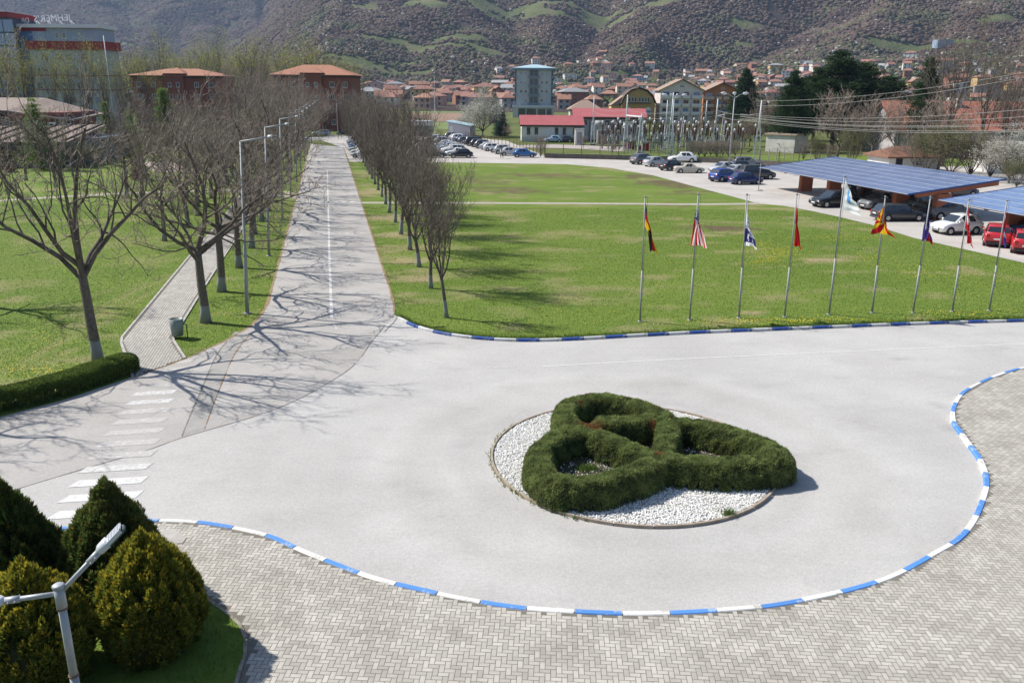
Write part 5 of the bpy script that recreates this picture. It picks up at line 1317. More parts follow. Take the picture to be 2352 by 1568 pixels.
def recolour(me, c):
    key = (me.name, c)
    if key not in _paintcache:
        m2 = me.copy()
        for i in range(len(m2.materials)):
            if m2.materials[i] is PM['grey']: m2.materials[i] = PM[c]
        _paintcache[key] = m2
    return _paintcache[key]
def car(kind, col, x, y, deg, label, group=None, s=.97, z=0.012):
    root, sn = models[kind]
    if kind not in _usedm:
        _usedm.add(kind); o = root; objs = [root] + [c for c in sn[1] for c in [c[0]] + [d[0] for d in c[1]]]
    else:
        o = copy_tree(sn); objs = [o]; 
        def rec(p):
            for c in p.children: objs.append(c); rec(c)
        rec(o)
    o.location = (x, y, z); o.rotation_euler = (0, 0, math.radians(deg)); o.scale = (s, s, s); o['label'] = label; o['category'] = 'car' if kind != 'van' else 'van'
    if group: o['group'] = group
    for q in objs:
        if q.type == 'MESH' and any(m is PM['grey'] for m in q.data.materials): allcars.append((q, col))
    return o
g1 = 'cars parked in the open beside the carports'
car('suv', 'grey', *G(1478, 377), 28, 'grey suv with its tail to the lawn, leftmost of the front car park row', g1)
car('hatch', 'silver', *G(1507, 382), 25, 'silver hatchback between the grey suv and the black hatchback', g1)
car('hatch', 'black', *G(1544, 391), 30, 'black hatchback behind the old beige saloon', g1)
car('sedan', 'beige', *G(1582, 397), 0, 'old beige white saloon seen from its side', g1, .93)
car('hatch', 'white', *G(1566, 373), 180, 'white hatchback facing left at the foot of the first four headed lamp', g1, 1.08)
car('hatch', 'silver', *G(1660, 396), 200, 'silver car facing left, beside the second four headed lamp', g1)
car('hatch', 'black', *G(1690, 393), 200, 'black car behind the second four headed lamp', g1)
car('suv', 'royal', *G(1664, 416), 30, 'bright blue suv seen from behind, next to the dark hatchback', g1, .95)
car('hatch', 'navy', *G(1712, 423), 12, 'dark blue hatchback at the tip of the parking island', g1)
car('van', 'dark', *G(1738, 411), 5, 'black people carrier behind the dark blue hatchback', g1)
car('hatch', 'silver', *G(1700, 403), 20, 'small silver car tucked between the blue suv and the black people carrier', g1)
car('estate', 'grey', *G(1716, 383), -5, 'grey estate car by the low wall behind the other parked cars', g1)
g2 = 'cars parked under and round the carports'
car('estate', 'black', *G(1915, 474), 196, 'black car with bright headlights parked under the farther carport', g2, 1.05)
car('suv', 'dark', *G(1985, 470), 200, 'dark suv under the farther carport, behind its third column', g2)
car('suv', 'grey', *G(2020, 480), 200, 'grey suv under the farther carport, with a bonnet badge facing left', g2)
car('estate', 'dark', *G(2062, 506), 5, 'dark grey hatchback with a pale tailgate behind the ray flag', g2, .97)
car('suv', 'grey', *G(2100, 484), 197, 'grey suv between the two carports facing left', g2)
car('estate', 'dark', *G(2128, 500), 197, 'dark car beside the first column of the nearer carport', g2)
car('suv', 'grey', *G(2178, 503), 5, 'grey estate behind the first column of the nearer carport', g2)
car('suv', 'dark', *G(2195, 452), 5, 'dark car beyond the farther carport, between the two roofs', g2)
car('hatch', 'dark', *G(1985, 436), 5, 'dark car beyond the farther carport, seen between its columns', g2)
car('mini', 'white', *G(2194, 536), 193, 'small white rounded city car at the kerb of the nearer carport', g2, 1.04)
car('suv', 'red', *G(2286, 560), 62, 'red suv with a black roof rack, seen from behind', g2, .92)
car('suv', 'red', *G(2350, 576), 62, 'red car seen from behind at the right edge', g2, .92)
car('hatch', 'blue', *G(2352, 540), 195, 'blue car behind the two red ones at the right edge', g2)
# far car park, right hand row
g3 = 'cars in the right hand row of the far car park'
rowc = ['blue', 'silver', 'silver', 'grey', 'white', 'silver', 'grey', 'dark', 'black', 'dark', 'grey', 'navy', 'white', 'silver', 'grey']; kk_ = ['hatch', 'hatch', 'suv', 'hatch', 'estate', 'hatch', 'suv', 'suv', 'van', 'hatch', 'estate', 'hatch', 'suv', 'hatch', 'suv']
a, b = np.array(G(1205, 361.5)), np.array(G(1054, 321))
for i in range(15):
    f = i / 14.; p = a + (b - a) * f + (np.array((-1.2, 0)) if i else 0)
    lab = 'bright blue hatchback at the near end of the right row in the far car park' if i == 0 else '%s %s car from the near end of the right row in the far car park' % (ords[i], rowc[i])
    car(kk_[i], rowc[i], p[0], p[1], (-2 if i == 0 else rnd.choice([2, 0, 178, 4])), lab, g3)
g4 = 'cars in the middle row of the far car park'
mc = ['black', 'white', 'silver', 'white', 'silver', 'skyb', 'white', 'dark', 'silver', 'dark', 'grey', 'white', 'grey', 'white']
a, b = np.array(G(1058, 362.5)), np.array(G(990, 322))
for i in range(13):
    p = a + (b - a) * i / 12.
    car(['hatch', 'sedan', 'suv', 'hatch', 'estate', 'hatch'][i % 6], mc[i], p[0], p[1], 186 + rnd.uniform(-3, 3), 'black rounded hatchback at the near end of the middle row in the far car park' if i == 0 else '%s %s car from the near end of the middle row in the far car park' % (ords[i], mc[i]), g4)
for i in range(6):
    p = np.array(G(1000, 362)) + (b - a) * (i / 12.) * 1.0 + np.array((-.3, 0))
    car(['estate', 'hatch', 'suv'][i % 3], ['dark', 'navy', 'silver', 'dark', 'white', 'grey'][i], p[0], p[1], 4, '%s %s car half hidden by the verge trees, left of the middle row' % (('nearest' if i == 0 else ords[i]), ['dark', 'navy', 'silver', 'dark', 'white', 'grey'][i]), 'cars nose to nose with the middle row')
g5 = 'cars parked beside the far end of the avenue'
a, b = np.array(G(826, 362)), np.array(G(812, 325))
for i, (c, k_) in enumerate([('silver', 'hatch'), ('white', 'hatch'), ('silver', 'estate'), ('blue', 'hatch'), ('skyb', 'hatch'), ('silver', 'suv'), ('white', 'van'), ('silver', 'suv')]):
    p = a + (b - a) * i / 7.
    car(k_, c, p[0] + .6, p[1], 182, '%s %s car in the row at the right of the avenue end' % ('nearest' if i == 0 else ords[i], c), g5)
car('estate', 'silver', *G(738, 312), 184, 'silver estate parked under the trees beyond the end of the avenue')
car('estate', 'black', *G(795, 311), 184, 'black car parked under the trees right of the silver estate')
car('hatch', 'skyb', *G(1270, 327), 185, 'pale covered car in front of the low red roofed building')
car('hatch', 'dark', *G(1296, 327), 175, 'dark car beside the pale covered one at the low red roofed building')
for q, c in allcars:
    q.data = recolour(q.data, c)

# ------------------------------------------------------------------ walking person in the far car park
def person(loc, rot, label):
    t = thing('person', loc, label, 'person', None, rot)
    me = D.meshes.new('body'); J = [(0, 0, .95), (0, 0, 1.25), (0, 0, 1.46), (0, 0, 1.56), (.02, 0, 1.72), (.1, .0, .93), (.18, .08, .5), (.02, .12, .08), (.12, .13, .04), (-.1, 0, .93), (.0, -.1, .5), (-.28, -.1, .12), (-.2, -.1, .03),
         (0, .2, 1.42), (-.1, .25, 1.12), (.06, .27, .92), (0, -.2, 1.42), (.08, -.26, 1.14), (.24, -.24, .98)]
    J[5] = (0, .1, .93); J[9] = (0, -.1, .93)
    Ed = [(0, 1), (1, 2), (2, 3), (3, 4), (0, 5), (5, 6), (6, 7), (7, 8), (0, 9), (9, 10), (10, 11), (11, 12), (2, 13), (13, 14), (14, 15), (2, 16), (16, 17), (17, 18)]
    Rr = [.15, .15, .12, .06, .10, .10, .065, .045, .04, .10, .065, .045, .04, .06, .045, .035, .06, .045, .035]
    me.from_pydata(J, Ed, []); o = link('body', me, t); md = o.modifiers.new('skin', 'SKIN')
    for i, r0 in enumerate(Rr): me.skin_vertices[0].data[i].radius = (r0, r0)
    me.skin_vertices[0].data[0].use_root = True
    o.modifiers.new('sub', 'SUBSURF').levels = 1; me.materials.append(mat('dark_clothes', (.03, .03, .035), .9))
    m = MB(); m.tube([(0, 0, .92), (0, 0, 1.2), (0, 0, 1.45)], [.19, .18, .15], 10); m.obj('jacket', mat('white_jacket', (.6, .6, .6), .9), t, True)
    m = MB(); m.tube([(.02, 0, 1.60), (.02, 0, 1.72), (.02, 0, 1.83)], [.08, .105, .05], 10); m.obj('head', mat('skin_tone', (.42, .26, .18), .6), t, True)
    m = MB(); m.tube([(.0, 0, 1.72), (.0, 0, 1.80), (.0, 0, 1.85)], [.112, .10, .04], 10); m.obj('hair', mat('dark_hair', (.03, .02, .015), .8), t, True)
    return t
x, y = G(1152, 364); person((x, y, .012), 2.6, 'person in a pale top walking through the far car park')
# ================================================================== buildings
PLB = mat('pale_blue_grey_plaster', (.40, .43, .48), .85, (.46, .49, .54), scale=.6, bump=.1); WHITE = mat('white_plaster', (.62, .61, .58), .85, (.70, .69, .66), scale=.5); CREAM = mat('cream_plaster', (.62, .56, .46), .85, (.68, .62, .52), scale=.5)
REDMET = mat('red_sheet_roof', (.42, .12, .125), .5, (.36, .10, .10), scale=.8); BRICKM = mat('dark_brick', (.20, .07, .05), .9, (.27, .10, .07), scale=4, detail=6); TILE = mat('orange_roof_tiles', (.29, .125, .075), .8, (.36, .17, .105), (.22, .10, .065), scale=1.2, detail=6, stretch=(1, 1, 1), bump=.3)
TILE2 = mat('brown_roof_tiles', (.26, .18, .14), .8, (.33, .24, .19), scale=1.5, detail=6); WFR = mat('white_window_frame', (.62, .63, .64), .5); WGL = mat('window_glass', (.03, .04, .055), .08, spec=.8, coat=.8); WGL2 = mat('blue_window_glass', (.10, .20, .42), .12, spec=.8, coat=.8)
CONC = mat('grey_concrete', (.30, .29, .28), .9, (.38, .37, .36), scale=1); OCHRE = mat('ochre_plaster', (.38, .25, .10), .85, (.43, .29, .12), scale=.6); ORANGE = mat('orange_plaster', (.42, .16, .05), .85, (.47, .19, .07), scale=.6); DKSH = mat('dark_fascia', (.06, .05, .05), .8)
REDB = mat('red_cladding', (.25, .012, .02), .5); TEALR = mat('pale_metal_roof', (.45, .60, .66), .4, metal=.2); SHUT = mat('grey_shutter', (.12, .13, .15), .6)
_wm = {}
def window_at(parent, x, y, z, w, h, rot=0., glass=None, frame=None, arch=False, name='window'):
    """window in a wall; local -y looks out of the wall"""
    key = (round(w, 2), round(h, 2), (glass or WGL).name, (frame or WFR).name, arch)
    if key not in _wm:
        f = MB(); t_ = .09
        for (a, b, c, d) in ((-w / 2, w / 2, 0, t_), (-w / 2, w / 2, h - t_, h), (-w / 2, -w / 2 + t_, t_, h - t_), (w / 2 - t_, w / 2, t_, h - t_)): f.box(a, b, -.07, .04, c, d)
        if w > 1.1: f.box(-t_ / 3, t_ / 3, -.06, .04, t_, h - t_)
        if arch:
            n = 8; f.add([(w / 2 * math.cos(math.pi * k / n), -.07, h + w / 2 * math.sin(math.pi * k / n)) for k in range(n + 1)] + [(w / 2 * math.cos(math.pi * k / n), .03, h + w / 2 * math.sin(math.pi * k / n)) for k in range(n + 1)], [tuple(range(n + 1)), tuple(range(2 * n + 1, n, -1))] + [(k, k + 1, n + 2 + k, n + 1 + k) for k in range(n)])
        f.box(-w / 2 - .06, w / 2 + .06, -.13, .03, -.07, -.001)
        p = MB(); p.box(-w / 2 + t_, w / 2 - t_, -.035, .02, t_, h - t_)
        _wm[key] = (f.mesh('window', frame or WFR), p.mesh('pane', glass or WGL))
    a, b = _wm[key]; o = link(name, a, parent, (x, y, z), rot); link('pane', b, o, (0, 0, 0)); return o
def bld(name, u, v, Y, label, cat='building', rot=0, x=None, z=0):
    xx = PY(u, v, Y)[0] if x is None else x
    return thing(name, (xx, Y, z), label, cat, None, rot)
def gable(m, x0, x1, y0, y1, z0, z1, axis='x', over=.4, th=.18):
    """gable roof slab pair, ridge along axis"""
    if axis == 'x':
        ym = (y0 + y1) / 2; a = over
        for (ya, yb) in ((y0 - a, ym), (y1 + a, ym)):
            zs = z0 - (z1 - z0) * a / ((y1 - y0) / 2)
            m.add([(x0 - a, ya, zs), (x1 + a, ya, zs), (x1 + a, yb, z1), (x0 - a, yb, z1), (x0 - a, ya, zs + th), (x1 + a, ya, zs + th), (x1 + a, yb, z1 + th), (x0 - a, yb, z1 + th)], [(3, 2, 1, 0), (4, 5, 6, 7), (0, 1, 5, 4), (1, 2, 6, 5), (2, 3, 7, 6), (3, 0, 4, 7)])
    else:
        xm = (x0 + x1) / 2; a = over
        for (xa, xb) in ((x0 - a, xm), (x1 + a, xm)):
            zs = z0 - (z1 - z0) * a / ((x1 - x0) / 2)
            m.add([(xa, y0 - a, zs), (xa, y1 + a, zs), (xb, y1 + a, z1), (xb, y0 - a, z1), (xa, y0 - a, zs + th), (xa, y1 + a, zs + th), (xb, y1 + a, z1 + th), (xb, y0 - a, z1 + th)], [(3, 2, 1, 0), (4, 5, 6, 7), (0, 1, 5, 4), (1, 2, 6, 5), (2, 3, 7, 6), (3, 0, 4, 7)])
def gwall(m, x0, x1, y0, y1, zb, z0, z1, axis='x'):
    m.box(x0, x1, y0, y1, zb, z0)
    if axis == 'x':
        for xx in (x0, x1 - .2): m.xprism([(y0, z0), (y1, z0), ((y0 + y1) / 2, z1)], xx, xx + .2)
    else:
        for yy in (y0, y1 - .2):
            m.add([(x0, yy, z0), (x1, yy, z0), ((x0 + x1) / 2, yy, z1), (x0, yy + .2, z0), (x1, yy + .2, z0), ((x0 + x1) / 2, yy + .2, z1)], [(0, 1, 2), (5, 4, 3), (0, 3, 4, 1), (1, 4, 5, 2), (2, 5, 3, 0)])
def hip(m, x0, x1, y0, y1, z0, z1, o=.5, r=.35):
    cy_ = (y0 + y1) / 2; xa, xb = x0 + (x1 - x0) * r, x1 - (x1 - x0) * r
    m.add([(x0 - o, y0 - o, z0), (x1 + o, y0 - o, z0), (x1 + o, y1 + o, z0), (x0 - o, y1 + o, z0), (xa, cy_, z1), (xb, cy_, z1), (x0 - o, y0 - o, z0 - .2), (x1 + o, y0 - o, z0 - .2), (x1 + o, y1 + o, z0 - .2), (x0 - o, y1 + o, z0 - .2)],
          [(0, 1, 5, 4), (1, 2, 5), (2, 3, 4, 5), (3, 0, 4), (6, 7, 1, 0), (7, 8, 2, 1), (8, 9, 3, 2), (9, 6, 0, 3), (9, 8, 7, 6)])

# --- tower block with the wavy balconies (Y 358)
t = bld('tower_block', 1225, 270, 358, 'pale blue grey six storey block with dark central loggias and a flat pale hip roof', 'apartment block', rot=-.03)
m = MB(); m.box(-7.2, 7.2, 0, 13, 4.6, 18.9)
m.obj('wall', PLB, t)
m = MB(); m.box(-8.6, 8.5, -1.0, 13.2, 0, 4.0); m.obj('ground_floor', mat('pale_panel', (.46, .50, .55), .8), t)
m = MB(); m.box(-8.9, 8.8, -1.4, 13.4, 4.0, 4.9); m.obj('canopy', mat('pale_band', (.52, .58, .66), .7), t)
m = MB(); m.box(-9.0, 9.0, -1.1, 13.9, 18.9, 19.5); m.obj('cornice', mat('blue_cornice', (.16, .24, .33), .6), t)
m = MB(); hip(m, -8.8, 8.8, -1.0, 13.5, 19.7, 21.2, .1, .42); m.obj('roof', TEALR, t)
for fl_ in range(4):
    z = 5.1 + fl_ * 3.55
    m = MB(); m.box(-1.9, 1.9, -.35, -.02, z + .9, z + 3.0); lg = m.obj('loggia', SHUT, t)
    for xx in (-1.9, -.05, 1.8): k = MB(); k.box(xx, xx + .1, -.42, -.3, z + .9, z + 3.0); k.obj('mullion', WFR, lg)
    m = MB(); m.box(-2.2, 2.2, -.75, -.02, z - .15, z + .85); m.obj('balcony', mat('balcony_grey', (.20, .23, .29), .8), t)
    for sd in (-1, 1):
        m = MB(); xa, xb = sorted((sd * 7.2, sd * 8.7)); m.box(xa, xb, -.5, 4.5, z - .2, z + .9); m.box(xa, xb, 6, 11, z - .2, z + .9); m.obj('side_balcony', mat('balcony_grey', (.20, .23, .29), .8), t)
        m = MB(); xa, xb = sorted((sd * 7.21, sd * 7.9)); m.box(xa, xb, .4, 4.0, z + .92, z + 3.3); m.obj('side_loggia', SHUT, t)
    for xx in (-5.2, -3.3, 3.4, 5.3):
        if (fl_, xx) in ((0, -5.2), (0, 5.3)): continue
        gl = WGL2 if (fl_ == 3 and xx < 0) or (fl_ == 2 and xx == -5.2) else WGL
        hh = 1.15 if not ((fl_ == 3 and xx > 0) or (fl_ == 2 and xx == -3.3) or fl_ == 0 and xx < 0) else .55
        window_at(t, xx, -.0, z + 1.2, .95, hh, 0, gl)
for xx, w_ in ((-4.8, 3.0), (-.9, 4.0), (3.4, 3.2), (6.6, 2.0)): 
    m = MB(); m.box(xx - w_ / 2, xx + w_ / 2, -1.06, -1.01, .4, 3.6); m.obj('shop_window', WGL, t)

# --- two low buildings with red sheet roofs
x0, y0 = G(1198, 325)
t = thing('red_roofed_house', (x0, y0, 0), 'low white building with red sheet roof and six dark windows before the tower block', 'building', None, .02)
m = MB(); gwall(m, 0, 13.2, 0, 8, 0, 3.5, 5.2); m.obj('wall', WHITE, t); m = MB(); gable(m, 0, 13.2, 0, 8, 3.55, 5.3, over=.45); m.obj('roof', REDMET, t)
m = MB(); m.box(-.4, 13.6, -.55, -.45, 3.15, 3.45); m.obj('gutter', DKSH, t)
m = MB(); m.box(-.03, 13.23, -.03, -.001, .0, 1.0); m.obj('plinth', mat('pale_plinth', (.5, .5, .46), .9), t)
for xx in (1.5, 3.2, 7.6, 9.3, 11.5, 0.0): 
    if xx: window_at(t, xx, 0, 1.35, .95, 1.75)
window_at(t, 12.6, 0, 1.35, .95, 1.75)
window_at(t, 0, 3, 1.4, .9, 1.3, -math.pi / 2)
x0, y0 = G(1318, 321)
t = thing('red_roofed_hall', (x0, y0, 0), 'longer white hall with red sheet roof and a band of dark windows behind the substation', 'building', None, -.04)
m = MB(); gwall(m, 0, 16, 0, 9, 0, 5.0, 6.6); m.obj('wall', WHITE, t); m = MB(); gable(m, 0, 16, 0, 9, 5.05, 6.7, over=.4); m.obj('roof', REDMET, t)
for k in range(5): 
    window_at(t, 1.9 + k * 3.05, 0, 3.2, 2.3, 1.25)
    m = MB(); m.box(.3 + k * 3.05, .55 + k * 3.05, -.12, -.01, 0, 4.9); m.obj('pilaster', mat('grey_pilaster', (.2, .21, .22), .8), t)
m = MB(); m.box(-.4, 16.4, -.5, -.38, 4.6, 4.95); m.obj('gutter', DKSH, t)
# white flat roofed kiosk shed by the far car park
x0, y0 = G(1030, 314); t = thing('white_shed', (x0, y0, 0), 'white flat roofed shed beyond the far car park rows', 'shed', None, -.12)
m = MB(); m.add([(0, 0, 0), (5.2, 0, 0), (5.2, 8, 0), (0, 8, 0), (0, 0, 3.3), (5.2, 0, 2.3), (5.2, 8, 2.3), (0, 8, 3.3)], [(3, 2, 1, 0), (4, 5, 6, 7), (0, 1, 5, 4), (1, 2, 6, 5), (2, 3, 7, 6), (3, 0, 4, 7)]); m.obj('wall', mat('pale_lilac_wall', (.48, .47, .52), .85), t)
m = MB(); m.add([(-.6, -.3, 3.45), (5.5, -.3, 2.4), (5.5, 8.3, 2.4), (-.6, 8.3, 3.45), (-.6, -.3, 3.6), (5.5, -.3, 2.55), (5.5, 8.3, 2.55), (-.6, 8.3, 3.6)], [(3, 2, 1, 0), (4, 5, 6, 7), (0, 1, 5, 4), (1, 2, 6, 5), (2, 3, 7, 6), (3, 0, 4, 7)]); m.obj('roof', TEALR, t)
m = MB(); m.box(.3, 1.1, -.04, -.005, 0, 2.4); m.obj('door', WFR, t)
t = thing('tarpaulin_shelter', (x0 - 6.5, y0 + 2, 0), 'shelter with white top and teal sides left of the white shed', 'shelter'); m = MB(); m.box(-3, 2.2, 0, 5, 2.4, 3.5); m.obj('roof', mat('white_canvas', (.7, .7, .7), .7), t); m = MB(); m.box(-2.9, 2.1, .1, 4.9, 0, 2.39); m.obj('side_sheet', mat('teal_tarpaulin', (.04, .16, .17), .6), t)

# --- brown arched roof house
t = bld('gambrel_house', 1465, 270, 300, 'ochre house with a dark curved gable roof and three arched windows', 'house')
pr = [(-6.2, 6.6), (-4.9, 9.3), (-2.9, 11.0), (0, 11.9), (2.9, 11.0), (4.9, 9.3), (6.2, 6.6)]
m = MB(); n = len(pr); m.add([(a * .94, 0, b - .3) for a, b in pr] + [(-5.8, 0, 0), (5.8, 0, 0)] + [(a * .94, 10, b - .3) for a, b in pr] + [(-5.8, 10, 0), (5.8, 10, 0)],
      [tuple([n] + list(range(n)) + [n + 1]), tuple(reversed([2 * n + 2] + list(range(n + 2, 2 * n + 2)) + [2 * n + 3])), (n, n + 1, 2 * n + 3, 2 * n + 2), (n, 0, n + 2, 2 * n + 2), (n - 1, n + 1, 2 * n + 3, 2 * n + 1)]); m.obj('wall', OCHRE, t)
m = MB()
for (a, b), (c, d) in zip(pr[:-1], pr[1:]): m.add([(a, -.7, b), (c, -.7, d), (c, 10.5, d), (a, 10.5, b), (a, -.7, b + .3), (c, -.7, d + .3), (c, 10.5, d + .3), (a, 10.5, b + .3)], [(3, 2, 1, 0), (4, 5, 6, 7), (0, 1, 5, 4), (1, 2, 6, 5), (2, 3, 7, 6), (3, 0, 4, 7)])
m.obj('roof', mat('dark_brown_roof', (.10, .07, .055), .8), t)
m = MB(); m.add([(-6.2, 1.2, 6.6), (-9.6, 1.0, 6.0), (-9.6, 10, 6.0), (-6.2, 10, 6.6), (-4.9, 1.2, 9.4), (-4.9, 10, 9.4)], [(0, 4, 5, 3), (0, 1, 4), (1, 2, 5, 4), (2, 3, 5), (0, 3, 2, 1)]); m.obj('wing_roof', TILE2, t)
m = MB(); m.box(-9.2, -5.81, 2, 10, 0, 5.98); m.obj('wing', mat('yellow_plaster', (.55, .40, .16), .85), t)
for xx in (-3.4, 0, 3.4): window_at(t, xx, 0, 3.0, 2.0 if xx else 1.1, 1.5, 0, WGL2, arch=True)
for xx in (-3.2, -2.1, -1.1, .4, 1.4, 2.5, 3.4): window_at(t, xx, 0, 7.2, .7, 1.6, 0, WGL)
m = MB(); m.box(-4.2, 4.2, -.8, -.02, 6.7, 6.95); m.obj('balcony', DKSH, t)

# --- white and orange apartment houses
def apartment(u, Y, w, zr, ze, wallm, name, label, brd):
    t = bld(name, u, 270, Y, label, 'apartment house')
    h = w / 2; m = MB(); gwall(m, -h, h, 0, 12, 0, ze, zr - .2, 'y'); m.obj('wall', wallm, t)
    m = MB(); gable(m, -h, h, -.4, 12, ze, zr, 'y', .7, .25); m.obj('roof', TILE2, t)
    for k in range(4):
        z = .4 + k * (ze - .4) / 4
        for j, xx in enumerate((-h + 2.0, -h + 5.6, h - 5.6, h - 2.0)):
            if k == 3 and False: continue
            window_at(t, xx, 0, z + .7, 2.3 if j in (0, 3) else 1.9, 1.5, 0, WGL if (j + k) % 3 else WGL2)
        if k: 
            for (a, b) in ((-h, -h + 3.8), (-h + 4.4, -.3), (.3, h - 4.4), (h - 3.8, h)):
                m = MB(); m.box(a, b, -1.15, -.02, z - .1, z + .06); m.box(a, b, -1.15, -1.05, z + .06, z + .95); m.obj('balcony', brd, t)
    window_at(t, 0, -.0, ze + .9, 1.4, .7, 0, WGL)
    return t
PINKW = mat('pinkish_white_plaster', (.60, .54, .53), .85, (.66, .60, .58), scale=.5)
apartment(1562, 300, 14.6, 14.8, 11.3, PINKW, 'white_apartments', 'white four storey apartment house with long balconies and a brown gable roof', mat('white_balcony', (.62, .60, .60), .8))
apartment(1655, 312, 13.6, 14.0, 10.8, ORANGE, 'orange_apartments', 'orange four storey apartment house with white balconies beside the white one', mat('cream_balcony', (.60, .48, .36), .8))
# small villa between tower and ochre house
t = bld('villa', 1345, 262, 290, 'single villa with a brown hip roof seen above the red roofed hall', 'house'); m = MB(); m.box(-5.2, 5.2, 0, 9, 0, 4.6); m.obj('wall', mat('grey_white_wall', (.46, .46, .44), .85), t); m = MB(); hip(m, -5.2, 5.2, 0, 9, 4.8, 7.8, .7, .4); m.obj('roof', TILE2, t)
for xx in (-3.6, -1.6): window_at(t, xx, 0, 1.6, 1.0, 1.7)
m = MB(); m.box(.2, 2.8, -.06, -.01, 1.2, 3.9); m.obj('porch', SHUT, t)

# --- two brick apartment houses with orange roofs behind the avenue trees
def brick_house(u, Y, w, ze, zr, label, d=14):
    t = bld('brick_apartments', u, 270, Y, label, 'apartment house'); h = w / 2
    m = MB(); m.box(-h, h, 0, d, 0, ze); m.obj('wall', BRICKM, t); m = MB(); hip(m, -h, h, 0, d, ze + .2, zr, 1.1, .32); m.obj('roof', TILE, t)
    m = MB(); m.box(-2.6, 2.6, -.9, 3, 0, ze + .8); m.obj('stair_tower', BRICKM, t); m = MB(); m.add([(-3.3, -1.5, ze + .7), (3.3, -1.5, ze + .7), (3.3, 4, ze + .7), (-3.3, 4, ze + .7), (0, 2.5, ze + 2.3)], [(0, 1, 4), (1, 2, 4), (2, 3, 4), (3, 0, 4), (3, 2, 1, 0)]); m.obj('tower_roof', TILE, t)
    m = MB(); m.box(-h - .3, h + .3, -.3, d + .3, ze - .4, ze); m.obj('eaves', DKSH, t)
    for k in range(4):
        z = 1.0 + k * (ze - 1.2) / 4
        for xx in np.linspace(-h + 1.6, h - 1.6, 6): 
            if abs(xx) < 3.2: continue
            window_at(t, float(xx), 0, z + .5, 1.2, 1.35)
        window_at(t, -1.1, -.9, z + .5, .9, 1.2); window_at(t, 1.1, -.9, z + .5, .9, 1.2)
        m = MB(); m.box(-h + .2, -h + 3.4, -1.2, -.02, z + .1, z + .25); m.obj('balcony', CONC, t)
    return t
brick_house(410, 232, 22.5, 13.6, 15.7, 'brick apartment house with an orange hipped roof behind the slim light green tree')
brick_house(722, 229, 20.5, 14.0, 16.9, 'brick apartment house with an orange hipped roof at the end of the avenue')

# --- hospital like block at the left
x0 = PY(80, 200, 196)[0]; x1 = PY(252, 200, 196)[0]
t = thing('white_office_block', (x0, 196, 0), 'six storey pale block with dark red roof band behind light green trees, far left', 'office block', None, .01)
w_ = x1 - x0; PB = mat('pale_grey_cladding', (.33, .36, .40), .8, (.38, .41, .45), scale=.3)
m = MB(); m.box(0, w_, 0, 6.5, 0, 18.6); m.obj('wall', PB, t); m = MB(); m.box(-.5, w_ + .5, -.5, 7, 18.6, 20.4); m.obj('roof_band', REDB, t)
for z in (9.9, 13.0): m = MB(); m.box(-.06, w_ + .06, -.06, 6.56, z, z + .22); m.obj('red_stripe', REDB, t)
for k in range(6):
    for xx in np.linspace(1.3, w_ - 1.3, 9):
        if (int(xx * 3) + k) % 4 == 0: continue
        window_at(t, float(xx), 0, .9 + k * 3.1, 1.15, 1.4, 0, WGL2 if (int(xx) + k) % 3 == 0 else WGL, frame=PB)
m = MB(); m.tube([(w_ + .4, -.9, 0), (w_ + .4, -.9, 21.6)], [.12, .1], 8); m.obj('downpipe', mat('pale_pipe', (.6, .6, .6), .5), t, True)
t = thing('glass_office_wing', (PY(34, 100, 212)[0], 212, 0), 'taller glass fronted wing with red trim and roof letters at the far left', 'office block')
wx = PY(245, 100, 212)[0] - PY(34, 100, 212)[0]; m = MB(); m.box(0, wx * .93, 0, 8, 0, 24.2); m.obj('wall', mat('pale_blue_cladding', (.30, .38, .50), .6), t)
m = MB(); m.box(-.8, wx * .93 + .6, -1, 9, 24.2, 25.0); m.obj('roof', mat('white_roof_edge', (.66, .70, .72), .5), t)
for k in range(5):
    for j in range(3): m = MB(); m.box(.3 + j * 2.5, 2.7 + j * 2.5, -.12, -.02, 8.6 + k * 3.1, 11.5 + k * 3.1); m.obj('glass_panel', WGL2, t)
m = MB(); m.box(.0, 8.0, -.16, -.02, 23.4, 24.15); m.obj('red_trim', REDB, t)
window_at(t, 10.5, 0, 21.8, .9, 1.4); window_at(t, 12.2, 0, 21.8, .9, 1.4)
t = thing('red_topped_tower', (PY(-60, 100, 208)[0], 208, 0), 'dark glass tower with a red top edge at the left frame border', 'office block'); wx2 = PY(26, 100, 208)[0] - PY(-60, 100, 208)[0]
m = MB(); m.box(0, wx2, 0, 12, 0, 26.2); m.obj('wall', mat('dark_slate_wall', (.05, .07, .10), .5), t); m = MB(); m.box(-.2, wx2 + .3, -.3, 12.3, 26.2, 27.4); m.obj('red_band', REDB, t)
for k in range(7):
    for j in range(4): m = MB(); m.box(.2 + j * 2.5, 2.5 + j * 2.5, -.1, -.01, 5 + k * 3, 7.7 + k * 3); m.obj('glass_panel', WGL2, t)
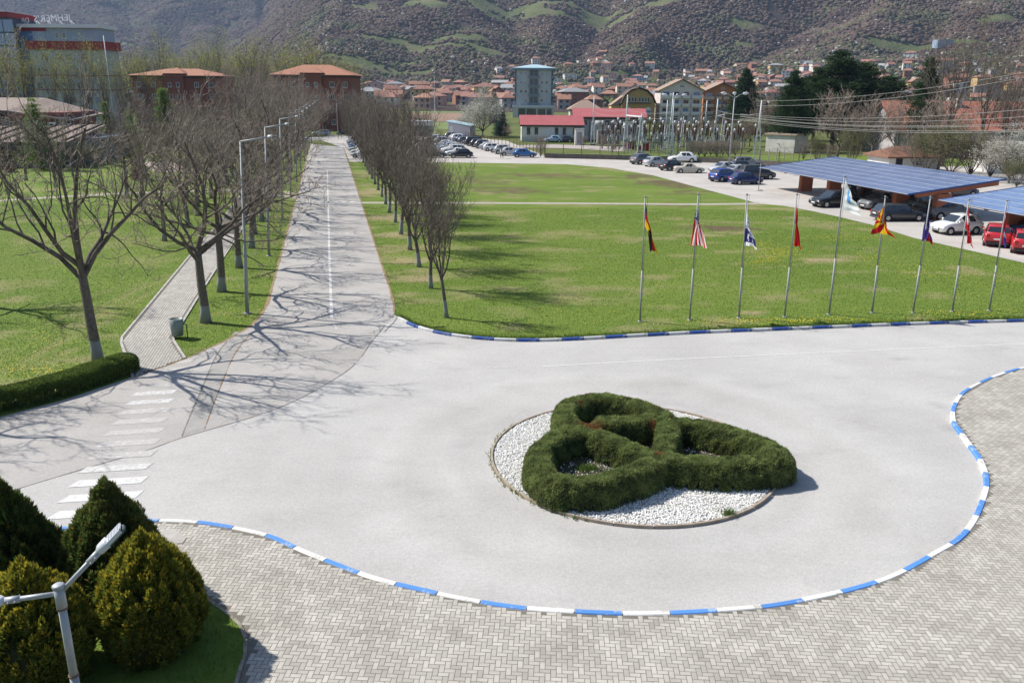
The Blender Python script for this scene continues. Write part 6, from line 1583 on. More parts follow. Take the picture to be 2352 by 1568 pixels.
# mirrored roof letters, seen from behind
def letter_mesh(ch, size, m_):
    cu = D.curves.new('letter', 'FONT'); cu.body = ch; cu.size = size; cu.extrude = .06; cu.resolution_u = 2
    o = D.objects.new('tmp', cu); COL.objects.link(o); dg = bpy.context.evaluated_depsgraph_get(); me = D.meshes.new_from_object(o.evaluated_get(dg)); w_ = max([v.co.x for v in me.vertices] or [size * .3])
    D.objects.remove(o); me.transform(Matrix.Rotation(math.pi / 2, 4, 'X')); me.transform(Matrix.Scale(-1, 4, (1, 0, 0))); me.flip_normals(); me.materials.clear(); me.materials.append(m_); me.name = 'letter'
    return me, w_
ls = thing('roof_sign', (PY(165, 80, 213)[0], 213.5, 25.0), 'row of white roof letters on struts seen from behind at the far left', 'sign'); LW = mat('white_letter', (.75, .72, .76), .5)
cx = 0.; 
for ch in "JEHMER'S": 
    me, w1 = letter_mesh(ch, 2.1, LW); link('letter', me, ls, (cx, 0, 1.0 + .10 * cx / 2)); cx -= w1 + .18
cx -= 1.0
for ch in 'DROGA': me, w1 = letter_mesh(ch, 1.5, LW); link('letter', me, ls, (cx, 0, .5)); cx -= w1 + .2
for k in range(6): mm = MB(); mm.bar((-k * 2.8, 0, 1.0), (-k * 2.8 - .0, 1.8, 0), .1); mm.bar((-k * 2.8, 0, 0), (-k * 2.8, 0, 1.0), .08); mm.obj('strut', LW, ls)

# --- brown roofed halls on the left
HALLR = mat('beige_ribbed_roof', (.17, .125, .105), .8, (.27, .215, .18), scale=.7, detail=6, stretch=(1, 3, 1)); HALLW = mat('red_brown_wall', (.20, .075, .065), .85, (.25, .10, .085), scale=1); DKW = mat('dark_soffit', (.03, .03, .035), .8)
t = thing('brown_hall', G(225, 384) + (0,), 'low hall with stepped beige ribbed roofs behind the left lawn', 'building', None, .10)
def slab(m, q, th=.25): m.add([tuple(p) for p in q] + [(p[0], p[1], p[2] + th) for p in q], [(3, 2, 1, 0), (4, 5, 6, 7), (0, 1, 5, 4), (1, 2, 6, 5), (2, 3, 7, 6), (3, 0, 4, 7)])
m = MB(); m.box(-30, -4, 0, 26, 0, 3.2); m.obj('wall', mat('blue_grey_glazed_wall', (.10, .13, .18), .5), t)
m = MB(); slab(m, [(-31, -1, 3.2), (-3.2, -1, 3.2), (-3.2, 14, 4.9), (-31, 14, 4.9)]); m.obj('roof', HALLR, t)
for k in range(14): mm = MB(); xx = -30.5 + k * 2.05; mm.bar((xx, -1, 3.55), (xx, 14, 5.25), .16, .2); mm.obj('roof_rib', mat('dark_rib', (.09, .07, .06), .8), t)
m = MB(); m.box(-30, -9, 14, 26, 3.2, 6.9); m.obj('upper_wall', HALLW, t)
m = MB(); slab(m, [(-31, 13.4, 6.9), (-17, 13.4, 6.9), (-17, 27, 8.6), (-31, 27, 8.6)]); slab(m, [(-17, 13.4, 6.9), (-8, 13.4, 5.6), (-8, 27, 6.2), (-17, 27, 8.6)]); m.obj('upper_roof', HALLR, t)
m = MB(); slab(m, [(-31, 13.1, 6.5), (-17, 13.1, 6.5), (-17, 13.3, 6.9), (-31, 13.3, 6.9)]); m.obj('fascia', DKW, t)
for k in range(5): window_at(t, -27 + k * 4.4, 14, 5.2, 2.2, 1.0)
for (xx, zz) in ((-13.2, 4.9), (-10.6, 4.5)):
    a = MB(); a.box(xx - .55, xx + .55, 12.6, 13.1, zz, zz + .95); ac = a.obj('air_conditioner', WFR, t); b = MB(); b.tube([(xx, 12.58, zz + .48), (xx, 12.61, zz + .48)], [.33, .33], 12); b.obj('fan_grille', DKW, ac)
# --- long red roofed building and small ones behind the carports
t = thing('long_red_roof_building', (PY(2065, 250, 152)[0], 152, 0), 'long low building with a big red tiled roof behind the bare trees at the right', 'building', None, -.10)
RT_ = mat('red_brown_tiles', (.27, .10, .07), .85, (.33, .14, .10), (.21, .08, .055), scale=1., detail=7, stretch=(.4, 1, 3), bump=.3)
m = MB(); gwall(m, 0, 62, 0, 16, 0, 4.6, 9.0); m.obj('wall', mat('grey_lilac_wall', (.36, .34, .36), .9, (.42, .40, .41), scale=.4), t); m = MB(); gable(m, 0, 62, 0, 16, 4.7, 9.2, over=.8); m.obj('roof', RT_, t)
for k in range(12): window_at(t, 3 + k * 5, 0, 1.5, 1.6, 1.7)
for xx in (12, 30, 44): m = MB(); m.box(xx, xx + .9, 6.0, 6.9, 7.4, 9.8); m.obj('chimney', WHITE, t)
x0, y0 = G(1757, 348); t = thing('white_utility_house', (x0, y0, 0), 'small windowless white building behind the fence right of the substation', 'building', None, -.72)
m = MB(); m.box(0, 5.6, 0, 6, 0, 3.1); m.obj('wall', mat('patchy_white_wall', (.66, .65, .62), .9, (.45, .43, .40), scale=.6, detail=7), t); m = MB(); m.box(-.3, 5.9, -.3, 6.3, 3.1, 3.35); m.obj('roof', mat('tan_roof_slab', (.40, .31, .25), .85), t)
x0, y0 = PY(2110, 350, 120)[0], 120.; t = thing('rusty_shed', (x0 - 4, y0, 0), 'shed with a rusty hipped roof behind the farther carport', 'shed', None, .1)
m = MB(); m.box(0, 7.5, 0, 6, 0, 1.9); m.obj('wall', WHITE, t); m = MB(); hip(m, 0, 7.5, 0, 6, 2.0, 3.3, .6, .3); m.obj('roof', mat('rust_roof', (.15, .07, .045), .85, (.21, .11, .075), scale=1.2, detail=7), t); m = MB(); m.box(1, 2, -.05, -.01, 0, 2); m.obj('door', DKW, t); window_at(t, 4.5, 0, .7, 1.2, .9)
x0 = PY(2270, 380, 118)[0]; t = thing('white_outbuilding', (x0, 118, 0), 'broken white walled outbuilding among bare bushes behind the carports', 'building', None, -.1)
m = MB(); m.box(0, 7.5, 0, 5, 0, 3.0); m.obj('wall', WHITE, t); m = MB(); gable(m, 0, 7.5, 0, 5, 3.0, 4.1, over=.4); m.obj('roof', mat('weathered_white_roof', (.5, .47, .44), .9, (.36, .32, .29), scale=1), t); m = MB(); m.box(2, 3, -.04, -.01, 0, 2.1); m.obj('door', BRICKM, t)
x0 = PY(2005, 300, 165)[0]; t = thing('white_house_in_trees', (x0, 165, 0), 'white two storey house half hidden by the pines', 'house'); m = MB(); m.box(0, 8, 0, 7, 0, 6.0); m.obj('wall', WHITE, t); m = MB(); hip(m, 0, 8, 0, 7, 6.1, 7.6, .4, .4); m.obj('roof', mat('grey_roof', (.26, .25, .25), .8), t)
for xx in (2, 4, 6): window_at(t, xx, 0, 3.4, .9, 1.3); window_at(t, xx, 0, .9, .9, 1.3)

# ------------------------------------------------------------------ fence round the substation and low walls
FWALL = mat('dark_low_wall', (.10, .09, .08), .95, (.17, .15, .13), scale=2, detail=6, bump=.4); FP = mat('fence_post_dark', (.10, .08, .07), .8); FPW = mat('concrete_post', (.38, .36, .33), .9)
def fence(P, label, wall=True, sp=3.3, h=2.3, pm=FP, bars=3, name='wire_fence', wh=.75):
    P = [np.array(p, float) for p in P]; t = thing(name, (P[0][0], P[0][1], 0), label, 'fence'); o = P[0]
    for a, b in zip(P[:-1], P[1:]):
        L_ = np.linalg.norm(b - a); n = max(1, int(round(L_ / sp))); 
        if wall: m = MB(); m.bar((a[0] - o[0], a[1] - o[1], wh / 2), (b[0] - o[0], b[1] - o[1], wh / 2), .25, wh); m.obj('low_wall', FWALL, t)
        for k in range(n + (b is P[-1])):
            p = a + (b - a) * k / n - o; m = MB(); m.box(p[0] - .05, p[0] + .05, p[1] - .05, p[1] + .05, 0, h); m.obj('fence_post', pm, t)
        for k in range(bars):
            z = wh + .15 + (h - wh - .2) * k / max(1, bars - 1) if wall else .3 + (h - .4) * k / max(1, bars - 1); m = MB(); m.bar((a[0] - o[0], a[1] - o[1], z), (b[0] - o[0], b[1] - o[1], z), .025); m.obj('wire', pm, t)
    return t
fence([G(1252, 363), G(1420, 367), G(1560, 371), G(1700, 377), G(1880, 388)], 'dark wire fence on a low wall in front of the substation')
fence([G(1070, 319), G(1120, 330), G(1180, 342), G(1250, 361)], 'brown wire fence behind the right row of the far car park', wall=False, sp=2.4, h=1.7, pm=mat('brown_post', (.16, .10, .07), .8), bars=5)
fence([G(1745, 377), G(1800, 370), G(1900, 362), G(2000, 358)], 'pale concrete post fence behind the first carport', wall=False, sp=2.8, h=2.2, pm=FPW, bars=4)
fence([(-56, 190), (-24, 190)], 'low rail fence across the end of the avenue', wall=False, sp=3, h=1.0, pm=FPW, bars=2)

# ------------------------------------------------------------------ substation
PYL = mat('pylon_steel', (.55, .58, .62), .5, (.64, .67, .70), scale=1); INS = mat('brown_porcelain', (.07, .03, .022), .35, coat=.4); EQ = mat('equipment_grey', (.33, .35, .34), .6, (.22, .23, .23), scale=2)
def pylon(u, v, vt, wide, label, mast=.45):
    x, y = G(u, v); d = ray(u, vt); H_ = CAM_H + d[2] / d[1] * y; t = thing('lattice_pylon', (x, y, 0), label, 'pylon', 'grey steel pylons of the substation', rnd.uniform(-.2, .2)); hh = H_ * (1 - mast); w0, w1 = wide, wide * .45
    for sx in (-1, 1): m = MB(); m.bar((sx * w0 / 2, 0, 0), (sx * w1 / 2, 0, hh), .17, .14); m.obj('leg', PYL, t)
    n = int(hh / .75)
    for k in range(n): z = (k + .5) * hh / n; w_ = w0 + (w1 - w0) * z / hh; m = MB(); m.bar((-w_ / 2, 0, z), (w_ / 2, 0, z), .07, .10); m.obj('rung', PYL, t)
    m = MB(); m.tube([(0, 0, hh - .3), (0, 0, H_)], [w1 * .5, .08], 8); m.obj('mast', PYL, t, True)
    m = MB(); m.box(-w0 / 2 - .15, w0 / 2 + .15, -.3, .3, 0, .2); m.obj('footing', CONC, t)
    return (x, y, H_, hh)
py = [pylon(1361, 333, 221, .8, 'leftmost grey pylon, in front of the longer red roofed hall', .5), pylon(1436, 344, 218, .9, 'pylon at the left end of the first cross beam, by the red boxes', .5), pylon(1470, 351, 262, .9, 'short pylon under the right end of the first cross beam', .12),
      pylon(1527, 343, 230, .8, 'pylon behind the large front pylon, in line with the white apartments', .5), pylon(1538, 361, 213, 1.1, 'tallest front pylon of the substation beside the first four headed lamp', .45), pylon(1566, 338, 268, .7, 'short rear pylon between the tallest one and the second beam', .15),
      pylon(1617, 330, 231, .8, 'rear pylon in line with the gap between white and orange apartments', .45), pylon(1640, 347, 227, .9, 'pylon at the left end of the second cross beam, before the orange apartments', .5), pylon(1658, 339, 262, .8, 'short pylon under the right end of the second cross beam', .12), pylon(1737, 369, 230, 1.0, 'rightmost grey pylon, before the bare trees', .45)]
def beam(a, b, z, label):
    A, B_ = py[a], py[b]; t = thing('cross_beam', (A[0], A[1], z), label, 'gantry beam'); m = MB(); d = (B_[0] - A[0], B_[1] - A[1])
    m.bar((0, 0, 0), (d[0], d[1], 0), .3, .22); m.obj('beam', PYL, t)
    for k in range(4): f = (k + .5) / 4; m = MB(); m.tube([(d[0] * f, d[1] * f, -.12), (d[0] * f, d[1] * f, -.9)], [.08, .05], 6); m.obj('hanging_insulator', INS, t, True)
beam(1, 2, 6.3, 'pale cross beam joining the two pylons by the red boxes'); beam(7, 8, 6.3, 'pale cross beam joining the two pylons before the orange apartments')
def insulator():
    t = thing('post_insulator', (0, 0, 0), 'x', 'insulator'); m = MB(); m.box(-.12, .12, -.12, .12, 0, 2.1); m.box(-.45, .45, -.1, .1, 2.1, 2.28); m.obj('stand', EQ, t)
    m = MB(); zs = []; rs = []
    for k in range(9): zs += [2.28 + k * .18, 2.28 + k * .18 + .09]; rs += [.19, .10]
    m.tube([(0, 0, z) for z in zs], rs, 8); m.obj('porcelain', INS, t, True); m = MB(); m.tube([(0, 0, 3.9), (0, 0, 4.0), (0, 0, 4.28), (0, 0, 4.4)], [.1, .19, .19, .08], 8); m.obj('cap', mat('silver_cap', (.55, .56, .58), .4), t, True); return t
ins = insulator(); isn = snapshot(ins); first = True; k = 0
for (ua, ub, v0, n, s) in [(1395, 1530, 338, 9, .95), (1540, 1700, 352, 10, 1.0), (1400, 1600, 327, 11, 1.0), (1560, 1730, 345, 7, 1.1), (1470, 1560, 350, 5, .8), (1380, 1690, 341, 14, 1.2), (1420, 1640, 333, 10, 1.25)]:
    for i in range(n):
        u = ua + (ub - ua) * (i + rnd.uniform(-.2, .2)) / (n - 1); x, y = G(u, v0 + rnd.uniform(-1.5, 1.5)); lab = 'brown ribbed post insulator on a grey stand inside the substation'
        if first: o = ins; first = False; o.location = (x, y, 0); o['label'] = lab; o.scale = (s,) * 3
        else: o = copy_tree(isn, None, (x, y, 0), rnd.uniform(-.3, .3), s, lab)
        o['group'] = 'post insulators of the substation'
for i in range(40):
    x, y = G(rnd.uniform(1395, 1700), rnd.uniform(334, 356)); t = thing('switch_stand', (x, y, 0), 'low grey switchgear stand among the insulators of the substation', 'switchgear', 'switchgear stands of the substation', rnd.uniform(-.3, .3)); hh = rnd.uniform(1.6, 2.4)
    m = MB(); m.bar((-.35, 0, 0), (-.2, 0, hh), .09); m.bar((.35, 0, 0), (.2, 0, hh), .09); m.obj('frame', EQ, t); m = MB(); m.box(-.55, .55, -.25, .25, hh, hh + .35); m.tube([(-.4, 0, hh + .35), (-.4, 0, hh + 1.1)], [.13, .09], 7); m.tube([(.4, 0, hh + .35), (.4, 0, hh + 1.0)], [.13, .09], 7); m.obj('switch', EQ, t)
x, y = G(1395, 334); t = thing('transformer', (x, y, 0), 'large grey power transformer with a round oil tank before the red roofed hall', 'transformer'); m = MB(); m.box(-2.2, 2.4, -1.2, 1.2, .3, 3.0)
for k in range(12): m.box(-2.1 + k * .38, -1.95 + k * .38, -1.6, -1.2, .5, 2.8)
m.obj('tank', mat('transformer_grey', (.22, .21, .19), .8, (.30, .28, .25), scale=1), t); m = MB(); m.tube([(-2.7, -.6, 4.3), (-.9, -.6, 4.3)], [.62, .62], 12); m.obj('oil_tank', EQ, t, True); m = MB(); m.bar((-2.2, -.6, 3), (-2.2, -.6, 3.7), .12); m.bar((-1.2, -.6, 3), (-1.2, -.6, 3.7), .12); m.obj('bracket', EQ, t)
for k in range(3): m = MB(); m.tube([(-.2 + k, 0, 3), (-.2 + k, 0, 3.3), (-.2 + k, 0, 4.6)], [.2, .14, .08], 7); m.obj('bushing', INS, t, True)
for (u, v, h, lab) in ((1330, 333, 3.1, 'white switch cabinet left of the power transformer'), (1441, 336, 4.6, 'tall white fire wall beside the pylon with the red boxes')):
    x, y = G(u, v); t = thing('switch_cabinet', (x, y, 0), lab, 'cabinet'); m = MB(); m.box(-.9, .9, -.8, .8, 0, h); m.obj('body', WHITE, t); m = MB(); m.box(-1., 1., -.9, .9, h, h + .12); m.obj('roof', EQ, t); m = MB(); m.box(-.5, .5, -.84, -.81, .3, h - .5); m.obj('door', EQ, t)
for (u, v, lab) in ((1447, 342, 'left red equipment box at the pylon foot'), (1477, 346, 'right red equipment box at the pylon foot')):
    x, y = G(u, v); t = thing('red_box', (x, y, 0), lab, 'box'); m = MB(); m.box(-1.0, 1.0, -.5, .5, 0, .9); m.obj('base', REDB, t); m = MB(); m.box(-.2, 1.0, -.45, .45, .9, 1.5); m.obj('lid', REDB, t)
# wires
WIRE = mat('aluminium_wire', (.28, .28, .27), .5)
def wire(a, b, sag, label, r=.022):
    a = Vector(a); b = Vector(b); t = thing('power_line', tuple(a), label, 'cable', 'overhead lines of the substation'); m = MB(); P = []
    for k in range(25): f = k / 24; p = a.lerp(b, f) - a; p.z -= sag * 4 * f * (1 - f); P.append(p)
    m.tube(P, r, 5); m.obj('wire', WIRE, t, True)
A = (py[9][0], py[9][1]); 
for (v0, v1, Yr, lab) in [(232, 178, 100, 'upper overhead wire sloping up to the right edge across the pines'), (243, 190, 92, 'second overhead wire from the top, across the cedar')]:
    pa = PY(1737, v0, A[1]); pb = PY(2420, v1 - 25, Yr); wire(pa, pb, 1.0, lab)
for (v0, v1, Yr, lab) in [(262, 250, 88, 'overhead wire crossing in front of the long red roof'), (264, 268, 90, 'second overhead wire crossing in front of the long red roof'), (267, 284, 86, 'third overhead wire over the carport'), (268, 288, 85, 'fourth overhead wire over the carport'), (272, 300, 84, 'fifth overhead wire over the carport'), (275, 304, 83, 'lowest overhead wire over the carport')]:
    pa = PY(1700, v0, 140); pb = PY(2420, v1 - 4, Yr); wire(pa, pb, .9, lab)
for i, (a, b) in enumerate([(0, 1), (1, 4), (4, 7), (7, 9), (3, 6), (2, 8)]):
    for dz in (-.2, -1.1): A_, B_ = py[a], py[b]; wire((A_[0], A_[1], min(A_[2], 7.6) + dz), (B_[0], B_[1], min(B_[2], 7.6) + dz), .5, 'slack conductor strung between two pylons of the substation', .03)
# ================================================================== background trees
def leafcol(n, a, b, c=None, **k): return leaf_mat(n, a, b, c, scale=.25, amt=.4, **k)
YG = leafcol('young_yellow_green_leaves', (.28, .29, .06), (.38, .38, .10), (.22, .20, .08)); LG = leafcol('light_green_leaves', (.12, .19, .04), (.18, .26, .06)); WB = leafcol('white_blossom', (.42, .42, .36), (.52, .52, .46), (.24, .27, .14)); PN = leafcol('pine_needles', (.022, .05, .022), (.045, .08, .03)); BS = leafcol('blue_spruce_needles', (.035, .07, .055), (.07, .12, .10)); RB = leafcol('red_brown_leaves', (.10, .04, .03), (.15, .07, .05)); OL = leafcol('olive_leaves', (.10, .12, .05), (.16, .17, .07))
PALE = mat('pale_poplar_bark', (.28, .26, .22), .9, (.38, .36, .32), scale=2)
pop = [leafy(bare_tree('poplar', 90 + i, bark=PALE, twig=mat('poplar_twigs', (.20, .17, .13), .9), H=15, trunk_h=5, trunk_r=.2, spread=2.2, limbs=8, levels=3, kids=(6, 4, 3), up=(1.1, 1.2, 1.2), gn=.12, shape='upright', first_ang=.4, fork_at=.25, twig_r=.024), YG, 5, .19, .45, 5 + i) for i in range(3)]
wil = leafy(bare_tree('budding_tree', 120, twig=TWIG, H=8, trunk_h=2, trunk_r=.16, spread=2.8, limbs=7, levels=3, kids=(9, 7, 4), up=(.6, .7, .7), gn=.2, shape='upright', first_ang=.8, twig_r=.012), LG, 4, .16, .25, 9)
blos = leafy(bare_tree('blossoming_tree', 130, twig=TWIG2, H=7.5, trunk_h=1.2, trunk_r=.18, spread=3.4, limbs=9, levels=3, kids=(10, 8, 4), up=(.5, .5, .4), gn=.26, first_ang=.95, twig_r=.014), WB, 9, .17, .3, 10)
bare = [bare_tree('bare_tree', 140 + i, bark=BARK, twig=TWIG, H=9, trunk_h=2.2, trunk_r=.17, spread=3.4, limbs=7, levels=4, kids=(7, 6, 5, 2), up=(.6, .7, .8, .7), gn=.24, first_ang=.85, twig_r=.022) for i in range(2)]
tall = bare_tree('tall_bare_tree', 150, bark=BARK, twig=TWIG2, H=17, trunk_h=5, trunk_r=.26, spread=3.0, limbs=6, levels=4, kids=(8, 6, 4, 3), up=(1.1, 1.0, .9, .8), gn=.13, shape='upright', first_ang=.38, fork_at=.5, twig_r=.014)
bush = bare_tree('bare_bush', 160, bark=BARK, twig=TWIG, H=4.2, trunk_h=.4, trunk_r=.08, spread=2.3, limbs=12, levels=4, kids=(6, 5, 4, 2), up=(.6, .6, .6, .5), gn=.22, first_ang=.8, fork_at=.1, twig_r=.010, shape='upright')
budb = leafy(bare_tree('budding_bush', 161, bark=BARK, twig=TWIG, H=4.2, trunk_h=.4, trunk_r=.08, spread=2.3, limbs=12, levels=3, kids=(8, 7, 4), up=(.6, .6, .6), gn=.22, first_ang=.8, fork_at=.1, twig_r=.010, shape='upright'), OL, 4, .14, .2, 4)
def pine(seed, H_, R, cone=.0, layers=9, m=PN, nm='pine_tree', dens=1.0, base=.28, leaf=.34, irr=.35):
    r = np.random.RandomState(seed); rr = random.Random(seed); t = Tree(nm); tm = MB(); tm.tube([(0, 0, -.1), (.1, 0, H_ * .5), (0, .1, H_ * .97)], [.034 * H_ * .6, .02 * H_ * .6, .03], 9)
    P = []; Dn = []
    bm_ = MB()
    for l in range(layers):
        f = l / (layers - 1); z = H_ * (base + (1 - base) * f * .97); rad = R * ((1 - f) ** .8 * cone + (1 - cone) * math.sqrt(max(.02, 1 - (f * 1.02) ** 2.2))) * rr.uniform(1 - irr, 1.0); nb = 7 if cone < .5 else 9
        for b in range(nb):
            a = 2 * math.pi * (b + rr.random() * .8) / nb; q = rad * rr.uniform(.7, 1.1); zz = z + rr.uniform(-.3, .3) * H_ / layers
            tip = Vector((math.cos(a) * q, math.sin(a) * q, zz + q * rr.uniform(.02, .22) * (1 if cone < .5 else -.8))); bm_.tube([(0, 0, zz - .1 * q), tuple(tip * .5 + Vector((0, 0, zz * .5 - .05 * q))), tuple(tip)], [.06, .045, .02], 4, cap=False)
            k = int(85 * dens * (.4 + q)); s = r.rand(k) ** .6; w = .17 * q + .28
            pts = np.outer(s, np.array(tip)) + np.outer(1 - s, np.array([0, 0, zz])) + r.randn(k, 3) * np.array([w, w, w * .42]); P.append(pts); dd = r.randn(k, 3) * .5 + np.array([math.cos(a), math.sin(a), .35]); Dn.append(dd)
    P = np.concatenate(P); Dn = np.concatenate(Dn); V, F = tris_at(P, Dn, leaf, r, asp=.45)
    t.add('trunk', tm.mesh('trunk', BARK, True)); t.add('branches', bm_.mesh('branches', BARK, True, recalc=False)); t.add('needles', mesh_np('needles', V, F, [m], attrs={'tint': ('FACE', r.rand(len(F)))})); t.H = H_; return t
pines = [pine(1, 15, 4.3, .25, 11, dens=1.5), pine(2, 13, 4.0, .35, 10, dens=1.5), pine(3, 12, 3.5, .8, 12, dens=1.4)]
cedar = pine(4, 15.5, 3.6, .45, 12, nm='cedar_tree', dens=1.1, base=.25, irr=.45); spruce = pine(5, 7.5, 2.2, 1., 14, BS, 'blue_spruce', dens=1.5, base=.08, leaf=.24); larch = pine(6, 9.5, 2.6, 1., 14, LG, 'light_green_conifer', dens=.55, base=.12, leaf=.22); colm = pine(7, 10, 1.2, .7, 16, LG, 'slim_poplar', dens=1.2, base=.1, leaf=.24); dkcon = pine(8, 5.5, 1.6, .9, 12, RB, 'red_brown_cypress', dens=1.6, base=.05, leaf=.2)
def put(t, u, Y, vt, label, group=None, Hn=None, rot=None, ws=1., cat='tree'):
    """stand a tree at distance Y so that its top reaches picture height vt"""
    d = ray(u, vt); top = CAM_H + d[2] / d[1] * Y; s = max(.15, top / Hn); x = d[0] / d[1] * Y
    return t.place((float(x), Y, 0), rnd.uniform(0, 6.3) if rot is None else rot, (s * ws, s * ws, s), label, cat, group)
put(pines[0], 1935, 168, 120, 'tallest dark pine of the group behind the farther carport', 'dark pines behind the car park', 15, ws=1.25)
put(pines[1], 1990, 172, 150, 'dark pine right beside the tallest one', 'dark pines behind the car park', 13, ws=1.25); put(pines[0], 2045, 176, 178, 'lower spreading dark pine at the right of the pine group', 'dark pines behind the car park', 15, ws=1.7); put(pines[1], 1860, 178, 182, 'lower dark pine between the separate left pine and the group', 'dark pines behind the car park', 13, ws=1.3)
put(pines[1], 1885, 170, 160, 'dark pine just left of the tallest one', 'dark pines behind the car park', 13, ws=1.2); put(pines[1], 1828, 160, 168, 'separate dark pine at the left of the pine group', 'dark pines behind the car park', 13, ws=.82)
put(pines[2], 1716, 236, 160, 'dark conifer beside the orange apartment house', None, 12, ws=.95); put(cedar, 2140, 150, 130, 'layered dark cedar standing alone between pines and bare trees', None, 15.5, ws=.85)
put(spruce, 1152, 208, 248, 'blue green spruce beside the white blossoming tree', None, 7.5); put(dkcon, 1135, 290, 205, 'thin dark conifer tip behind the blossoming tree', None, 5.5, ws=.5)
put(blos, 1108, 203, 222, 'white blossoming tree behind the far car park', None, 7.5, ws=1.0); put(blos, 2335, 104, 315, 'white blossoming tree above the nearer carport at the right edge', None, 7.5, ws=1.15); put(blos, 1068, 235, 262, 'small blossoming tree behind the white shed', None, 7.5)
put(bush, 1243, 140, 300, 'bare shrub at the corner of the fence behind the bright blue hatchback', None, 5.2, ws=.7, cat='shrub'); put(bare[0], 1165, 192, 288, 'small reddish bare tree left of the low red roofed building', None, 9.5); put(bare[1], 1450, 163, 316, 'small bare fruit tree on the grass before the transformer', None, 9.5)
gt = 'bare trees and bushes behind the carports'
for (u, Y, vt, k, ws, lab) in [(2208, 128, 88, 'T', 1., 'tall bare tree right of the cedar'), (2290, 132, 118, 'T', .9, 'tall bare tree with leaning stems before the red roof'), (2340, 128, 150, 'T', .8, 'bare tree at the right edge before the red roof'), (1780, 175, 205, 'B', 1, 'bare tree behind the small white utility building'), (1940, 135, 215, 'B', 1.25, 'brownish bare tree in front of the pines'), (2020, 138, 225, 'B', 1.2, 'grey bare tree in front of the low spreading pine'),
                               (2075, 140, 250, 'B', 1., 'bare tree at the left end of the long red roof'), (2180, 120, 225, 'B', 1.1, 'bushy bare tree under the tall one right of the cedar'), (2245, 112, 300, 'S', 1.2, 'purple grey bare thicket behind the carports'), (2290, 110, 312, 'S', 1.1, 'bare bush left of the white blossoming tree'), (2200, 112, 298, 'L', 1.1, 'yellowish budding bush behind the nearer carport'), (2140, 116, 310, 'L', .9, 'greenish bush behind the rusty shed roof'), (1965, 130, 300, 'L', .9, 'greenish bush behind the top of the farther carport'),
                               (1880, 136, 318, 'L', .8, 'low budding bush at the fence behind the farther carport'), (1850, 140, 322, 'S', .8, 'bare bush at the fence right of the white utility building'), (1910, 134, 330, 'S', .9, 'bare bush at the left back corner of the farther carport'), (2060, 122, 330, 'S', .9, 'bare bush in front of the rusty shed'), (2345, 100, 370, 'L', 1.0, 'green budding bush behind the nearer carport at the right edge'), (2330, 150, 190, 'B', 1., 'bare tree behind the long red roof at the right edge'), (2110, 118, 300, 'B', .8, 'bare tree over the rusty shed')]:
    t_, hn = dict(T=(tall, 17), B=(bare[int(u) % 2], 9.3), S=(bush, 4.6), L=(budb, 4.6))[k]; put(t_, u, Y, vt, lab, gt, hn, ws=ws, cat='tree' if k in 'TB' else 'bush')
for i in range(44):
    u = 1490 + i * 20.5 + rnd.uniform(-10, 10); Y_ = rnd.uniform(166, 215); k_ = 'BSLB'[i % 4]; t_, hn = dict(B=(bare[i % 2], 9.3), S=(bush, 4.6), L=(budb, 4.6))[k_]
    put(t_, u, Y_, (rnd.uniform(236, 285) if u > 1745 else rnd.uniform(272, 296)), {'B': 'bare tree', 'S': 'bare bush', 'L': 'budding bush'}[k_] + ' in the thicket under the overhead wires', 'thicket under the overhead wires', hn, ws=1.2 if k_ == 'B' else 1.5, cat='tree' if k_ == 'B' else 'bush')
for i in range(8):
    x, y = G(1590 + i * 14, 361 - (i % 2) * 2); bush.place((x, y, 0), i * 1.7, (.75, .55, .60), 'low bare brown thicket along the inside of the substation fence', 'bush', 'brown thicket inside the substation fence')
for i, (u, v) in enumerate([(1340, 341), (1405, 357), (1382, 343)]):
    x, y = G(u, v); bare[i % 2].place((x, y, 0), i, .26, ['tiny bare sapling on the substation grass, leftmost', 'tiny bare sapling nearest the substation fence', 'tiny bare sapling in the middle of the substation grass'][i], 'sapling')
# left background
gp = 'light green poplars beyond the brick apartment houses'
for i, u in enumerate(np.linspace(285, 815, 24)):
    Y_ = rnd.uniform(265, 330); vt = 112 + rnd.uniform(-10, 34) + (10 if u < 330 else 0) + max(0, (u - 720) * .22)
    put(pop[i % 3], float(u), Y_, vt, 'yellow green poplar in the belt beyond the brick apartment houses', gp, 15.5, ws=1.15)
gq = 'light green trees before the pale office block'
for i, (u, Y, vt) in enumerate([(-15, 168, 100), (5, 160, 140), (28, 172, 118), (58, 176, 122), (104, 178, 118), (146, 174, 124), (186, 172, 120), (226, 178, 126), (268, 180, 130), (335, 196, 160)]):
    put(pop[i % 3], u, Y, vt, '%s yellow tipped tree from the left before the pale office block' % (ords[i] if i else 'first'), gq, 15.5, ws=.75)
put(larch, 72, 112, 226, 'light green conical conifer before the brown roofed hall', None, 9.5, ws=1.1); put(colm, 372, 150, 205, 'slim bright green tree before the left brick apartment house', None, 10, ws=1.25); put(colm, 238, 150, 235, 'slim light green tree before the pale office block corner', None, 10); put(colm, 196, 140, 262, 'short slim light green tree left of the air conditioners', None, 10, ws=1.1); put(larch, 295, 146, 255, 'light green conical tree behind the avenue rows', None, 9.5, ws=.9)
put(dkcon, 315, 100, 352, 'dark red brown conical shrub on the left lawn', None, 5.5, ws=1.1, cat='shrub'); put(dkcon, 20, 108, 372, 'dark clipped shrub at the left end of the hall', None, 5.5, ws=1.6, cat='shrub')
gb = 'bare trees between the avenue and the brick apartment houses'
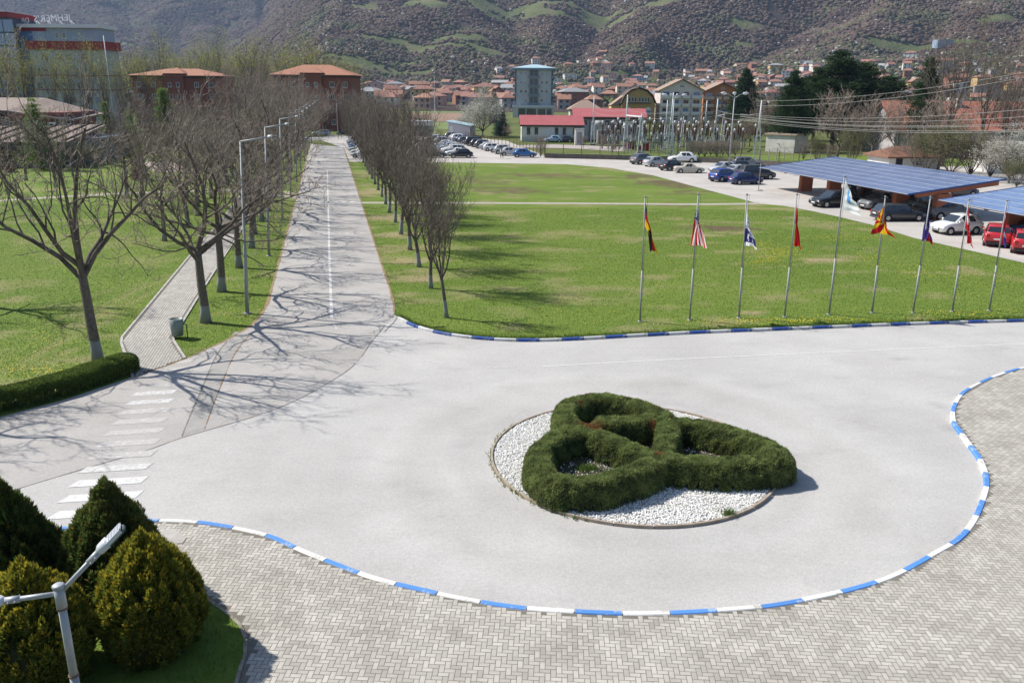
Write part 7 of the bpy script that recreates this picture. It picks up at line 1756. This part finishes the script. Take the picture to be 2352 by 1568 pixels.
for i, (u, Y, vt) in enumerate([(300, 165, 215), (350, 150, 240), (440, 160, 215), (520, 168, 175), (560, 180, 165), (600, 190, 160), (640, 200, 175), (690, 205, 200), (745, 205, 200), (800, 208, 210), (830, 205, 215), (860, 200, 222), (900, 205, 235), (940, 210, 240), (970, 215, 262), (260, 150, 260), (170, 135, 290), (120, 128, 300), (420, 135, 240), (460, 140, 260), (850, 230, 215), (880, 235, 225)]):
    put(bare[i % 2], u, Y, vt, 'bare tree in the thicket before the brick apartment houses', gb, 9.3, ws=.9)
for i, (u, Y) in enumerate([(150, 126), (90, 124), (210, 128), (260, 126), (30, 122)]): budb.place((PY(u, 300, Y)[0] , Y - 10, 0), i, (.9, .9, .6), 'dark shrub at the foot of the brown roofed hall', 'shrub', 'shrubs along the hall wall')
for i, (u, v) in enumerate([(1290, 300), (1355, 318), (1100, 300)]): pass

# ================================================================== town houses on the plain and the slopes
def SH(u, v):
    d = ray(u, v); Ys = np.arange(330, 2600, 5.0); xs_ = d[0] / d[1] * Ys; zs_ = CAM_H + d[2] / d[1] * Ys
    h = np.where(Ys < 445, 0, hill(xs_, Ys)); k = np.where(h >= zs_)[0]; i = k[0] if len(k) else len(Ys) - 1
    return float(xs_[i]), float(Ys[i]), float(h[i])
HW = {'white': mat('house_white', (.62, .61, .58), .9), 'cream': mat('house_cream', (.58, .50, .38), .9), 'brick': mat('house_brick', (.28, .13, .09), .9), 'grey': mat('house_grey', (.34, .33, .33), .9), 'pink': mat('house_pink', (.52, .34, .29), .9), 'blue': mat('house_blue', (.30, .38, .50), .9), 'ochre': mat('house_ochre', (.52, .36, .16), .9)}
HR = {'red': mat('house_red_roof', (.25, .12, .095), .85, (.31, .16, .125), scale=.5), 'brown': mat('house_brown_roof', (.26, .13, .09), .85, (.33, .18, .13), scale=.5), 'orange': mat('house_orange_roof', (.33, .18, .13), .85, (.28, .145, .10), scale=.5), 'grey': mat('house_grey_roof', (.30, .30, .31), .8), 'pale': mat('house_pale_roof', (.50, .52, .54), .6)}
_hm = {}
def house_meshes(kind, w, d, h, rf):
    key = (kind, w, d, h, rf)
    if key in _hm: return _hm[key]
    a = MB(); b = MB()
    if rf == 'gable': gwall(a, -w / 2, w / 2, -d / 2, d / 2, -3, h, h + 2.2, 'x'); gable(b, -w / 2, w / 2, -d / 2, d / 2, h, h + 2.4, 'x', .5, .2)
    elif rf == 'gabley': gwall(a, -w / 2, w / 2, -d / 2, d / 2, -3, h, h + 2.4, 'y'); gable(b, -w / 2, w / 2, -d / 2, d / 2, h, h + 2.6, 'y', .5, .2)
    elif rf == 'flat': a.box(-w / 2, w / 2, -d / 2, d / 2, -3, h); b.box(-w / 2 - .4, w / 2 + .4, -d / 2 - .4, d / 2 + .4, h, h + .35)
    else: a.box(-w / 2, w / 2, -d / 2, d / 2, -3, h); hip(b, -w / 2, w / 2, -d / 2, d / 2, h + .2, h + 2.6, .6, .35)
    ch = MB(); ch.box(w * .15, w * .15 + .6, -.3, .3, h + .8, h + 3.0)
    _hm[key] = (a, b, ch); return _hm[key]
_hmm = {}
wn_ = MB(); wn_.box(-.7, .7, -.06, .05, 0, 1.5); 
wmesh = wn_.mesh('window', mat('far_window_glass', (.04, .05, .065), .15, coat=.5))
HSP = []
def town_house(x, y, z, rng, label, group, wall=None, roof=None, size=None, fl=None):
    wall = wall or rng.choice(['white', 'white', 'white', 'cream', 'brick', 'grey', 'pink', 'brick', 'ochre']); roof = roof or rng.choice(['red', 'red', 'orange', 'brown', 'brown', 'grey', 'pale'])
    w, d = size or rng.choice([(8, 7), (9, 8), (11, 8), (7, 7), (14, 8), (8, 9), (18, 8)]); fl = fl or rng.choice([2, 2, 2, 3, 1]); h = fl * 2.9; rf = rng.choice(['gable', 'hip', 'hip', 'gabley', 'gable'])
    if roof == 'pale': rf = 'flat'
    A, B_, C = house_meshes('h', w, d, h, rf); k1 = ('w', w, d, h, rf, wall); k2 = ('r', w, d, h, rf, roof)
    if k1 not in _hmm: _hmm[k1] = A.mesh('wall', HW[wall])
    if k2 not in _hmm: _hmm[k2] = B_.mesh('roof', HR[roof])
    k3 = ('c', w, h); 
    if k3 not in _hmm: _hmm[k3] = C.mesh('chimney', HW['brick'])
    t = thing('town_house', (x, y, z), label or '%s walled house with a %s roof in the town' % (wall, roof), 'house', group, rng.uniform(-.5, .5) - .3 * x / 1000)
    link('wall', _hmm[k1], t); ro = link('roof', _hmm[k2], t)
    if rf != 'flat' and y < 800: link('chimney', _hmm[k3], ro)
    n = 3 if w > 9 else 2
    for f in range(fl):
        for i in range(n): link('window', wmesh, t, ((i - (n - 1) / 2) * w / n, -d / 2, .9 + f * 2.9))
    HSP.append((x, y, max(w, d))); return t
rngh = random.Random(99); cnt = 0
regions = [((850, 1180, 206, 250), 85, 'houses of the town left of the tower block'), ((1285, 1520, 208, 256), 42, 'houses of the town right of the tower block'), ((1280, 1520, 140, 205), 24, 'houses on the slope above the tower block'), ((1140, 1200, 165, 235), 10, 'houses on the slope left of the tower block'),
           ((1560, 1760, 172, 215), 34, 'houses of the town behind the apartment houses'), ((1700, 2352, 150, 235), 110, 'houses of the town behind the pines and bare trees'), ((1900, 2352, 112, 160), 36, 'highest houses of the town on the right slope'), ((280, 640, 140, 170), 24, 'roofs of the plain beyond the poplars'), ((900, 1450, -2, 14), 13, 'hamlet houses high on the middle mountain'), ((10, 260, 58, 82), 12, 'pale roofs at the foot of the left mountain')]
for (u0, u1, v0, v1), n, grp in regions:
    made = 0; tries = 0
    while made < n and tries < n * 25:
        tries += 1; u = rngh.uniform(u0, u1); v = rngh.uniform(v0, v1); x, y, z = SH(u, v)
        if y > 2500 or y < 420: continue
        if any(abs(x - a) < 13 and abs(y - b) < 17 for a, b, c in HSP): continue
        wall = roof = None
        if 'pale' in grp: roof = rngh.choice(['pale', 'grey']); wall = 'white'
        if cnt < 300:
            wl_c = wall or rngh.choice(['white', 'white', 'white', 'cream', 'brick', 'grey', 'pink', 'brick', 'ochre']); rf_c = roof or rngh.choice(['red', 'red', 'orange', 'brown', 'brown', 'grey', 'red', 'pale'])
            where = {'houses of the town left of the tower block': 'left of the tower block', 'houses of the town right of the tower block': 'right of the tower block'}.get(grp, grp.split('houses ')[-1].split('roofs ')[-1])
            town_house(x, y, z - .3, rngh, '%s house, %s roof, @, %s' % (wl_c, rf_c, grp.replace('houses of the ', '').replace('houses ', '').replace('roofs ', '')), grp, wl_c, rf_c)
            made += 1; cnt += 1
        else: break
# a few singled out ones
for (u, v, wall, roof, size, fl, lab) in [(2165, 108, 'blue', 'pale', (26, 12), 3, 'long unfinished grey blue building high on the right slope'), (1465, 190, 'blue', 'orange', (14, 10), 3, 'tall pale blue house with an orange roof on the green slope'), (1440, 8, 'white', 'pale', (8, 8), 3, 'white tower like house at the top of the middle mountain'), (1385, 130, 'brick', 'red', (12, 10), 2, 'lone red roofed house highest on the slope above the white apartments'),
                                          (1000, 232, 'white', 'pale', (30, 12), 1, 'long low shed with a pale roof in the middle of the town'), (1940, 172, 'white', 'grey', (34, 12), 1, 'long grey roofed shed at the foot of the right mountain'), (1230, 150, 'white', 'orange', (11, 9), 3, 'white house on the slope just above the tower block roof'), (2090, 138, 'white', 'red', (16, 10), 3, 'larger white house with a red roof on the right slope')]:
    x, y, z = SH(u, v); town_house(x, y, z - .2, rngh, lab, None, wall, roof, size, fl)

# ================================================================== woods, shrubs and orchard trees as masses of small crowns
def crowns(name, pts, rad, colr, label, mats_, cat='woodland', sub=1, squash=.8):
    """instanced low crowns; colour picked per crown by the attribute tint (0..1)"""
    me = D.meshes.new(name); me.from_pydata([tuple(p) for p in pts], [], [])
    a = me.attributes.new('rad', 'FLOAT', 'POINT'); a.data.foreach_set('value', np.asarray(rad, np.float32)); a = me.attributes.new('tint', 'FLOAT', 'POINT'); a.data.foreach_set('value', np.asarray(colr, np.float32))
    o = link(name, me); tag(o, label, cat, kind='stuff'); me.materials.append(mats_)
    ng = D.node_groups.new(name, 'GeometryNodeTree'); ng.interface.new_socket('Geometry', in_out='INPUT', socket_type='NodeSocketGeometry'); ng.interface.new_socket('Geometry', in_out='OUTPUT', socket_type='NodeSocketGeometry')
    N = ng.nodes; L = ng.links; gi = N.new('NodeGroupInput'); go = N.new('NodeGroupOutput'); ic = N.new('GeometryNodeMeshIcoSphere'); ic.inputs['Subdivisions'].default_value = sub + 1; ic.inputs['Radius'].default_value = 1
    sp = N.new('GeometryNodeSetPosition'); nz = N.new('ShaderNodeTexNoise'); nz.inputs['Scale'].default_value = 2.2; vm = N.new('ShaderNodeVectorMath'); vm.operation = 'SUBTRACT'; vm.inputs[1].default_value = (.5, .5, .5); vs = N.new('ShaderNodeVectorMath'); vs.operation = 'SCALE'; vs.inputs['Scale'].default_value = 1.6
    L.new(nz.outputs['Color'], vm.inputs[0]); L.new(vm.outputs[0], vs.inputs[0]); L.new(vs.outputs[0], sp.inputs['Offset']); L.new(ic.outputs[0], sp.inputs[0])
    sm = N.new('GeometryNodeSetMaterial'); sm.inputs['Material'].default_value = mats_; L.new(sp.outputs[0], sm.inputs[0])
    m2p = N.new('GeometryNodeMeshToPoints'); L.new(gi.outputs[0], m2p.inputs[0]); io = N.new('GeometryNodeInstanceOnPoints'); L.new(m2p.outputs[0], io.inputs['Points']); L.new(sm.outputs[0], io.inputs['Instance'])
    na = N.new('GeometryNodeInputNamedAttribute'); na.data_type = 'FLOAT'; na.inputs[0].default_value = 'rad'; cb = N.new('ShaderNodeCombineXYZ'); mu = N.new('ShaderNodeMath'); mu.operation = 'MULTIPLY'; mu.inputs[1].default_value = squash
    L.new(na.outputs[0], cb.inputs[0]); L.new(na.outputs[0], cb.inputs[1]); L.new(na.outputs[0], mu.inputs[0]); L.new(mu.outputs[0], cb.inputs[2]); L.new(cb.outputs[0], io.inputs['Scale'])
    rv = N.new('FunctionNodeRandomValue'); rv.data_type = 'FLOAT_VECTOR'; rv.inputs[0].default_value = (-.4, -.4, 0); rv.inputs[1].default_value = (.4, .4, 6.28); L.new(rv.outputs[0], io.inputs['Rotation'])
    L.new(io.outputs[0], go.inputs[0]); md = o.modifiers.new('crowns', 'NODES'); md.node_group = ng; return o
def crown_mat(name, stops):
    m = D.materials.new(name); m.use_nodes = True; nt = m.node_tree; N = nt.nodes; L = nt.links; B = N['Principled BSDF']; B.inputs['Roughness'].default_value = .95; B.inputs['Specular IOR Level'].default_value = .05
    a = N.new('ShaderNodeAttribute'); a.attribute_type = 'INSTANCER'; a.attribute_name = 'tint'; cr = N.new('ShaderNodeValToRGB'); L.new(a.outputs['Fac'], cr.inputs[0]); e = cr.color_ramp; e.interpolation = 'CONSTANT'
    e.elements[0].position = 0; e.elements[0].color = stops[0][1] + (1,); e.elements[1].position = stops[-1][0]; e.elements[1].color = stops[-1][1] + (1,)
    for p, c in stops[1:-1]: x = e.elements.new(p); x.color = c + (1,)
    tc = N.new('ShaderNodeTexCoord'); nz = N.new('ShaderNodeTexNoise'); nz.inputs['Scale'].default_value = 1.2; nz.inputs['Detail'].default_value = 4; L.new(tc.outputs['Object'], nz.inputs['Vector']); mr = N.new('ShaderNodeMapRange'); mr.inputs[1].default_value = .3; mr.inputs[2].default_value = .7; mr.inputs[3].default_value = .65; mr.inputs[4].default_value = 1.35; L.new(nz.outputs[0], mr.inputs[0])
    v = N.new('ShaderNodeVectorMath'); v.operation = 'SCALE'; L.new(cr.outputs[0], v.inputs[0]); L.new(mr.outputs[0], v.inputs['Scale']); L.new(v.outputs[0], B.inputs['Base Color']); return m
rw = np.random.RandomState(42)
def sample_view(n, y0, y1, upad=120, pw=1.0):
    y = np.sqrt(y0 ** 2 + (y1 ** 2 - y0 ** 2) * rw.rand(n) ** pw); u = -upad + (2352 + 2 * upad) * rw.rand(n); x = (u - 1176) * 5.04e-4 * y * 1.0; return x, y
def mead_at(x, y):
    xi = np.clip(((x - xs[0]) / 11.).astype(int), 0, nx - 1); yi = np.clip(np.searchsorted(ys, y), 0, ny - 1); return mead[yi, xi]
x, y = sample_view(300000, 1080, 3000); z = hill(x, y); md_ = mead_at(x, y)
u, v = proj(x, y, z); ok = (v > -60) & (rw.rand(len(x)) > md_ * 1.05) & (fbm(x / 40., y / 40., 2, 90) > .18)
x, y, z, md_ = x[ok], y[ok], z[ok], md_[ok]; print('woods', len(x))
clump = fbm(x / 55., y / 40., 3, 91); c = np.clip((clump - .5) * 1.3 + .40 + rw.randn(len(x)) * .085 + .16 * np.clip((1500 - y) / 350., 0, 1), 0, .93); bl = rw.rand(len(x)) < (.012 + .06 * (fbm(x / 110., y / 90., 2, 92) > .55) * (y < 2100)); c[bl] = .97
rad = (2.2 + 2.1 * rw.rand(len(x))) * (1 + (y > 1900) * .5) * np.where(bl, .8, 1)
WOOD = crown_mat('hillside_crowns', [(0, (.072, .052, .044)), (.2, (.112, .080, .066)), (.38, (.14, .104, .084)), (.52, (.125, .098, .072)), (.66, (.095, .090, .054)), (.78, (.11, .112, .062)), (.88, (.145, .14, .085)), (.95, (.34, .34, .31))])
crowns('hillside_woods', np.stack([x, y, z + rad * .35], 1), rad, c, 'brown leafless woods with green and white blossoming spots covering the mountains', WOOD, sub=0, squash=.75)
x, y = sample_view(30000, 250, 1250); inl = (y > 445); z = np.where(inl, hill(x, y), 0); u, v = proj(x, y, z); md_ = np.where(inl, mead_at(x, np.maximum(y, 445)), 0)
ok = (rw.rand(len(x)) > md_ * .96) & ((y > 520) | (u < 830) | (u > 1720)) & ~((u > 835) & (u < 1210) & (y < 640)) & ((y > 380) | (u < 240) | (u > 1780)) & ~((u > 1165) & (u < 1290) & (y < 420))
for a, b, w_ in HSP: ok &= ~((np.abs(x - a) < w_ * .65 + 1) & (y > b - w_ * 1.3 - 3) & (y < b + w_ * .6))
dn = fbm(x / 60., y / 60., 3, 93); ok &= (dn > .42) | (y > 900) & (dn > .34) 
x, y, z = x[ok], y[ok], z[ok]; c = np.clip(rw.rand(len(x)) * .9 + .05, 0, .94); bl = rw.rand(len(x)) < .06; c[bl] = .97; rad = 1.2 + 2.0 * rw.rand(len(x)) 
TOWNC = crown_mat('town_crowns', [(0, (.06, .045, .04)), (.2, (.10, .08, .065)), (.4, (.075, .085, .04)), (.55, (.11, .13, .05)), (.7, (.13, .11, .085)), (.85, (.04, .06, .035)), (.95, (.38, .38, .34))])
crowns('town_trees', np.stack([x, y, z + rad * .7], 1), rad, c, 'mixed bare green and blossoming trees and shrubs between the houses of the town', TOWNC, 'trees', sub=1, squash=1.0); print('town', len(x))
# fields seen between the blossoming tree and the town
tag(sheet('green_field', [G(930, 252), G(1120, 252), G(1120, 259), G(930, 259)], .02, mat('field_green', (.12, .19, .05), .95, (.17, .24, .07), scale=.05)), kind='structure')
tag(sheet('ploughed_field', [G(930, 259.5), G(1090, 259.5), G(1085, 279), G(925, 281)], .02, mat('ploughed_soil', (.20, .13, .09), .95, (.26, .17, .12), scale=.05)), kind='structure')
tag(sheet('field_strip', [G(960, 282), G(1090, 280), G(1085, 296), G(950, 300)], .02, mat('field_green_pale', (.16, .20, .07), .95, (.13, .17, .05), scale=.05)), kind='structure')
tag(sheet('substation_drive', [G(1190, 334), G(1270, 332), G(1420, 337), G(1452, 344), G(1420, 348), G(1300, 341), G(1195, 339)], .02, mat('pinkish_drive', (.34, .30, .28), .9)), kind='structure')

# labels that count within a look-alike set, from the left of the photograph
from collections import defaultdict
sets_ = defaultdict(list)
for o in D.objects:
    if o.parent is None and o.get('label') and o.get('group') and o.get('category'): sets_[o['label']].append(o)
for lab, L_ in sets_.items():
    if len(L_) == 1: L_[0]['label'] = lab.replace(' @,', ''); continue
    L_.sort(key=lambda o: o.location.x / o.location.y)
    for k_, o in enumerate(L_):
        q = '%s from the left' % nth(k_ + 1)
        nl = lab.replace('@', q.replace('from', 'such from')) if '@' in lab else '%s, %s' % (lab, q)
        for cut in (' such', ' and bare trees', ', roof', ' four headed'):
            if len(nl.split()) > 16: nl = nl.replace(cut, '')
        o['label'] = nl
# ------------------------------------------------------------------ air
hz = thing('x', (0, 0, 0), 'x', 'x'); D.objects.remove(hz)
m = MB(); m.box(-3200, 3200, -150, 4700, -1.2, 900)
hm = D.materials.new('haze'); hm.use_nodes = True; nt = hm.node_tree; nt.nodes.remove(nt.nodes['Principled BSDF']); pv = nt.nodes.new('ShaderNodeVolumePrincipled'); pv.inputs['Color'].default_value = (.50, .68, 1.0, 1); pv.inputs['Density'].default_value = HAZE; pv.inputs['Anisotropy'].default_value = .2
nt.links.new(pv.outputs[0], nt.nodes['Material Output'].inputs['Volume'])
ho = m.obj('haze', hm); tag(ho, kind='stuff')
